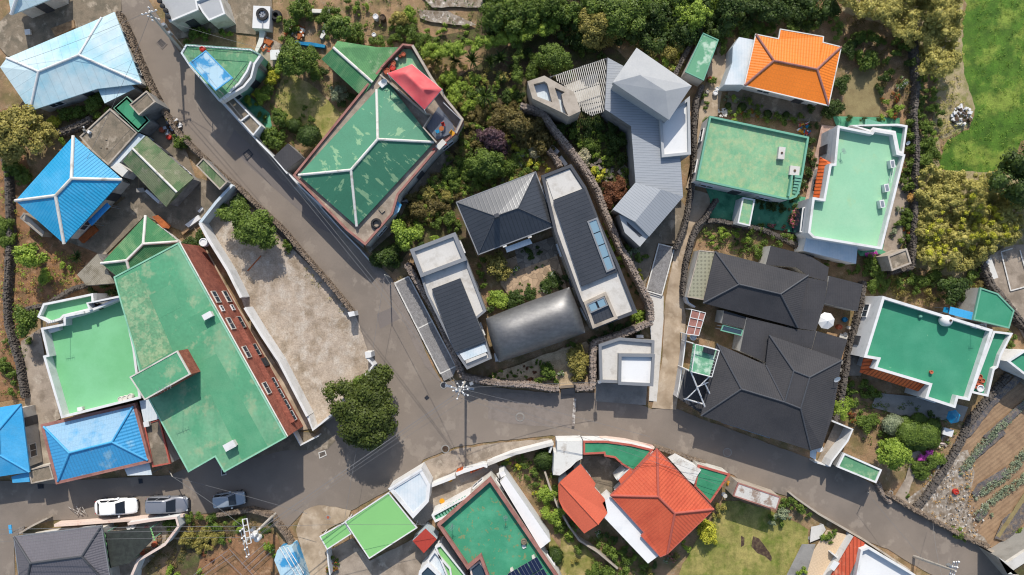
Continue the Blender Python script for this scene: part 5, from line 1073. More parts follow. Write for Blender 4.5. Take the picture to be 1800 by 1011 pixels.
G('concrete footbridge wall at the lower right of the field', '1712,950 1755,975 1770,990', .8, .3, 'concrete_wall')
# ------------------------------------------------------------ vehicles
def car(name, label, cat, px, ang, L_, Wd, Ht, paint, rails=False, group=None, hatch=True, hood=.95):
    p = W(px[0], px[1], .7); t = thing(name, label, cat, (p.x, p.y, 0), group, ang)
    # profile stations: x, half width, belt height, bottom
    X = np.linspace(-L_/2, L_/2, 25); m = MB(); rows = []
    for x in X:
        u = 2*x/L_; hw = Wd/2*(1-abs(u)**5*.17-(abs(u)**16)*.3); 
        belt = Ht*.60 if u < .30 else Ht*(.60-.13*((u-.30)/.70)**1.5)
        if u < -.92: belt = Ht*.60-.12*((-u-.92)/.08)
        if u > .93: belt -= .16*((u-.93)/.07)
        b = .22+.12*max(0, abs(u)-.85)/.15
        sec = [(0, b), (hw*.8, b), (hw*.97, b+.1), (hw, b+.3), (hw*.985, belt-.18), (hw*.93, belt-.04), (hw*.75, belt+.02), (0, belt+.05)]
        rows.append([(x, y, z) for y, z in sec]+[(x, -y, z) for y, z in sec[-2:0:-1]])
    n = len(rows[0])
    for i in range(len(rows)-1):
        for k in range(n): m.face([rows[i][k], rows[i][(k+1) % n], rows[i+1][(k+1) % n], rows[i+1][k]])
    m.face(rows[0][::-1]); m.face(rows[-1])
    m.v = [tuple(v) for v in m.v]
    def put(mb, nm, mt, par=t, sm=False):
        off = parent_world(par); mb.v = [(v[0]+off.x, v[1]+off.y, v[2]+off.z) for v in mb.v]; o = mb.build(nm, mt, par, smooth=sm, merge=sm)
        return o
    body = put(m, 'body', MATS[paint], t, True)
    # cabin
    z0 = Ht*.60; x0, x1 = -L_/2*(.93 if hatch else .84), L_*.235; r0, r1 = -L_/2*(.82 if hatch else .58), L_*.02; hb, ht = Wd/2*.90, Wd/2*.73
    def cab(f):   # f in 0..1 height
        e = f
        return [(x0+(r0-x0)*e, hb+(ht-hb)*e), (x1+(r1-x1)*e, hb+(ht-hb)*e)]
    m = MB(); lv = []
    for f, z in ((0, z0), (.85, z0+(Ht-z0)*.86), (1.0, Ht-.02), (1.12, Ht)):
        (xa, ya), (xb, yb) = cab(min(f, 1)); k = .0 if f <= 1 else .12
        xa += k; xb -= k; ya -= k; yb -= k; xm = (xa+xb)/2; c_ = .05 if f > .9 else .06
        ring_ = [(xa, -ya+.1, z), (xa+.08, -ya, z), (xb-.2, -yb, z), (xb-.04, -yb+.16, z), (xb+c_, 0, z), (xb-.04, yb-.16, z), (xb-.2, yb, z), (xa+.08, ya, z), (xa, ya-.1, z), (xa-c_, 0, z)]
        lv.append(ring_)
    for a, b in zip(lv[:-1], lv[1:]):
        for k in range(10): m.face([a[k], a[(k+1) % 10], b[(k+1) % 10], b[k]])
    m.face(lv[-1]); roof = put(m, 'cabin', MATS[paint], t, True)
    def panel(pts, nm='window', mat='carglass', lift=.012):
        v = [Vector(q) for q in pts]; nrm = (v[1]-v[0]).cross(v[2]-v[0]).normalized(); cc = sum(v, Vector())/len(v)
        if nrm.dot(cc-Vector(((x0+x1)/2, 0, z0))) < 0: nrm = -nrm; v = v[::-1]
        m = MB(); m.face([q+nrm*lift for q in v]); m.face([q-nrm*.01 for q in v[::-1]])
        for k in range(len(v)):
            a, b = v[k], v[(k+1) % len(v)]; m.face([a-nrm*.01, b-nrm*.01, b+nrm*lift, a+nrm*lift])
        put(m, nm, MATS[mat], t)
    def L3(f, sx, y): (xa, ya), (xb, yb) = cab(f); z = z0+(Ht-z0)*f; x = xb if sx > 0 else xa; yy = (yb if sx > 0 else ya); return (x+(.03 if sx > 0 else -.03), y*yy, z)
    panel([L3(.05, 1, -.84), L3(.05, 1, .84), L3(.84, 1, .80), L3(.84, 1, -.80)], 'windscreen', lift=.03)
    panel([L3(.12, -1, -.82), L3(.12, -1, .82), L3(.84, -1, .78), L3(.84, -1, -.78)], 'rear_window', lift=.03)
    for sd in (-1, 1):
        for a, b in ((.05, .47), (.51, .93)):
            def S(f, u): (xa, ya), (xb, yb) = cab(f); xx = xa+.08+(xb-.2-xa-.08)*u; return (xx, sd*ya, z0+(Ht-z0)*f)
            panel([S(.1, a), S(.1, b), S(.82, b-.02), S(.82, a+.02)], 'side_window')
        m = MB(); m.box(L_*.09, sd*(Wd/2+.09), z0-.02, .16, .2, .14, 0); put(m, 'mirror', MATS[paint], t)
        m = MB(); m.box(L_/2-.2, sd*Wd*.31, Ht*.38, .22, .3, .12, -.5*sd); put(m, 'headlight', MATS['headlamp'], t)
        m = MB(); m.box(-L_/2+.1, sd*Wd*.33, Ht*.42, .1, .22, .14, .4*sd); put(m, 'taillight', MATS['taillamp'], t)
        for wx in (-L_*.31, L_*.31):
            o = thing('wheel', None, None, (0, 0, 0)); bpy.data.objects.remove(o)
            m = MB(); m.tube((wx, sd*(Wd/2-.23), .33), (wx, sd*(Wd/2-.005), .33), .33, 20); wh = put(m, 'wheel', MATS['tyre'], t)
            m = MB(); m.tube((wx, sd*(Wd/2-.1), .33), (wx, sd*(Wd/2+.01), .33), .2, 12); put(m, 'rim', MATS['rim'], wh)
        if rails:
            m = MB(); m.path([(r0+.1, sd*ht*.9, Ht+.0), (r0+.3, sd*ht*.92, Ht+.07), (r1-.35, sd*ht*.92, Ht+.07), (r1-.15, sd*ht*.9, Ht)], .025, 5); put(m, 'roof_rail', MATS['steel'], t)
        m = MB(); m.box(-L_*.02, sd*(Wd/2+.002), Ht*.5, .18, .03, .03); m.box(-L_*.2, sd*(Wd/2+.002), Ht*.5, .18, .03, .03); put(m, 'door_handle', MATS['steel'], t)
    m = MB(); m.box(L_/2-.03, 0, .33, .12, Wd*.7, .14); put(m, 'grille', MATS['blackplastic'], t)
    m = MB(); m.box(-L_/2+.0, 0, .5, .05, .5, .12); put(m, 'number_plate', MATS['whiteplastic'], t)
    return t
car('parked_car', 'white saloon car parked leftmost of the three on the lower left street', 'car', (204, 891), .04, 4.75, 1.85, 1.45, 'paint_white', hatch=False)
car('parked_car', 'dark grey estate car with silver roof rails parked between the white and blue-grey cars', 'car', (294, 887), .01, 4.7, 1.9, 1.68, 'paint_grey', rails=True)
car('parked_car', 'small blue-grey car parked in the big roof shadow beside the stone wall', 'car', (403, 878), .12, 3.6, 1.6, 1.55, 'paint_silver')
# ------------------------------------------------------------ poles and cables
def pole(label, base, top, h, arms=(), extras=(), r=.17, ref_=None, name='utility_pole'):
    b = W(*base, 0); tp = W(*top, h); t = thing(name, label, 'utility pole', (b.x, b.y, 0)); m = MB(); m.tube((b.x, b.y, 0), tp, r, 12, r*.6); m.build('shaft', MATS['polecon'], t)
    for (f, dx, dy, l) in arms:
        p = Vector((b.x, b.y, 0)).lerp(tp, f); d = Vector((dx, dy, 0)).normalized(); m = MB(); a, c_ = p-d*l/2, p+d*l/2; m.tube(a, c_, .05, 4); m.build('crossarm', MATS['steel'], t)
        for s in (.04, .3, .7, .96): m = MB(); q = a.lerp(c_, s); m.lathe(q.x, q.y, [(.05, q.z), (.09, q.z+.08), (.05, q.z+.12), (.09, q.z+.18), (0, q.z+.25)], 8); m.build('insulator', MATS['whiteplastic'], t)
    for (f, dx, dy, kind) in extras:
        p = Vector((b.x, b.y, 0)).lerp(tp, f)+Vector((dx, dy, 0)); m = MB()
        if kind == 'can': m.lathe(p.x, p.y, [(0, p.z-.45), (.3, p.z-.45), (.3, p.z+.35), (.15, p.z+.45), (0, p.z+.45)], 14); m.build('transformer', MATS['whiteplastic'], t)
        elif kind == 'lamp': m.tube(p-Vector((dx, dy, 0)), p, .035, 5); m.box(p.x, p.y, p.z-.06, .7, .25, .12, math.atan2(dy, dx)); m.build('lamp_head', MATS['steel'], t)
        elif kind == 'box': m.box(p.x, p.y, p.z-.3, .35, .3, .6, .4); m.build('junction_box', MATS['steel'], t)
    if ref_: ref(ref_, [base, top])
    return t
pole('grey concrete utility pole with many crossarms at the central road junction', (819, 668), (808, 688), 8.6, ((.98, 1, -.5, 2.0), (.93, .35, 1, 1.9), (.88, 1, .1, 1.6), (.82, .6, -1, 1.5), (.75, 1, .4, 1.3)), ((.8, -1.3, .3, 'lamp'), (.66, 1.0, .4, 'box'), (.7, -.5, -.3, 'box'), (.6, .9, -.2, 'lamp')), ref_='the central utility pole')
pole('concrete utility pole with ladder-like double crossarm and two transformers by the allotment', (484, 903), (428, 956), 8.8, ((.99, .25, -1, 2.9), (.93, .25, -1, 2.9), (.80, 1, .6, 1.6), (.66, 1, .8, 1.4)), ((.80, .35, .25, 'can'), (.74, .55, -.3, 'can'), (.7, -.1, .5, 'box')), ref_='the transformer pole')
m = MB()
for k in range(5):
    f = k/4; a, b = W(426+8*f, 913+44*f, 8.9), W(434+8*f, 912+42*f, 8.9); m.tube(a, b, .04, 4)
m.tube(W(426, 913, 8.9), W(434, 957, 8.9), .06, 4); m.tube(W(434, 911, 8.9), W(442, 954, 8.9), .06, 4)
t_ = [o for o in COL.objects if o.get('label', '').startswith('concrete utility pole with ladder')][0]; m.build('rack', MATS['white_wall'], t_)
pole('concrete utility pole with fanned crossarms leaning over the top of the upper street', (318, 88), (262, 21), 7.6, ((.98, 1, .3, 1.6), (.94, -.3, 1, 1.5), (.85, 1, -.3, 1.3)), ((.6, .2, .3, 'box'), (.4, .1, .25, 'box')), ref_='the upper street pole')
pole('thin grey pole at the upper end of the parking strip', (686, 488), (676, 483), 4.6, (), (), .09)
pole('thin steel pole with meter box at the lower left corner of the white-roofed garage', (1050, 671), (1052, 673), 4.0, (), ((.9, .1, .1, 'box'),), .06)
pole('slim leaning stay pole at the corner of the blue-and-white tiled roof annex', (298, 828), (303, 838), 4.5, (), (), .07)
pole('utility pole crossarms at the bottom right edge over the road', (1606, 978), (1680, 1004), 8.4, ((.99, .3, 1, 2.2), (.95, .3, 1, 2.0), (.9, .3, 1, 1.8)), ((.8, .3, .2, 'box'),))
pole('thin street pole standing in the road shade below the forecourt', (1524, 864), (1527, 866), 2.6, (), (), .05)
t = thing('street_sign', 'small blue and white street name sign beside the low brown wall', 'sign', W(44, 925, 0)); p = W(44, 925, 0); m = MB(); m.tube(p, (p.x, p.y, 2.4), .04, 6); m.build('post', MATS['steel'], t); m = MB(); m.box(p.x, p.y+.45, 2.2, .32, .95, .1, .1); m.build('panel', MATS['plainblue'], t)
def cable(label, a, b, sag=.6, r=.028, name='overhead_cable'):
    A, B = W(*a), W(*b); m = MB(); r *= .8; pts = []
    for i in range(17): u = i/16; q = A.lerp(B, u); q.z -= sag*4*u*(1-u); pts.append(q)
    m.path(pts, r, 4); tag(m.build(name, MATS['cablemat']), label, 'cable', 'overhead cables')
CB = [('thick bundled cable from the transformer pole up to the central pole', (455, 932, 8), (806, 690, 7.6), .5, .05),
 ('upper line of the pair between the transformer pole and the central pole', (440, 950, 8.4), (800, 700, 8.2), .8, .03),
 ('lower thin line from the transformer pole to the central pole', (450, 945, 8), (812, 706, 7), 1.2, .02),
 ('left line of the pair running down the upper street', (266, 24, 7.5), (806, 686, 7.8), .7, .024),
 ('right line of the pair running down the upper street', (271, 20, 7.4), (812, 684, 8.2), .8, .024),
 ('cable crossing the big round tree from top to bottom', (676, 484, 4.4), (606, 910, 3.5), .3, .022),
 ('thin cable from the parking strip pole to the central pole', (676, 484, 4.5), (806, 688, 8), .3, .026),
 ('line from the central pole towards the right over the garage', (812, 684, 7.8), (1143, 768, 6.6), .6, .022),
 ('second line from the central pole fanning right across the road', (810, 690, 7.6), (1285, 850, 4), .9, .022),
 ('lower line from the central pole across the red roofs', (809, 700, 7.2), (1290, 862, 4), 1.1, .02),
 ('cable along the stone wall above the road to the garage corner pole', (812, 682, 7), (1050, 672, 4), .4, .024),
 ('topmost of the horizontal lines leaving the transformer pole to the left', (428, 925, 8.6), (-200, 936, 8.6), .3, .03),
 ('second horizontal line leaving the transformer pole to the left', (430, 933, 8.6), (-200, 944, 8.6), .3, .024),
 ('third horizontal line leaving the transformer pole to the left', (434, 945, 8.5), (-200, 958, 8.6), .4, .02),
 ('horizontal line from the transformer pole to the right over the carport yard', (440, 926, 8.6), (760, 922, 4), .3, .022),
 ('service line from the transformer pole across the street to the roof annex', (445, 940, 8), (303, 838, 4.4), .3, .026),
 ('long service line from the roof annex corner past the small car to the right', (303, 838, 4.4), (540, 903, 3.6), .2, .024),
 ('thin line from the upper street pole down to the mossy roofs', (264, 26, 7.3), (150, 285, 3.2), .4, .02),
 ('thin line over the sky-blue metal roof', (262, 20, 7.4), (30, 110, 3.6), .3, .02),
 ('long line above the green terrace on the upper street', (268, 24, 7.2), (460, 260, 3), .6, .022),
 ('line from the upper street pole to the white units in the yard', (300, 40, 5), (478, 90, 3), .3, .02),
 ('straight thin line crossing the lower right road', (1524, 866, 2.5), (1625, 985, 3.5), .2, .02),
 ('white guy line at the field end of the road', (1640, 920, 1.2), (1655, 1011, 7), .2, .022),
 ('line crossing the road below the double-hipped charcoal roof', (1142, 770, 6.4), (1300, 850, 3), .3, .018)]
for q in CB: cable(*q)
# ------------------------------------------------------------ plants
def leafmesh(name, cen, nor, size, asp=.75, extra=None):
    n = len(cen); r_ = rng.normal(size=(n, 3)); t = np.cross(nor, r_); t /= np.linalg.norm(t, axis=1)[:, None]+1e-9; b = np.cross(nor, t); b /= np.linalg.norm(b, axis=1)[:, None]+1e-9
    t *= size[:, None]/2; b *= size[:, None]/2*asp
    v = np.stack([cen-t*.35-b, cen+t-b*.2, cen+t*.3+b, cen-t+b*.2], 1).reshape(-1, 3)
    nv = len(v); F = n; ev, ef = (extra if extra else (np.zeros((0, 3)), []))
    me = bpy.data.meshes.new(name); allv = np.concatenate([v, ev]); me.vertices.add(len(allv)); me.vertices.foreach_set('co', allv.astype(np.float32).ravel())
    loops = np.arange(nv); ls = np.arange(0, nv, 4); lt = np.full(F, 4)
    if len(ef):
        ea = np.array(ef)+nv; loops = np.concatenate([loops, ea.ravel()]); ls = np.concatenate([ls, nv+np.arange(len(ea))*ea.shape[1]]); lt = np.concatenate([lt, np.full(len(ea), ea.shape[1])])
    me.loops.add(len(loops)); me.loops.foreach_set('vertex_index', loops.astype(np.int32)); me.polygons.add(len(ls)); me.polygons.foreach_set('loop_start', ls.astype(np.int32)); me.polygons.foreach_set('loop_total', lt.astype(np.int32))
    me.update(calc_edges=True); return me
_ico = {}
def ico(sub=2):
    if sub not in _ico:
        bm = bmesh.new(); bmesh.ops.create_icosphere(bm, subdivisions=sub, radius=1); _ico[sub] = (np.array([v.co[:] for v in bm.verts]), [[v.index for v in f.verts] for f in bm.faces]); bm.free()
    return _ico[sub]
def rdir(n, up=0.0):
    d = rng.normal(size=(n, 3)); d[:, 2] = d[:, 2]+up; d /= np.linalg.norm(d, axis=1)[:, None]; return d
def crown_arrays(R_, hz, z0, ncl, crad, leaf, per, seedless=0, core=True):
    """clumps on an uneven dome; returns leaf centres, normals and a lumpy core"""
    C_, Nn = [], []; ev, ef = [], []; iv, if_ = ico(1)
    lob = rng.uniform(0, 6.28, 4); amp = rng.uniform(.06, .2, 4)
    for k in range(ncl):
        a = rng.uniform(0, 2*math.pi); rr = math.sqrt(rng.uniform(0, 1)); edge = 1+sum(amp[i]*math.sin((i+2)*a+lob[i]) for i in range(4))
        x, y = math.cos(a)*rr*R_*.80*edge, math.sin(a)*rr*R_*.80*edge
        z = z0+hz*(.35+.62*math.sqrt(max(0, 1-rr**2))*rng.uniform(.65, 1.1)); cr = crad*rng.uniform(.7, 1.25)
        n = max(6, int(per*cr*cr/(crad*crad))); d = rdir(n, .55); pos = np.array([x, y, z])+d*cr*rng.uniform(.72, 1.08, (n, 1))*np.array([1, 1, .8])
        C_.append(pos); Nn.append(d+rng.normal(size=(n, 3))*.45+np.array([0, 0, .25]))
        if core:
            b = len(ev)*len(iv); ev.append(iv*np.array([cr*.68, cr*.68, cr*.5])*rng.uniform(.85, 1.1, (len(iv), 1))+np.array([x, y, z-cr*.12])); ef += [[b+i for i in f] for f in if_]
    return np.concatenate(C_), np.concatenate(Nn), (np.concatenate(ev) if ev else np.zeros((0, 3))), ef
def nz(a): return a/(np.linalg.norm(a, axis=1)[:, None]+1e-9)
PROTO = {}
def proto(kind, s):
    key = (kind, s)
    if key in PROTO: return PROTO[key]
    if kind == 'S': a = crown_arrays(.6, .8, 0, 7, .27, .1, 55); lf = .12
    elif kind == 'M': a = crown_arrays(1.2, 1.6, 0, 20, .40, .13, 75); lf = .16
    elif kind == 'L': a = crown_arrays(2.4, 2.8, 0, 55, .62, .2, 105); lf = .22
    elif kind == 'X': a = crown_arrays(4, 4.4, 0, 120, .85, .24, 150); lf = .26
    elif kind == 'T':
        n = 1500; d = rdir(n, .3); lum = 1+.06*np.sin(d[:, 0]*5+s)*np.cos(d[:, 1]*6); pos = d*np.array([1, 1, .8])*lum[:, None]*rng.uniform(.93, 1.03, (n, 1)); pos[:, 2] += .8
        iv, if_ = ico(2); a = (pos, d+rng.normal(size=(n, 3))*.4, iv*np.array([.94, .94, .75])+np.array([0, 0, .8]), if_); lf = .12
    elif kind == 'P':
        C_, V, F_ = [], [], []
        for k in range(46):
            an = rng.uniform(0, 6.28); el = rng.uniform(.1, 1.3); l = rng.uniform(.8, 1.15); d = np.array([math.cos(an)*math.cos(el), math.sin(an)*math.cos(el), math.sin(el)]); s_ = np.array([-math.sin(an), math.cos(an), 0])*.045
            p0 = np.array([0, 0, .5]); p1 = p0+d*l*.6; p2 = p0+d*l+np.array([0, 0, -.22]); b = len(V); V += [p0-s_, p0+s_, p1+s_, p1-s_, p2+s_*.2, p2-s_*.2]; F_ += [[b, b+1, b+2, b+3], [b+3, b+2, b+4, b+5]]
        me = bpy.data.meshes.new('blades'); me.from_pydata([tuple(v) for v in V], [], F_); PROTO[key] = me; return me
    me = leafmesh('foliage', a[0], nz(a[1]), np.full(len(a[0]), lf)*rng.uniform(.7, 1.3, len(a[0])), extra=(a[2], a[3])); PROTO[key] = me; return me
KR = {'S': .6, 'M': 1.2, 'L': 2.4, 'X': 4.0, 'T': 1.0, 'P': 1.0}
DESC = {'oak': 'large olive green', 'dk': 'dark green', 'md': 'mid green', 'lt': 'fresh bright green', 'yl': 'yellow-green', 'ol': 'olive brown', 'pu': 'purple-leaved', 'rd': 'reddish-brown', 'wh': 'cream-white', 'pk': 'pink-flowering', 'mg': 'magenta-flowering', 'or': 'tan-orange', 'gy': 'grey-green', 'br': 'brownish', 'wf': 'white-flowering', 'rf': 'red-flowering', 'vd': 'very dark green', 'bamb': 'straw-green'}
PL = []
def where(x, y):
    best = None
    for ph, pts, bb in REFS:
        dx = max(bb[0]-x, 0, x-bb[2]); dy = max(bb[1]-y, 0, y-bb[3]); n = len(pts); d = 1e9
        for k in range(n):
            a, b = Vector(pts[k]), Vector(pts[(k+1) % n]); ab = b-a; u = max(0, min(1, (Vector((x, y))-a).dot(ab)/max(1e-6, ab.dot(ab)))) if ab.length else 0
            d = min(d, (a+ab*u-Vector((x, y))).length)
        cx, cy = sum(p[0] for p in pts)/n, sum(p[1] for p in pts)/n
        if best is None or d < best[0]: best = (d, ph, x-cx, y-cy)
    d, ph, dx, dy = best; a = abs(dx) > abs(dy)*2.2; b = abs(dy) > abs(dx)*2.2
    v = 'above' if dy < 0 else 'below'; h = 'left of' if dx < 0 else 'right of'
    if a: return h+' '+ph
    if b: return v+' '+ph
    return {'above':'upper','below':'lower'}[v]+' '+h+' '+ph
ORD = ['leftmost', 'second from left', 'third from left', 'fourth from left', 'fifth from left', 'sixth from left', 'seventh from left', 'eighth from left', 'ninth from left', 'tenth from left', 'eleventh from left', 'twelfth from left', 'thirteenth from left', 'fourteenth from left', 'fifteenth from left', 'sixteenth from left']
def plants(col, kind, data, hf=1.0):
    for q in data.split():
        v = [float(x) for x in q.split(',')]; x, y, r = v[:3]; z = v[3] if len(v) > 3 else None; PL.append((col, kind, x, y, r, hf))
def make_plants():
    items = []
    for col, kind, x, y, r, hf in PL:
        rm = r*KM*1.04
        k = kind
        if kind == 'A': k = 'S' if rm < .85 else 'M' if rm < 1.75 else 'L' if rm < 3.1 else 'X'
        tree = kind == 'A' and r >= 24 or (kind == 'T' and r >= 20)
        noun = ('tree' if tree else 'shrub') if k not in ('T', 'P') else ('clipped tree' if tree else 'clipped round bush') if k == 'T' else 'spiky fan plant'
        if k == 'S': noun = 'small bush'
        items.append([DESC[col]+' '+noun+' '+where(x, y), x, y, r, col, k, tree, noun, hf])
    sm = [it for it in items if it[5] in 'SML' and not it[6]]; sm.sort(key=lambda i: -i[3]); small = sm[290:]; ids = set(id(i) for i in small)
    items = [it for it in items if id(it) not in ids]; VV, FF, MI, cols, nb = [], [], [], [], 0
    for _, x, y, r, col, k, tree, noun, hf in small:
        me = proto(k, rnd.randrange(3)); n = len(me.vertices); a = np.empty(n*3, np.float32); me.vertices.foreach_get('co', a); a = a.reshape(-1, 3).astype(float); sc = r*KM*1.04/KR[k]; an = rnd.random()*6.28
        zs = sc*hf*rnd.uniform(.85, 1.1); p = W(x, y, .4*zs); X = (a[:, 0]*math.cos(an)-a[:, 1]*math.sin(an))*sc+p.x; Y = (a[:, 0]*math.sin(an)+a[:, 1]*math.cos(an))*sc+p.y; VV.append(np.stack([X, Y, a[:, 2]*zs], 1))
        if col not in cols: cols.append(col)
        F = [[v+nb for v in q.vertices] for q in me.polygons]; FF += F; MI += [cols.index(col)]*len(F); nb += n
    me = bpy.data.meshes.new('small_shrubs'); me.from_pydata(np.concatenate(VV).tolist(), [], FF); [me.materials.append(MATS[q]) for q in cols]; me.polygons.foreach_set('material_index', MI); o = bpy.data.objects.new('small_shrubs', me); COL.objects.link(o); tag(o, 'scattered small shrubs and low plants across all the gardens', None, None, 'stuff')
    g = {}
    for it in items: g.setdefault(it[0], []).append(it)
    for lab, L_ in g.items():
        L_.sort(key=lambda i: (i[1], i[2]))
        for i, it in enumerate(L_):
            _, x, y, r, col, k, tree, noun, hf = it
            l = lab if len(L_) == 1 else (ORD[min(i, 15)]+' '+lab)
            rm = r*KM*1.04; sc = rm/KR[k]; zs = sc*hf*rnd.uniform(.85, 1.1); trunk = 1.1*rm if tree else 0; trunk = min(trunk, 2.6)*.7
            hm = {'S': .8, 'M': 1.6, 'L': 2.8, 'X': 4.4, 'T': 1.6, 'P': .8}[k]*zs
            p = W(x, y, trunk+hm*.55); me = proto(k, rnd.randrange(3))
            grp = 'planted '+noun+('es' if noun.endswith('sh') else 's') if len(L_) > 1 else None
            nm = 'tree' if tree else {'T': 'topiary_bush', 'P': 'fan_plant'}.get(k, 'shrub'); cat = 'tree' if tree else ('plant' if k == 'P' else 'shrub')
            if tree:
                t = thing(nm, l, cat, (p.x, p.y, 0), grp); o = bpy.data.objects.new('crown', me); COL.objects.link(o); o.parent = t; o.location = (0, 0, trunk)
                m = MB(); tr = .05*rm+.06; m.tube((p.x, p.y, 0), (p.x+.05*rm, p.y, trunk+hm*.35), tr, 8, tr*.6)
                for j in range(5):
                    a = j*1.26+rnd.random(); m.tube((p.x+.04*rm, p.y, trunk+hm*.15), (p.x+math.cos(a)*rm*.6, p.y+math.sin(a)*rm*.6, trunk+hm*.6), tr*.5, 6, tr*.2)
                m.build('trunk', MATS['bark'], t)
            else:
                o = bpy.data.objects.new(nm, me); COL.objects.link(o); o.location = (p.x, p.y, -.05*hm); tag(o, l, cat, grp)
            o.scale = (sc*rnd.uniform(.93, 1.07), sc*rnd.uniform(.93, 1.07), zs); o.rotation_euler = (0, 0, rnd.random()*6.28)
            if not o.data.materials: o.data.materials.append(None)
            o.material_slots[0].link = 'OBJECT'; o.material_slots[0].material = MATS[col]
def mass(name, label, poly, h, crad, dens, col, leaf=.2, kind='stuff', per=60, hv=.35, core=True):
    """a thicket or hedge: clumps spread over the traced area, one mesh"""
    pp = P(poly); xs = [p[0] for p in pp]; ys = [p[1] for p in pp]; A_ = abs(area(pp))*KM*KM; n = max(3, int(A_*dens)); C_, Nn, ev, ef = [], [], [], []; iv, if_ = ico(1); k = 0; tries = 0
    while k < n and tries < n*30:
        tries += 1; x, y = rnd.uniform(min(xs), max(xs)), rnd.uniform(min(ys), max(ys))
        if not inpoly(x, y, pp): continue
        k += 1; hh = h*(1+hv*mnoise.noise(Vector((x*.03, y*.03, 3)))*2)*rnd.uniform(.8, 1.1); cr = crad*rnd.uniform(.65, 1.3); p = W(x, y, max(.05, hh)); z = max(.02, hh-cr*.4); m_ = max(5, int(per*(cr/crad)**2)); d = rdir(m_, .6)
        C_.append(np.array([p.x, p.y, z])+d*cr*rng.uniform(.7, 1.1, (m_, 1))*np.array([1, 1, .75])); Nn.append(d+rng.normal(size=(m_, 3))*.45+np.array([0, 0, .3]))
        if core:
            b = len(ev)*len(iv); ev.append(iv*np.array([cr*.72, cr*.72, max(.1, min(cr*.6, z))])*rng.uniform(.85, 1.1, (len(iv), 1))+np.array([p.x, p.y, z-cr*.15])); ef += [[b+i for i in f] for f in if_]
    c_ = np.concatenate(C_); c_[:, 2] = np.maximum(c_[:, 2], .03); me = leafmesh(name, c_, nz(np.concatenate(Nn)), np.full(len(c_), leaf)*rng.uniform(.65, 1.35, len(c_)), extra=(np.concatenate(ev), ef) if core else None)
    me.materials.append(MATS[col]); o = bpy.data.objects.new(name, me); COL.objects.link(o); return tag(o, label, None if kind == 'stuff' else 'hedge', None, 'stuff' if kind == 'stuff' else None)
# ------------------------------------------------------------ plant positions (traced crowns: x, y, radius)
A = plants
# big tree at the junction
A('oak', 'A', '641,722,61', .85); A('md', 'A', '652,690,30', 1.0)
# left side
A('ol', 'A', '28,232,42 20,262,28 78,228,24', .8); A('yl', 'A', '58,205,16 95,215,13', .8); A('md', 'A', '138,196,13 165,185,17 182,172,14 205,178,12 115,200,14 20,296,18 40,312,16 6,208,14')
A('lt', 'A', '172,205,9 110,246,8 190,198,8')
A('md', 'A', '318,248,15 8,395,18 12,425,15 47,560,24 75,455,10 60,430,8'); A('lt', 'A', '52,450,25 80,490,14 115,470,10'); A('dk', 'A', '185,508,12 165,512,10 200,512,10'); A('dk', 'P', '137,452,15')
A('md', 'A', '8,640,14 20,665,12 25,690,9 15,600,10 52,600,7 30,612,6'); A('lt', 'A', '32,620,6')
A('md', 'A', '410,379,26 450,402,34 470,418,25 430,362,16 395,372,14', .75); A('dk', 'A', '418,355,13 338,430,18 352,418,14 325,436,12', .8); A('md', 'A', '465,385,14 505,432,10 510,440,7')
# upper street gardens
A('md', 'A', '342,62,13 360,58,12 395,60,9 332,73,8 510,45,14 495,38,10 520,105,32 540,118,22 552,98,14 503,67,12'); A('lt', 'A', '365,60,9 404,60,6 499,118,17 462,172,14 440,180,11')
A('yl', 'A', '480,139,14 452,168,9'); A('md', 'A', '467,118,12 470,160,13 492,208,18 508,222,10 460,205,8 482,245,22 470,240,14 455,238,11'); A('lt', 'A', '486,235,12 478,252,10')
A('dk', 'T', '517,221,13 543,238,20'); A('md', 'A', '548,212,8 530,205,6 560,245,7 535,190,6'); A('wh', 'A', '556,236,6'); A('gy', 'A', '594,163,16'); A('dk', 'A', '612,172,12 570,128,10 600,185,9', .6)
A('md', 'A', '530,15,22 548,30,12 572,28,14 580,60,10 602,50,26 625,62,20 590,20,12 610,8,9 630,12,9 603,35,10'); A('lt', 'A', '540,8,10 520,25,9 626,20,8 644,10,7 720,25,15'); A('ol', 'A', '705,35,17')
A('md', 'A', '710,50,15 728,64,16 740,72,16 690,70,10 670,75,9 650,78,8 635,75,7 745,95,12 690,45,9'); A('lt', 'S', '643,45,4 782,50,8 818,52,9 750,58,7 770,60,6 668,45,3')
# woodland strip at the top
A('md', 'A', '880,22,36 905,30,22 868,34,16 925,18,30 965,10,30 1088,30,36 1120,15,26 1155,20,22 1168,48,16 1000,28,24 1040,12,26')
A('lt', 'A', '898,38,16 950,24,18 985,20,18 1195,15,22 1225,30,26 1255,8,20 1110,50,15'); A('ol', 'A', '1045,45,30 1020,58,20 1065,62,22 1150,88,20 1175,95,16 1190,75,16')
A('dk', 'A', '1010,75,16 1200,48,20 1285,12,26 1325,12,24 1365,18,24 1400,25,20 1180,30,18 1215,62,16 1270,40,12 1310,45,14 1435,30,18 1455,15,20 1420,50,10'); A('yl', 'A', '1355,8,12 1160,62,10 1190,98,10 1345,15,8')
A('lt', 'A', '1165,105,12 1188,120,10 1295,20,9 1232,12,14 1200,85,11')
A('md', 'A', '1275,52,14 1292,40,10 1310,62,14 1330,50,14 1345,58,10 1358,55,9 1268,75,9 1385,42,9 1295,10,12 1420,42,9')
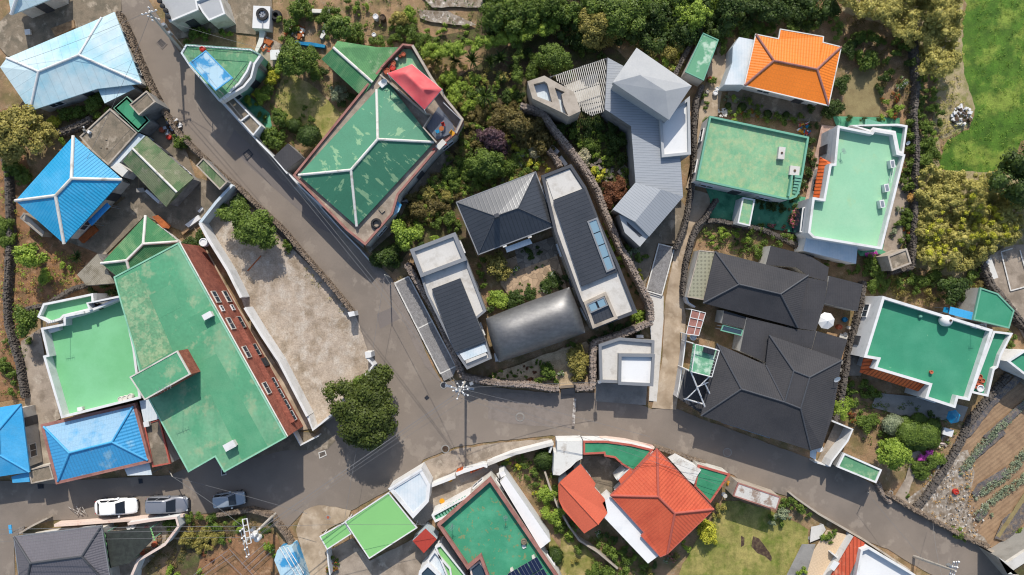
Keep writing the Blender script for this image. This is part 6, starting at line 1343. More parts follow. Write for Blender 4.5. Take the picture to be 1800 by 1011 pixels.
# central garden
A('md', 'A', '972,102,28 942,112,20 990,118,16 935,132,14 1020,90,10 1000,130,10'); A('dk', 'A', '1040,85,14 925,95,12 1055,98,9 905,118,10 890,170,14 915,170,10 880,140,12')
A('dk', 'P', '852,171,20 830,108,17 880,106,18 800,108,14 770,106,13 862,110,14', 2.0); A('lt', 'A', '787,138,16 810,152,16 800,170,18 822,185,14 770,150,10 835,140,12 856,210,8 795,190,10 875,150,9 905,158,7')
A('yl', 'A', '795,132,10 812,168,9'); A('br', 'A', '905,215,26 940,225,22 880,205,20 950,250,22 925,245,22 870,225,16 845,200,14 900,190,14 830,200,10 960,240,10')
A('pu', 'A', '870,247,24 855,240,16 884,262,14 845,265,10', 1.1); A('md', 'A', '858,288,28 885,298,20 835,300,22 900,285,15 850,310,16 818,285,15 820,310,13 805,230,12 822,250,12 790,275,9 790,305,16 915,315,14 930,300,10 838,325,12 800,325,14')
A('wh', 'A', '938,266,13 1025,276,15', 1.1); A('yl', 'A', '905,262,10 936,289,12 915,260,6 962,295,7'); A('gy', 'A', '920,288,11 915,275,9 888,318,8'); A('lt', 'A', '800,310,12 763,318,11 925,330,6')
A('ol', 'A', '752,340,16 785,345,13 775,325,10'); A('br', 'A', '735,370,18 765,362,18 750,390,12 788,372,12 726,345,12'); A('md', 'A', '770,395,12 790,385,15 778,350,8 775,380,9 805,395,8 795,405,10 700,395,14 705,380,10'); A('yl', 'A', '755,380,10 770,385,7'); A('lt', 'A', '717,414,24 705,430,14 735,405,14 762,420,9'); A('dk', 'A', '680,452,20 660,455,14 695,440,14 700,460,12 740,430,9 728,355,11')
# right part of central garden
A('dk', 'A', '985,225,14 1005,215,12 1030,218,14 1050,215,14 1025,240,12 1085,250,16 1075,225,13 1095,280,11 1070,265,10'); A('md', 'A', '1035,255,14 1005,235,12 1060,240,9 1020,262,8 1075,285,9 1100,300,8 1108,265,7'); A('lt', 'A', '1043,230,7 1052,250,6 1020,250,7 1050,300,7 1062,280,8 1045,275,8')
A('yl', 'A', '1050,308,12 1042,301,8 1018,252,5 1060,305,7'); A('rd', 'A', '1075,335,16 1090,325,13 1065,350,13 1085,350,12 1100,340,8'); A('md', 'A', '1072,368,9 1112,355,7 1110,330,6 1068,385,7 1060,410,7'); A('lt', 'A', '1075,420,10 1082,440,12 1090,455,10 1070,400,8 1064,390,6 1080,428,8')
A('gy', 'S', '1110,395,4 1118,440,8 1105,450,9'); A('md', 'A', '1115,450,12 1132,452,7 1104,436,8 1095,465,7'); A('yl', 'A', '1125,480,7 1128,492,5'); A('dk', 'A', '1108,480,7 1115,500,8 1120,515,7', .6)
# courtyard of the modern houses
A('ol', 'A', '872,468,22 885,480,15 860,455,12 880,490,10'); A('md', 'A', '845,460,10 845,480,9 852,500,8'); A('dk', 'A', '910,522,16 930,518,14 960,500,14 975,495,15 985,515,10 995,490,12 895,530,14 865,540,9', .7); A('lt', 'A', '880,528,18 865,530,10 900,520,8', .7)
A('wf', 'A', '905,475,8 970,485,8 955,510,8 965,520,6 860,545,5 953,468,4'); A('dk', 'A', '925,440,9 935,450,8 1000,470,9 948,440,8', .6); A('md', 'S', '942,470,4 930,500,4 915,500,4')
A('lt', 'A', '1122,556,13 1118,565,10 1130,550,8'); A('dk', 'A', '1105,575,11 1085,582,12 1062,590,12 1040,598,9 1075,575,9 1120,585,8', .6); A('ol', 'A', '1010,625,18 1020,645,20 1008,658,12 1030,630,12'); A('md', 'A', '1022,660,10 962,655,16 950,665,10 975,668,8 1005,605,8')
A('md', 'S', '907,660,5 898,655,4 912,652,4 893,662,4 885,668,5 925,662,4 945,640,5 935,645,4 958,645,6 872,662,6 865,660,5 918,655,4'); A('lt', 'A', '870,668,5 880,652,4 948,634,5'); A('rd', 'S', '930,668,6 925,645,5 940,655,4')
A('wf', 'A', '985,655,7 960,640,6')
# orange house garden
A('md', 'A', '1253,143,8 1248,62,10 1270,70,8 1268,85,10'); A('lt', 'A', '1252,140,5 1300,195,7 1292,208,7 1315,200,6 1290,175,7'); A('dk', 'T', '1305,188,8 1280,186,6 1350,200,7 1382,202,6')
A('gy', 'S', '1292,176,6 1275,172,5'); A('rf', 'S', '1320,195,5 1305,200,6 1330,205,5'); A('md', 'A', '1310,206,7 1282,198,7 1330,198,7 1345,210,8 1365,205,8 1375,215,9 1395,210,7 1408,205,6 1240,215,8 1240,185,7 1236,165,9 1318,180,7 1335,188,6')
A('dk', 'A', '1478,150,16 1466,190,19 1452,200,12 1492,90,16 1425,190,9', .8); A('md', 'A', '1523,105,21 1505,98,11 1512,68,14 1490,75,9 1540,70,12 1580,90,12 1590,85,10 1558,108,8 1575,70,10 1560,130,10 1530,60,9 1548,75,8'); A('dk', 'A', '1550,140,12 1545,160,9 1490,208,7 1518,210,6 1540,212,6 1600,65,14 1605,110,12')
A('br', 'A', '1552,148,9 1505,70,9'); A('rf', 'A', '1575,170,9 1572,205,7 1550,175,6'); A('wf', 'A', '1588,145,10 1580,155,7'); A('lt', 'A', '1558,180,7 1562,200,8 1550,208,6 1580,192,9'); A('md', 'A', '1605,198,10 1600,215,12 1595,240,12 1608,262,14 1600,285,12 1630,250,14 1628,285,16 1625,225,14 1640,270,14')
A('md', 'A', '1620,120,8 1622,140,8 1625,165,9 1640,180,12 1640,160,9 1650,200,9 1620,200,10 1645,215,10 1618,180,9'); A('lt', 'A', '1632,190,9 1640,240,9 1640,140,7 1650,300,9 1618,300,8')
A('md', 'A', '1592,300,9 1600,325,12 1605,345,8 1588,320,8 1598,380,14 1600,400,12 1575,395,8 1612,430,10 1590,420,10'); A('or', 'A', '1603,349,13'); A('rf', 'S', '1596,407,6 1590,405,5 1572,408,5'); A('gy', 'A', '1568,410,8 1580,370,7 1558,385,6'); A('lt', 'A', '1590,370,6 1600,415,7 1588,390,6')
A('dk', 'A', '1430,220,9 1425,250,9 1424,275,12 1415,300,12 1410,325,10 1400,345,9 1420,240,8 1430,290,8', .7); A('wf', 'A', '1412,320,5 1405,332,5'); A('pk', 'A', '1392,375,9 1397,390,11 1402,370,8 1400,400,8 1390,390,6'); A('pk', 'S', '1357,398,7 1400,432,8 1378,402,6 1390,428,5')
A('dk', 'A', '1360,362,12 1345,360,10 1375,365,9 1335,355,8 1385,345,8 1395,358,8 1330,350,9 1280,330,7 1300,335,7 1265,325,7', .6); A('md', 'A', '1320,402,9 1335,400,9 1380,415,11 1395,420,10 1355,415,8 1338,412,7 1368,428,8')
A('lt', 'A', '1275,412,9 1265,405,8 1290,412,8 1312,420,9 1250,422,8 1300,400,6'); A('md', 'A', '1242,412,7 1258,435,6 1328,442,12 1320,430,9 1308,438,8 1338,450,6 1265,425,6 1345,425,6'); A('dk', 'A', '1340,430,8 1405,440,8 1345,440,7 1295,425,6', .6); A('lt', 'A', '1380,445,5 1390,422,7')
A('md', 'A', '1535,470,17 1548,480,12 1520,475,12 1552,498,14 1535,500,13 1505,470,9 1480,462,8 1495,480,7 1528,455,10 1455,462,7', .8); A('mg', 'A', '1530,449,8 1536,445,6'); A('pu', 'A', '1541,452,7')
A('dk', 'A', '1672,510,24 1655,500,15 1685,520,14 1690,500,12 1660,525,11'); A('md', 'A', '1600,490,12 1620,495,14 1640,485,14 1580,500,11 1610,510,9 1595,480,9 1705,490,12 1718,480,10 1650,475,10'); A('ol', 'A', '1628,510,9 1700,505,8 1572,490,8'); A('br', 'A', '1585,520,7 1635,525,8 1600,525,6 1720,500,8')
# south of the emerald house
A('md', 'A', '1500,683,11 1515,678,12 1530,688,12 1540,692,9 1495,672,8 1490,685,8 1522,695,8'); A('lt', 'A', '1478,716,18 1490,705,12 1470,705,9 1540,690,6', .8); A('md', 'A', '1502,705,9 1522,745,16 1513,730,9 1535,740,10', .8); A('rf', 'A', '1500,735,8 1495,728,6'); A('rd', 'A', '1498,731,6')
A('gy', 'T', '1571,747,17 1578,742,9'); A('md', 'T', '1600,762,22 1592,745,14 1615,740,14 1630,765,20 1640,750,14 1617,775,18 1640,775,13 1600,780,12', .65); A('dk', 'A', '1630,735,12 1645,738,9', .6); A('lt', 'A', '1569,797,28 1560,785,14', .9); A('md', 'A', '1617,822,16 1640,812,16 1625,832,12 1650,800,10 1608,815,10', .7); A('lt', 'A', '1648,805,8'); A('mg', 'A', '1616,803,7 1628,798,8 1634,794,5 1622,806,5')
A('md', 'S', '1548,760,6 1545,765,4 1555,768,5 1595,870,5'); A('md', 'A', '1686,938,10 1680,930,8 1692,945,7 1768,590,9 1775,605,9 1780,595,7 1790,935,6 1795,945,7'); A('gy', 'S', '1690,830,5 1742,905,4 1700,855,4')
# lower gardens
A('yl', 'A', '1243,936,21 1232,925,9 1252,950,8', .8); A('ol', 'A', '1265,893,10 1260,905,8'); A('lt', 'A', '1208,962,8 1200,955,6'); A('pk', 'A', '1180,982,8 1175,975,6'); A('wf', 'A', '1050,938,7 1173,985,6')
A('dk', 'T', '956,809,17 975,978,16', .95); A('lt', 'A', '960,868,20 976,905,20 957,880,10 1000,940,12 1010,930,9 1002,945,8', .8); A('md', 'A', '925,818,10 938,830,10 930,840,8 910,815,8 890,812,8 945,850,8 985,925,14 1015,965,10 1000,925,9 920,805,6', .8); A('yl', 'A', '912,818,7 893,810,7'); A('pk', 'S', '904,813,6'); A('rf', 'S', '903,817,5 1372,803,1'); A('yl', 'S', '940,866,5 980,992,6')
A('md', 'A', '1060,960,11 1075,975,12 1090,970,10 1105,985,12 1085,990,9 1045,1000,14 1070,1005,14 1100,1005,12 1130,1000,11 1145,1005,8 1115,970,8 1100,960,7 1075,955,7'); A('dk', 'A', '1062,940,8 1080,945,8 1100,945,8 1120,965,8 1150,990,8', .6); A('ol', 'A', '1140,1005,9 1190,975,7 1010,985,7'); A('lt', 'A', '1060,1010,9 1112,982,7')
A('md', 'A', '1385,882,11 1400,890,10 1410,897,9 1376,887,8 1420,905,6 1395,880,7'); A('gy', 'A', '1378,898,9 1370,905,10 1360,915,9 1385,908,6'); A('md', 'A', '1358,910,8 1372,918,7 1455,940,9 1447,948,7 1465,935,6 1460,950,6'); A('lt', 'A', '1450,945,6 1412,1003,7 1405,1007,6')
A('md', 'A', '295,918,11 310,922,10 335,915,9 370,912,12 385,925,12 352,908,9 395,950,10 420,915,9 365,930,9 340,945,9 300,930,8'); A('ol', 'A', '330,945,15 345,955,13 360,940,14 380,945,13 370,960,10 350,965,9 325,955,12'); A('lt', 'A', '420,925,10 427,912,7 475,960,10 482,972,7 303,1007,12 352,1008,8 470,955,6 330,905,7'); A('rd', 'S', '358,975,5 375,985,5 362,985,4'); A('dk', 'A', '365,965,8 470,930,10 455,940,8 405,905,8', .6)
A('rf', 'A', '585,990,7 590,1000,6 578,1000,6'); A('md', 'A', '583,980,7 592,988,6 830,1007,1'); A('lt', 'A', '1665,1200,3')
make_plants()
# thickets, hedges and rough growth that nobody could count
mass('bamboo_thicket', 'straw-green thicket between the top gardens and the meadow', '1478,-60 1480,5 1500,12 1530,35 1560,40 1580,60 1608,80 1620,105 1622,125 1645,128 1660,135 1675,130 1688,110 1688,60 1692,20 1690,-60', 3.0, .5, 6, 'bamb', .17, per=50, hv=.5)
mass('yellow_thicket', 'yellow-green thicket below the meadow', '1622,305 1640,292 1680,305 1740,306 1762,300 1768,335 1800,345 1800,390 1790,425 1765,435 1735,450 1715,470 1690,475 1650,472 1620,462 1612,430 1616,380 1612,340', 2.0, .42, 7, 'bamb', .15, per=42, hv=.5)
mass('yellow_thicket', 'bright yellow-green patches within the thicket below the meadow', '1630,400 1700,330 1790,400 1760,430 1700,440 1660,465 1625,450', 2.5, .36, 1.2, 'yl', .15)
mass('thicket', 'dark tall growth at the right edge beside the meadow', '1800,262 1780,275 1760,300 1752,320 1765,335 1800,350 1960,400 1960,220', 4.5, 1.0, 1.2, 'dk', .26, per=110)
mass('hedge', 'long clipped hedge running below the top woodland', '740,84 762,76 800,76 852,62 900,54 930,44 985,32 990,46 940,64 900,72 855,82 800,96 765,100 745,98', 2.7, .42, 8, 'lt', .12, per=70, hv=.05)
mass('hedge', 'narrow hedge dropping from the long hedge to the garden', '902,72 916,68 918,100 915,146 902,146 903,100', 2.2, .4, 7, 'md', .13, per=60, hv=.1)
mass('hedge', 'narrow clipped hedge above the brown garden lawn', '1470,30 1482,25 1480,55 1472,72 1468,60', 1.6, .4, 4, 'md', .13, per=60, hv=.1)
mass('hedge', 'narrow hedge line along the edge of the straw-green thicket', '1612,85 1620,85 1622,150 1620,210 1612,210 1614,140', 1.2, .35, 3, 'md', .13, per=40)
mass('woodland_undergrowth', 'dark undergrowth between the top woodland trees', '848,-60 1470,-60 1470,15 1400,30 1300,30 1260,60 1215,75 1130,90 1080,75 1000,80 930,60 860,60 848,30', 1.8, .8, 1.4, 'dk', .22, per=60)
mass('undergrowth', 'weedy growth in the upper central garden', '745,95 790,110 840,118 900,120 905,150 840,150 800,200 780,160 760,130', .9, .4, 2.2, 'ol', .14, per=40)
mass('undergrowth', 'dark growth in the central garden', '860,180 960,210 985,260 950,300 900,320 800,345 760,380 700,440 690,410 740,330 800,260 830,190', .9, .45, 2.2, 'br', .15, per=40)
mass('undergrowth', 'rough grass above the smooth grey folded roof', '1118,80 1175,60 1215,80 1205,110 1185,130 1160,105', .7, .4, 3, 'ol', .14, per=40)
mass('ground_cover', 'low green growth in the garden beside the ribbed roof', '985,215 1060,215 1108,240 1112,320 1080,330 1040,300 1020,270', .4, .3, 5.4, 'md', .11, per=26, core=False)
mass('ground_cover', 'weeds among the soil at the top gardens', '490,0 850,-20 850,75 720,80 560,70', .3, .25, 1.4, 'md', .12, per=16, core=False)
mass('ground_cover', 'weeds on the red soil at the left', '0,300 40,400 170,470 150,500 60,540 20,600 0,600', .3, .25, 1.8, 'lt', .12, per=16, core=False)
mass('ground_cover', 'dry weeds on the red soil at the left', '0,300 40,400 170,470 150,500 60,540 20,600 0,600', .2, .25, 2.2, 'or', .1, per=14, core=False)
mass('ground_cover', 'weeds along the long dark basalt wall', '1590,290 1640,230 1655,300 1625,310 1618,460 1575,470 1590,380', .5, .3, 3.5, 'md', .13, per=26, core=False)
mass('ground_cover', 'weeds in the plot above the emerald house', '1560,495 1720,480 1730,510 1690,545 1640,540 1560,520', .4, .3, 3.2, 'ol', .12, per=22, core=False)
mass('ground_cover', 'mixed weeds of the bed below the green courtyard', '1235,400 1290,400 1400,445 1340,455 1230,430', .4, .3, 3.8, 'md', .12, per=22, core=False)
mass('ground_cover', 'weeds in the upper right garden', '1485,20 1600,60 1612,200 1560,210 1555,120 1500,110', .4, .3, 2.1, 'br', .13, per=22, core=False)
mass('ground_cover', 'weeds around the burnt waste patch beside the meadow', '1640,140 1690,130 1700,200 1650,290 1640,220', .3, .25, 3.2, 'bamb', .12, per=20, core=False)
mass('ground_cover', 'weeds in the orange house flower garden', '1275,165 1325,170 1345,205 1410,200 1400,218 1290,210', .35, .3, 4.8, 'md', .1, per=20, core=False)
mass('ground_cover', 'low growth beneath the red roof house hedge', '1030,950 1060,935 1150,1000 1140,1040 1050,1040', .4, .3, 4.8, 'md', .12, per=22, core=False)
mass('ground_cover', 'growth in the allotment beside the transformer pole', '300,915 440,905 470,930 440,950 360,950 300,1011 250,1011', .4, .3, 4.2, 'br', .12, per=22, core=False)
mass('ground_cover', 'sprouting weeds on the meadow', '1700,0 1800,0 1960,100 1790,260 1740,300 1670,295 1660,250 1715,200', .08, .3, 1.6, 'grass', .10, per=14, core=False)
mass('ground_cover', 'straggling weeds on the right bank behind the field wall', '1700,480 1760,520 1740,560 1700,520', .4, .3, 3.2, 'md', .12, per=20, core=False)
for i, q in enumerate(('1708,872 1760,835 1800,790 1860,730 1866,742 1812,800 1770,845 1716,880', '1690,820 1720,780 1800,705 1804,715 1730,790 1700,830', '1712,905 1750,868 1795,838 1870,780 1876,792 1800,850 1755,880 1720,915')):
    mass('crop_row', ['central', 'upper', 'lower'][i]+' row of grey-green crop in the ploughed field', q, .32, .17, 34, 'crop', .11, per=13, core=False)
mass('crop_row', 'young bright green plants in the field corner', '1780,935 1800,920 1830,915 1840,940 1800,960', .25, .18, 3, 'lt', .12, per=18, core=False)
mass('ground_cover', 'weeds over the lower left gardens beside the blue roofs', '0,600 45,600 45,700 0,700', .3, .25, 2, 'md', .12, per=20, core=False)
mass('ground_cover', 'low plants between the charcoal roofs and the emerald house', '1540,470 1620,475 1620,500 1530,515', .4, .3, 3, 'md', .12, per=20, core=False)
mass('ground_cover', 'weeds in the garden below the emerald house', '1480,675 1560,690 1700,740 1660,790 1640,850 1600,830 1540,790 1500,760 1475,730', .3, .25, 1.8, 'md', .12, per=20, core=False)
mass('ground_cover', 'dry stubble on the waste ground by the field', '1600,885 1660,800 1710,800 1720,940 1700,950', .2, .2, 2.5, 'or', .1, per=12, core=False)
mass('ground_cover', 'weeds along the foot of the gravel-lot basalt wall', '400,335 430,350 500,430 560,490 620,555 610,560 540,485 480,425 400,350', .3, .25, 2.4, 'ol', .1, per=18, core=False)
mass('ground_cover', 'flowers and low shrubs along the lawn of the stained terrace house', '885,810 940,800 970,790 975,830 1000,930 985,940 940,870', .4, .3, 3, 'md', .12, per=22, core=False)
mass('ground_cover', 'yellow-green weeds beside the wall of the thicket', '1600,300 1625,300 1620,460 1600,460', .3, .25, 3, 'lt', .1, per=20, core=False)
mass('ground_cover', 'weeds around the upper street garden lawn', '470,120 520,120 560,110 600,140 640,180 600,200 560,140 510,130 500,200 560,262 500,270 450,230 470,170', .3, .25, 2, 'md', .12, per=20, core=False)
mass('ivy', 'creeping weeds on the left street basalt wall', '205,25 240,95 285,190 330,255 400,315 405,322 330,265 278,195 230,95', 1.35, .22, 1.6, 'ol', .1, per=16, core=False)
mass('undergrowth', 'mid green leafy growth filling the central garden', '770,130 850,150 905,160 940,215 975,250 930,300 870,330 800,350 760,385 715,435 690,420 740,340 800,265 825,205', .8, .34, 2.6, 'md', .13, per=44)
mass('undergrowth', 'fresh green patches in the central garden', '790,130 900,140 920,260 960,290 920,320 800,345 745,400 700,430 735,350 820,250', .9, .32, 1.0, 'lt', .13, per=44)
mass('undergrowth', 'leafy growth between the woodland trees and the orange-roofed house', '1190,60 1260,50 1300,40 1460,35 1470,55 1380,50 1330,58 1300,62 1262,66 1235,55', .8, .34, 2.2, 'md', .13, per=40)
mass('undergrowth', 'leafy growth above the long hedge', '640,70 700,55 760,66 850,60 850,74 760,84 700,80', .7, .34, 2.4, 'md', .13, per=40)
mass('undergrowth', 'leafy growth between the ribbed roof house and the winding stone wall', '960,205 1010,215 1060,215 1105,230 1112,318 1060,270 1030,280 1000,240', .5, .3, 2.4, 'md', .12, per=36)
# ------------------------------------------------------------ street and garden details
def disc(name, label, cat, px, r, h, mat, z0=0, group=None, n=16):
    p = W(px[0], px[1], h); m = MB(); m.lathe(p.x, p.y, [(r, z0), (r, h), (r*.8, h+.005), (0, h+.01)], n); return tag(m.build(name, MATS[mat]), label, cat, group)
def manhole(label, px, r=.36, mat='burnt'):
    p = W(*px); t = thing('manhole', label, 'manhole cover', (p.x, p.y, 0), 'round manhole covers'); m = MB(); m.lathe(p.x, p.y, [(r+.12, .1), (r+.1, .115), (r, .115)], 20); m.build('ring', MATS['concrete_grey'], t); m = MB(); m.lathe(p.x, p.y, [(r, .118), (0, .12)], 20); m.build('cover', MATS[mat], t)
manhole('round manhole cover in the verge just below the central pole shadow', (783, 789)); manhole('round manhole cover on the road below the stone wall gate', (914, 733), .4, 'asphalt_old'); manhole('round manhole cover on the road below the charcoal roof', (1278, 795), .4, 'asphalt_old')
manhole('rusty round cover on the pale driveway left of the narrow green canopy', (577, 909), .17, 'terracotta'); manhole('small round cover at the foot of the garden path by the field', (1565, 866), .16, 'burnt'); manhole('round cover in the concrete square next to the central pole', (780, 677), .3, 'darksteel')
manhole('rust coloured round cover on the yard below the brick building', (522, 760), .16, 'terracotta')
def drain(label, c4, mat='concrete_grey', bars=True):
    q = ccw([tuple(W(x, y))[:2] for x, y in P(c4)]); cx = sum(p[0] for p in q)/4; cy = sum(p[1] for p in q)/4; t = thing('drain_grate', label, 'drain grate', (cx, cy, 0), 'drain grates'); m = MB(); m.ring(q, inset(q, .1), .06, .125); m.build('frame', MATS[mat], t); m = MB()
    a, b, d, e = [Vector(p) for p in inset(q, .1)]
    for k in range(5): u = (k+.5)/5; p0, p1 = a.lerp(b, u), e.lerp(d, u); m.tube((p0.x, p0.y, .11), (p1.x, p1.y, .11), .03, 4)
    m.build('bar', MATS['darksteel'], t)
drain('dark steel drain grate in the upper street beside the narrow concrete gate roof', '427,271 438,262 446,272 435,283', 'darksteel'); drain('square drain grate high on the upper street', '275,75 284,67 295,78 286,87', 'asphalt_old'); drain('white-framed drain grate below the driveway of the brick building', '560,795 572,791 575,800 562,806', 'concrete_white'); drain('drain grate under the tip of the big faded green roof', '389,824 397,822 399,834 390,836', 'concrete_white')
drain('small dark grate on the road between tree and central pole', '746,699 751,694 755,699 750,703', 'darksteel'); drain('drain grate in the shaded street below the blue roofs', '67,850 77,848 78,858 68,859', 'darksteel'); drain('small drain grate in the shade above the white car', '244,841 251,841 252,849 245,850', 'darksteel')
# red buckets, pots, tables, tanks
def tank(label, px, r, h, mat, z0=0, cat='container', name='water_drum', grp=None):
    p = W(px[0], px[1], z0+h); m = MB(); m.lathe(p.x, p.y, [(r*.85, z0), (r, z0+h*.5), (r*.92, z0+h), (r*.75, z0+h+.02), (r*.7, z0+h-.06), (0, z0+h-.04)], 16); return tag(m.build(name, MATS[mat]), label, cat, grp)
tank('white domed water tank on a stand beside the gravel-lot wall', (357, 426), .5, .9, 'whiteplastic', 1.2, 'water tank'); tank('large red tub on the triangular green terrace corner', (355, 86), .32, .6, 'plasticred', 3.2, 'tub')
tank('orange-red tub lying on the waste ground by the field', (1681, 865), .34, .4, 'plasticred', 0, 'tub'); tank('red tub left of the heap of scrap by the upper street', (296, 241), .3, .5, 'plasticred', 0, 'tub'); tank('dark red basin left of the scrap heap', (284, 228), .32, .4, 'terracotta', 0, 'tub')
tank('white barrel in the soil plot right of the upper bushes', (660, 29), .34, .8, 'whiteplastic'); tank('dark round barrel beside the white barrel in the soil plot', (672, 30), .38, .8, 'burnt'); tank('small white lid on the soil above the green slate gable roof', (657, 61), .26, .5, 'whiteplastic'); tank('brown clay jar right of the small light green shed', (1248, 138), .26, .6, 'terracotta'); tank('terracotta pot between the shrubs left of the dark metal hip roof', (805, 387), .22, .5, 'terracotta')
for i, (x, y, r, mt) in enumerate(((709, 95, .26, 'terracotta'), (703, 98, .16, 'terracotta'), (697, 103, .16, 'whiteplastic'), (691, 111, .3, 'terracotta'), (690, 119, .34, 'plasticred'), (680, 125, .38, 'terracotta'))): tank(['terracotta tub at the top corner of the red canopy terrace', 'small terracotta pot below the top tub on the red canopy terrace', 'small white bucket in the row of pots on the red canopy terrace', 'medium terracotta pot in the row on the red canopy terrace', 'bright red tub half under the red canopy', 'large terracotta bowl at the left tip of the red canopy'][i], (x, y), r, .5, mt, 3.38, 'pot', 'plant_pot')
tank('round brown table or tray on the white parasol terrace', (1477, 575), .3, .7, 'terracotta', 0, 'table', 'table'); tank('white lid pot at the right of the parasol terrace', (1487, 588), .22, .5, 'offwhite_wall', 0, 'pot'); tank('cream pot at the far right of the parasol terrace', (1493, 576), .2, .5, 'offwhite_wall', 0, 'pot')
tank('yellow tub between the red rimmed green roof and the rusty gate roof', (1284, 852), .34, .5, 'yellowplastic', 0, 'tub'); tank('white chimney cap at the left tip of the lane wall', (1219, 593), .38, .35, 'whiteplastic', 1.6, 'tank'); tank('white round dish bowl at the road corner of the charcoal roof', (1441, 789), .42, .25, 'whiteplastic', 2.6, 'dish'); tank('cream pot ring beside the long lane', (1244, 161), .22, .4, 'offwhite_wall', 0, 'pot'); tank('white tub in the concrete lane edge', (1258, 163), .3, .5, 'whiteplastic', 0, 'tub'); tank('second white tub just above the first in the lane edge', (1261, 156), .25, .5, 'whiteplastic', 0, 'tub')
for i, (x, y) in enumerate(((278, 948), (270, 958), (258, 969), (250, 972))): tank(['topmost', 'second from top', 'third from top', 'lowest'][i]+' brown clay pot in the row inside the white curved terrace wall', (x, y), .32, .6, 'terracotta' if i % 2 else 'wood', 0, 'pot', 'plant_pot', 'row of clay pots')
for i, (x, y, mt) in enumerate(((226, 929, 'whiteplastic'), (233, 927, 'whiteplastic'), (256, 929, 'plasticred'))): tank(['left white tub of a pair above the black shade net', 'right white tub of a pair above the black shade net', 'red tub at the upper right of the black shade net'][i], (x, y), .25, .5, mt, 0, 'tub')
# black tyre ring on the beige roof corner and furniture
p = W(661, 393, 3.4); m = MB(); m.lathe(p.x, p.y, [(.32, 3.13), (.56, 3.13), (.6, 3.3), (.5, 3.42), (.36, 3.42), (.32, 3.13)], 20); tag(m.build('tyre', MATS['rubber']), 'black tyre ring on the beige corner roof below the peeling green roof', 'tyre')
p = W(671, 369, 3.2); m = MB(); m.box(p.x, p.y, 3.1, .45, .6, .15, .7); tag(m.build('roof_tray', MATS['concrete_dirty']), 'small square tray beside the black tyre ring', 'tray')
bx('tarp', 'blue and white tarpaulin over a corner below the peeling dark green roof', 'tarpaulin', '676,358 691,347 706,360 701,372 688,383', 2.6, z0=2.5, mat='canvas_blue')
def chair(label, px, mat, z0=0, rot=0.0, s=1.0):
    p = W(px[0], px[1], z0+.5); t = thing('chair', label, 'chair', (p.x, p.y, z0)); 
    def B(nm, *a):
        m = MB(); m.box(*a); m.build(nm, MATS[mat], t)
    ca, sa = math.cos(rot), math.sin(rot); B('seat', p.x, p.y, z0+.42, .5*s, .5*s, .05, rot); B('backrest', p.x-sa*.24*s, p.y+ca*.24*s, z0+.47, .5*s, .05, .4, rot)
    for a, b in ((-1, -1), (1, -1), (1, 1), (-1, 1)): B('leg', p.x+(a*.2*ca-b*.2*sa)*s, p.y+(a*.2*sa+b*.2*ca)*s, z0, .05, .05, .42, rot)
def table(label, px, mat, z0=0, r=.4, rot=0., lx=None, ly=None, h=.7):
    p = W(px[0], px[1], z0+h); t = thing('table', label, 'table', (p.x, p.y, z0)); m = MB()
    if lx: m.box(p.x, p.y, z0+h-.05, lx, ly, .05, rot)
    else: m.lathe(p.x, p.y, [(0, z0+h-.05), (r, z0+h-.05), (r, z0+h), (0, z0+h)], 16)
    m.build('tabletop', MATS[mat], t); m = MB(); m.tube((p.x, p.y, z0), (p.x, p.y, z0+h-.05), .05, 6); m.tube((p.x, p.y, z0), (p.x, p.y, z0+.04), .25, 10); m.build('leg', MATS['steel'], t)
table('small wooden table on the dark tiled balcony', (776, 226), 'wood_or', 3.42, .26); chair('purple-red chair above the small wooden table', (779, 219), 'plasticred', 3.42, .3, .7); chair('yellow-orange chair right of the small wooden table', (795, 234), 'yellowplastic', 3.42, .9, .9); chair('blue chair left of the small wooden table', (769, 231), 'tarpblue', 3.42, 2, .7)
table('cluttered white table on the lower balcony corner', (775, 254), 'offwhite_wall', 3.0, 0, .8, 1.1, .6); chair('red stool left of the cluttered white table', (764, 265), 'plasticred', 2.6, .5, .6); chair('dark red chair right of the cluttered white table', (782, 253), 'plasticred', 2.8, .5, .6)
chair('white garden chair between the trees on the concrete yard', (766, 1300), 'whiteplastic') if 0 else None
table('orange table on the tiled walk left of the stained emerald terrace', (777, 881), 'yellowplastic', 0, .3); table('orange box table by the bicycle rack', (791, 843), 'yellowplastic', 0, .28)
p = W(1470, 570, .5); table('wooden low table below the white parasol', (1462, 590), 'wood', 0, 0, -.2, 1.2, .6, .45); table('pale bench right of the parasol base', (1483, 592), 'offwhite_wall', 0, 0, -.3, .9, .5, .4); tank('blue crate right of the white parasol', (1486, 562), .3, .4, 'tarpblue', 0, 'crate')
table('green glass-topped table near the red tile porch roof', (1275, 872), 'offwhite_wall', 0, .24)
# bicycles
def wheelring(m, c, r, ax):
    pts = [c+ax*math.cos(2*math.pi*k/14)*r+Vector((0, 0, 1))*math.sin(2*math.pi*k/14)*r for k in range(15)]; m.path(pts, .03, 4)
p = W(774, 849, .4); t = thing('bicycle', 'dark bicycle parked inside the entrance wall beside the orange box table', 'bicycle', (p.x, p.y, 0)); ax = Vector((math.cos(.35), math.sin(.35), 0))
for s in (-1, 1): m = MB(); wheelring(m, Vector((p.x, p.y, .36))+ax*.55*s, .34, ax); m.build('wheel', MATS['rubber'], t)
m = MB(); c0 = Vector((p.x, p.y, 0)); f = lambda a, z: c0+ax*a+Vector((0, 0, z)); m.path([f(-.55, .36), f(-.1, .32), f(-.2, .85), f(-.55, .36)], .025, 4); m.path([f(-.1, .32), f(.42, .8), f(-.18, .8)], .025, 4); m.path([f(.55, .36), f(.4, .95)], .025, 4); m.build('frame', MATS['darksteel'], t)
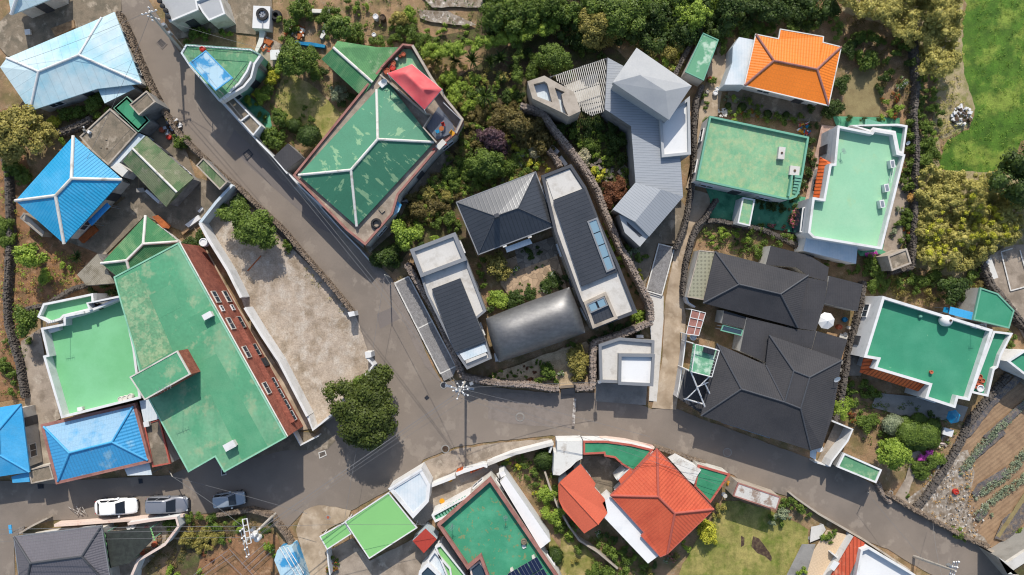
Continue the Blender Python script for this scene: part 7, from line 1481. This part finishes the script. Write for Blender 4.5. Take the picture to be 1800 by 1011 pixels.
m = MB(); sd = Vector((-ax.y, ax.x, 0)); m.tube(f(.4, .97)-sd*.28, f(.4, .97)+sd*.28, .02, 4); m.build('handlebar', MATS['steel'], t); m = MB(); q = f(-.2, .9); m.box(q.x, q.y, .86, .25, .14, .06, .35); m.build('saddle', MATS['blackplastic'], t)
# roof objects
def ant(label, px, h, z0, l=.9, rot=0.):
    p = W(px[0], px[1], z0); t = thing('antenna', label, 'antenna', (p.x, p.y, z0)); m = MB(); m.tube(p, p+Vector((0, 0, h)), .022, 5); m.build('mast', MATS['steel'], t); m = MB(); top = p+Vector((0, 0, h-.1)); d = Vector((math.cos(rot), math.sin(rot), 0)); e_ = Vector((-d.y, d.x, 0)); m.tube(top-d*l/2, top+d*l/2, .02, 4)
    for k in range(5): c_ = top+d*(k/4-.5)*l; m.tube(c_-e_*.3, c_+e_*.3, .014, 4)
    m.build('boom', MATS['steel'], t)
ant('television antenna on the stair house of the big faded green roof', (302, 679), 1.8, 8.3, 1.4, .4); ant('thin antenna at the top of the bright green roof terrace', (112, 566), 2.2, 4.0, .9, .2); ant('antenna at the lower rim of the emerald green roof', (1713, 570), 1.6, 3.9, .5); ant('antenna on the rooftop corner of the stained emerald terrace', (795, 920), 1.3, 3.5, .6, 1.0)
ant('antenna near the centre of the stained emerald terrace', (889, 905), 1.2, 3.4, .4, .3); ant('small antenna on the mint green roof', (1478, 268), .8, 3.4, .3, .5)
def whitebox(label, px, z0, lx, ly, lz, rot=.5, name='vent_box'):
    p = W(px[0], px[1], z0+lz); t = thing(name, label, 'vent box', (p.x, p.y, z0)); m = MB(); m.box(p.x, p.y, z0, lx*.85, ly*.85, lz*.8, rot); m.build('body', MATS['concrete_white'], t); m = MB(); m.box(p.x, p.y, z0+lz*.8, lx, ly, lz*.2, rot); m.build('lid', MATS['white_wall'], t)
whitebox('white vent box in the upper part of the big faded green roof', (364, 555), 5.95, 1.0, .6, .7); whitebox('white vent box in the lower part of the big faded green roof', (403, 784), 5.95, 1.2, .75, .8)
for i, (x, y) in enumerate(((211, 702), (219, 700), (228, 697))): tank(['left', 'middle', 'right'][i]+' of three white round buckets on the bright green terrace edge', (x, y), .3, .5, 'offwhite_wall', 2.95, 'bucket', 'bucket', 'white buckets on the terrace')
whitebox('white square box at the lower edge of the bright green roof terrace', (140, 719), 2.92, .55, .4, .5, .2); whitebox('grey box unit on the rim of the small red-rimmed concrete roof', (257, 746), 2.9, .6, .55, .5, .2, 'ac_unit')
whitebox('white awning box on the emerald house roof rim', (1714, 574), 3.4, .55, .35, .45, -.3)
tank('grey boulder-like bag on the stained emerald terrace', (921, 953), .34, .4, 'concrete_dirty', 3.4, 'sack', 'sack'); whitebox('flat stone slab below the grey sack on the stained terrace', (921, 961), 3.4, .4, .4, .1, .4, 'slab')
whitebox('white storage box in the yard right of the triangular green terrace', (489, 96), 0, 1.8, 1.1, 1.0, .05, 'storage_box'); p = W(489, 88, .6)
bx('bench', 'long blue tarpaulin roll lying above the upper garden trees', 'tarpaulin', '518,73 545,74 572,79 570,84 540,80 519,77', .5, mat='tarpblue')
bx('board', 'white L-shaped board frame in the soil plot at the top', 'board', '540,15 580,17 580,23 545,22', .5, mat='white_dirty'); bx('board', 'white board end dropping from the L-shaped frame', 'board', '569,37 578,39 574,58 566,68 562,66 568,50', .4, mat='white_dirty')
bx('board', 'stack of white planks beside the green terrace stair', 'planks', '456,52 466,55 462,75 452,92 448,88 455,68', .5, mat='white_dirty'); bx('board', 'reddish planks in the heap beside the white planks', 'planks', '463,65 480,72 474,80 462,74', .4, mat='wood_or')
bx('workbench', 'long wooden board laid in the upper left yard', 'board', '89,50 129,35 131,48 97,64', .4, mat='wood'); whitebox('white square box with dark hole in the upper left yard', (48, 56), 0, .6, .6, .5, .1, 'crate'); table('wooden platform in the yard below the bright blue awning', (155, 409), 'wood_or', 0, 0, .78, 1.9, .8, .4)
bx('board', 'orange board leaning beside the green slate hip roof', 'board', '267,381 277,378 300,396 297,402 285,400', .6, z0=.5, mat='wood_or'); bx('board', 'white door panel lying in the yard left of the gravel-lot wall', 'board', '325,395 348,378 352,385 331,400', .5, mat='whiteplastic'); bx('board', 'yellowish plank below the white door panel', 'board', '318,408 330,399 333,403 321,413', .4, mat='wood'); bx('board', 'small white bracket above the white door panel', 'board', '347,371 355,364 357,367 350,374', .4, mat='whiteplastic')
bx('board', 'white panel along the mossy slate outbuilding', 'board', '254,336 258,333 281,353 278,358', 1.2, mat='white_wall'); bx('sink', 'grey open box beside the white panel', 'box', '239,331 252,330 255,337 240,338', 1.0, mat='concrete_grey')
bx('pipe', 'reddish pole lying across the top of the gravel lot', 'pole', '434,476 458,449 460,450 436,477', .15, mat='wood_or')
tank('long blue-white trough of frames at the allotment corner', (508, 985), .01, .1, 'canvas_blue', 0, 'frame') if 0 else bx('greenhouse', 'battered pale blue panel shed roof at the bottom beside the allotment', 'shed', '487,968 513,961 525,990 538,1030 500,1030 482,985', 2.0, mat='canvas_blue')
for i, (a, b, c_, d_) in enumerate(((491, 962, 520, 1011), (498, 960, 528, 1011), (505, 962, 534, 1008))): m = MB(); m.tube(W(a, b, 2.1), W(c_, d_, 2.1), .05, 5); tag(m.build('pipe', MATS['whiteplastic']), ['left', 'middle', 'right'][i]+' white pipe lying on the battered pale blue shed roof', 'pipe')
# scrap heap, debris and rocks
def heap(name, label, px, n, R_, s, mats, cat='heap', h=.4):
    m = MB()
    for i in range(len(mats)):
        for k in range(max(1, n//len(mats))):
            a = rnd.random()*6.28; q = math.sqrt(rnd.random())*R_; p = W(px[0], px[1], .2); f0 = len(m.mi)
            if rnd.random() < .5: stone(m, p.x+math.cos(a)*q, p.y+math.sin(a)*q, h*rnd.random(), s*rnd.uniform(.6, 1.5))
            else: m.box(p.x+math.cos(a)*q, p.y+math.sin(a)*q, .05+h*rnd.random()*.8, s*rnd.uniform(.4, 2.6), s*rnd.uniform(.2, .7), .08, a*3)
            m.mi[f0:] = [i]*(len(m.mi)-f0)
    return tag(m.build(name, [MATS[q] for q in mats]), label, None, None, 'stuff')
heap('scrap_heap', 'heap of white and metal scrap on a trailer by the upper street', (305, 226), 40, .9, .35, ('whiteplastic', 'steel', 'burnt'), h=.8); heap('rubbish_heap', 'heap of white sacks and plastic beside the meadow', (1690, 203), 70, 1.1, .34, ('whiteplastic', 'whiteplastic', 'white_dirty', 'burnt'), h=.5); heap('scrap_heap', 'clutter of planks and tools beside the blue tarpaulin roll', (522, 57), 40, 1.3, .4, ('wood_or', 'wood', 'white_dirty'))
heap('scrap_heap', 'pile of split firewood and boards near the top left gardens', (468, 80), 30, .8, .3, ('white_dirty', 'plasticred', 'wood_or')); heap('rubbish_heap', 'coloured pots and toys in front of the orange-roofed house', (1415, 226), 36, .8, .22, ('plasticred', 'whiteplastic', 'tarpblue', 'yellowplastic')); heap('scrap_heap', 'black ironware and bicycle parts beside the peeling green roof house', (705, 345), 30, 1.0, .3, ('steel', 'darksteel', 'concrete_grey'), h=.8)
heap('rubbish_heap', 'white tangled bags on the mossy concrete roof', (176, 233), 24, .55, .25, ('whiteplastic', 'concrete_grey'), h=2.7); heap('rubbish_heap', 'dark dried brush on the mossy concrete roof', (205, 262), 30, .7, .25, ('burnt', 'concrete_dirty'), h=2.7); heap('rock_group', 'pile of pale rocks at the garden corner left of the orange house', (1270, 198), 16, .5, .3, ('concrete_white',)); heap('rock_group', 'garden rocks near the round clipped bushes', (1655, 776), 12, .7, .35, ('concrete', 'pink_trim'))
heap('rock_group', 'dark pond stones in the garden beside the ribbed roof', (1062, 298), 26, 1.6, .5, ('basalt_light', 'basalt')); heap('rubbish_heap', 'flower pots stacked on the emerald roof corner bin', (1384, 330), 16, .3, .18, ('plasticred', 'terracotta', 'whiteplastic'), h=3.6)
heap('scrap_heap', 'laundry and tools in the lane behind the brick building', (482, 672), 26, .5, .25, ('plasticred', 'whiteplastic', 'burnt')); heap('driftwood', 'weathered dead branches among the trees near the top', (1190, 40), 18, .9, .3, ('deadwood',), 'branches'); heap('driftwood', 'burnt and grey brush heap in the upper right garden', (1398, 45), 24, .9, .3, ('deadwood', 'burnt'), 'branches')
heap('rock_group', 'rough stones scattered over the waste ground by the field', (1700, 900), 110, 2.6, .11, ('concrete_white', 'basalt_light'), 'rocks'); heap('rock_group', 'pale stones spread along the edge of the waste ground', (1650, 840), 80, 2.2, .11, ('concrete_white', 'basalt_light'), 'rocks')
for i, (x, y) in enumerate(((1443, 923), (1437, 930), (1434, 936), (1428, 938), (1423, 946))): disc('stepping_stone', ORD[4-i]+' dark round stepping stone in the white gravel bed', 'stepping stone', (x, y), .19, .06, 'concrete_grey', 0, 'dark round stepping stones')
for i, (x, y, a) in enumerate(((1096, 296, .8), (1092, 301, .7), (1092, 312, .1), (1096, 323, -.6))):
    p = W(x, y, .3); m = MB(); m.box(p.x, p.y, 0, .75, .55, .28, a); tag(m.build('stone_slab', MATS['concrete']), ['topmost', 'second from top', 'third from top', 'lowest'][i]+' flat garden slab in the row beside the ribbed roof', 'stone slab', 'garden slabs')
# solar water, dish, satellite dishes, posts
def dish(label, px, z0, r=.4):
    p = W(px[0], px[1], z0+.8); t = thing('satellite_dish', label, 'satellite dish', (p.x, p.y, z0)); m = MB(); m.tube((p.x, p.y, z0), (p.x, p.y, z0+.6), .03, 6); m.build('post', MATS['steel'], t); m = MB(); d = Vector((.2, -.55, .8)).normalized(); u = d.orthogonal().normalized(); w = d.cross(u); c0 = Vector((p.x, p.y, z0+.7))
    R_ = [(0, 0), (.5, .04), (1, .14)]
    for (a, h0), (b, h1) in zip(R_[:-1], R_[1:]):
        for k in range(14):
            q = lambda rr, hh, kk: c0+(u*math.cos(kk*math.pi/7)+w*math.sin(kk*math.pi/7))*r*rr+d*hh*r
            m.face([q(a, h0, k), q(b, h1, k), q(b, h1, k+1), q(a, h0, k+1)] if a else [q(a, h0, k), q(b, h1, k), q(b, h1, k+1)])
    m.build('reflector', MATS['whiteplastic'], t); m = MB(); m.tube(c0-w*r, c0+d*r*.9, .015, 4); m.build('arm', MATS['steel'], t)
dish('white satellite dish on the right slope of the lower charcoal roof', (1472, 667), 3.6, .38); dish('satellite dish on the small square box below the red canopy wall', (675, 143), 3.6, .32); dish('satellite dish on the right edge of the stained emerald terrace wall', (1597, 251), 2.4, .25)
m = MB(); p = W(672, 146, 4); m.box(p.x, p.y, 3.5, .75, .7, .4, .7); tag(m.build('water_box', MATS['whiteplastic']), 'white square box at the top corner of the peeling dark green roof', 'box')
for i, (x, y) in enumerate(((1476, 650), (1474, 643), (1478, 637))): m = MB(); p = W(x, y, .3); m.box(p.x, p.y, 0, .5, .4, .3, -.3); tag(m.build('concrete_block', MATS['concrete_grey']), ['lowest', 'middle', 'topmost'][i]+' pale concrete block of the row right of the lower charcoal roof', 'block', 'concrete blocks by the charcoal roof')
# railing of the triangular terrace
def rail(label, pts, z0, h=.9, mat='green_trim', step=.35):
    pp = [W(x, y, z0+h) for x, y in P(pts)]; t = thing('railing', label, 'railing', (pp[0].x, pp[0].y, z0)); m = MB(); m.path(pp, .03, 5); m.path([q-Vector((0, 0, h*.85)) for q in pp], .02, 4); m.build('handrail', MATS[mat], t); m = MB()
    for a, b in zip(pp[:-1], pp[1:]):
        n = max(1, int((b-a).length/step))
        for k in range(n): q = a.lerp(b, k/n); m.tube((q.x, q.y, z0), q, .014, 4)
    m.build('baluster', MATS[mat], t)
rail('green railing along the upper edge of the triangular green terrace', '327,78 441,86 458,96', 3.2); rail('grey railing on the street edge of the triangular green terrace', '320,95 334,117 385,178', 3.2, .7, 'paleblue_roof'); rail('thin rail along the diagonal stair side of the triangular green terrace', '434,112 415,136 398,158', 3.2, .9, 'darksteel')
rail('low rail on the roof ledge of the small annex by the red canopy', '779,180 810,210 800,232', 4.0, .3, 'steel')
rail('white ladder-like rail on the right parapet of the mint green roof', '1573,286 1566,322', 3.6, .5, 'white_wall')
# greenhouse frame poles of the allotment
for i, (a, b, c_, d_) in enumerate(((340, 1011, 400, 968), (352, 1015, 412, 975), (388, 975, 425, 1011), (403, 965, 445, 1011), (430, 1000, 475, 958), (424, 992, 466, 955), (438, 1005, 482, 965))): m = MB(); m.tube(W(a, b, .8), W(c_, d_, .8), .025, 4); tag(m.build('garden_stake', MATS['steel']), ORD[i]+' thin pipe of the allotment frame beside the transformer pole', 'pipe', 'allotment frame pipes')
# people-free yard extras
whitebox('white chest in the entrance yard of the white pavilion', (881, 834), 0, .9, .6, .7, .5, 'storage_box'); whitebox('white square concrete chest left of the field retaining wall', (1667, 760), 0, 1.1, .8, .9, -.3, 'storage_box'); whitebox('white air unit at the foot of the stone wall by the curved metal roof', (873, 628), 0, .45, .95, .7, .15, 'ac_unit'); whitebox('pale parcel of stone beside the garage wall', (1118, 595), 0, .6, .3, .5, 0, 'ac_unit') if 0 else None
bx('bench', 'worn pale concrete bench beside the parking place at the right edge', 'bench', '1731,462 1742,452 1755,488 1743,492', .9, mat='white_dirty')
bx('gate', 'dark stepped gate between the two ends of the low stone wall', 'gate', '986,685 1010,682 1011,692 986,695', .5, mat='darksteel')
bx('steps', 'pale stone slab steps left of the low stone wall gate', 'steps', '985,678 1010,676 1010,681 985,683', .35, mat='concrete')
bx('awning', 'pale blue crumpled sheet at the road corner of the charcoal roof', 'sheet', '1425,786 1436,788 1434,809 1424,803', 2.2, z0=2.1, mat='paleblue_roof')
for i, (a, b) in enumerate((((183, 935), (192, 999)), ((265, 929), (272, 950)))):
    m = MB(); pts = [W(a[0]+(b[0]-a[0])*k/9+(.8 if k % 2 else -.8), a[1]+(b[1]-a[1])*k/9, 2.7) for k in range(10)]; m.path(pts, .06, 5); tag(m.build('net_cord', MATS['carport_green']), ['left', 'right'][i]+' bright green cord lashing the edge of the black shade net', 'cord')
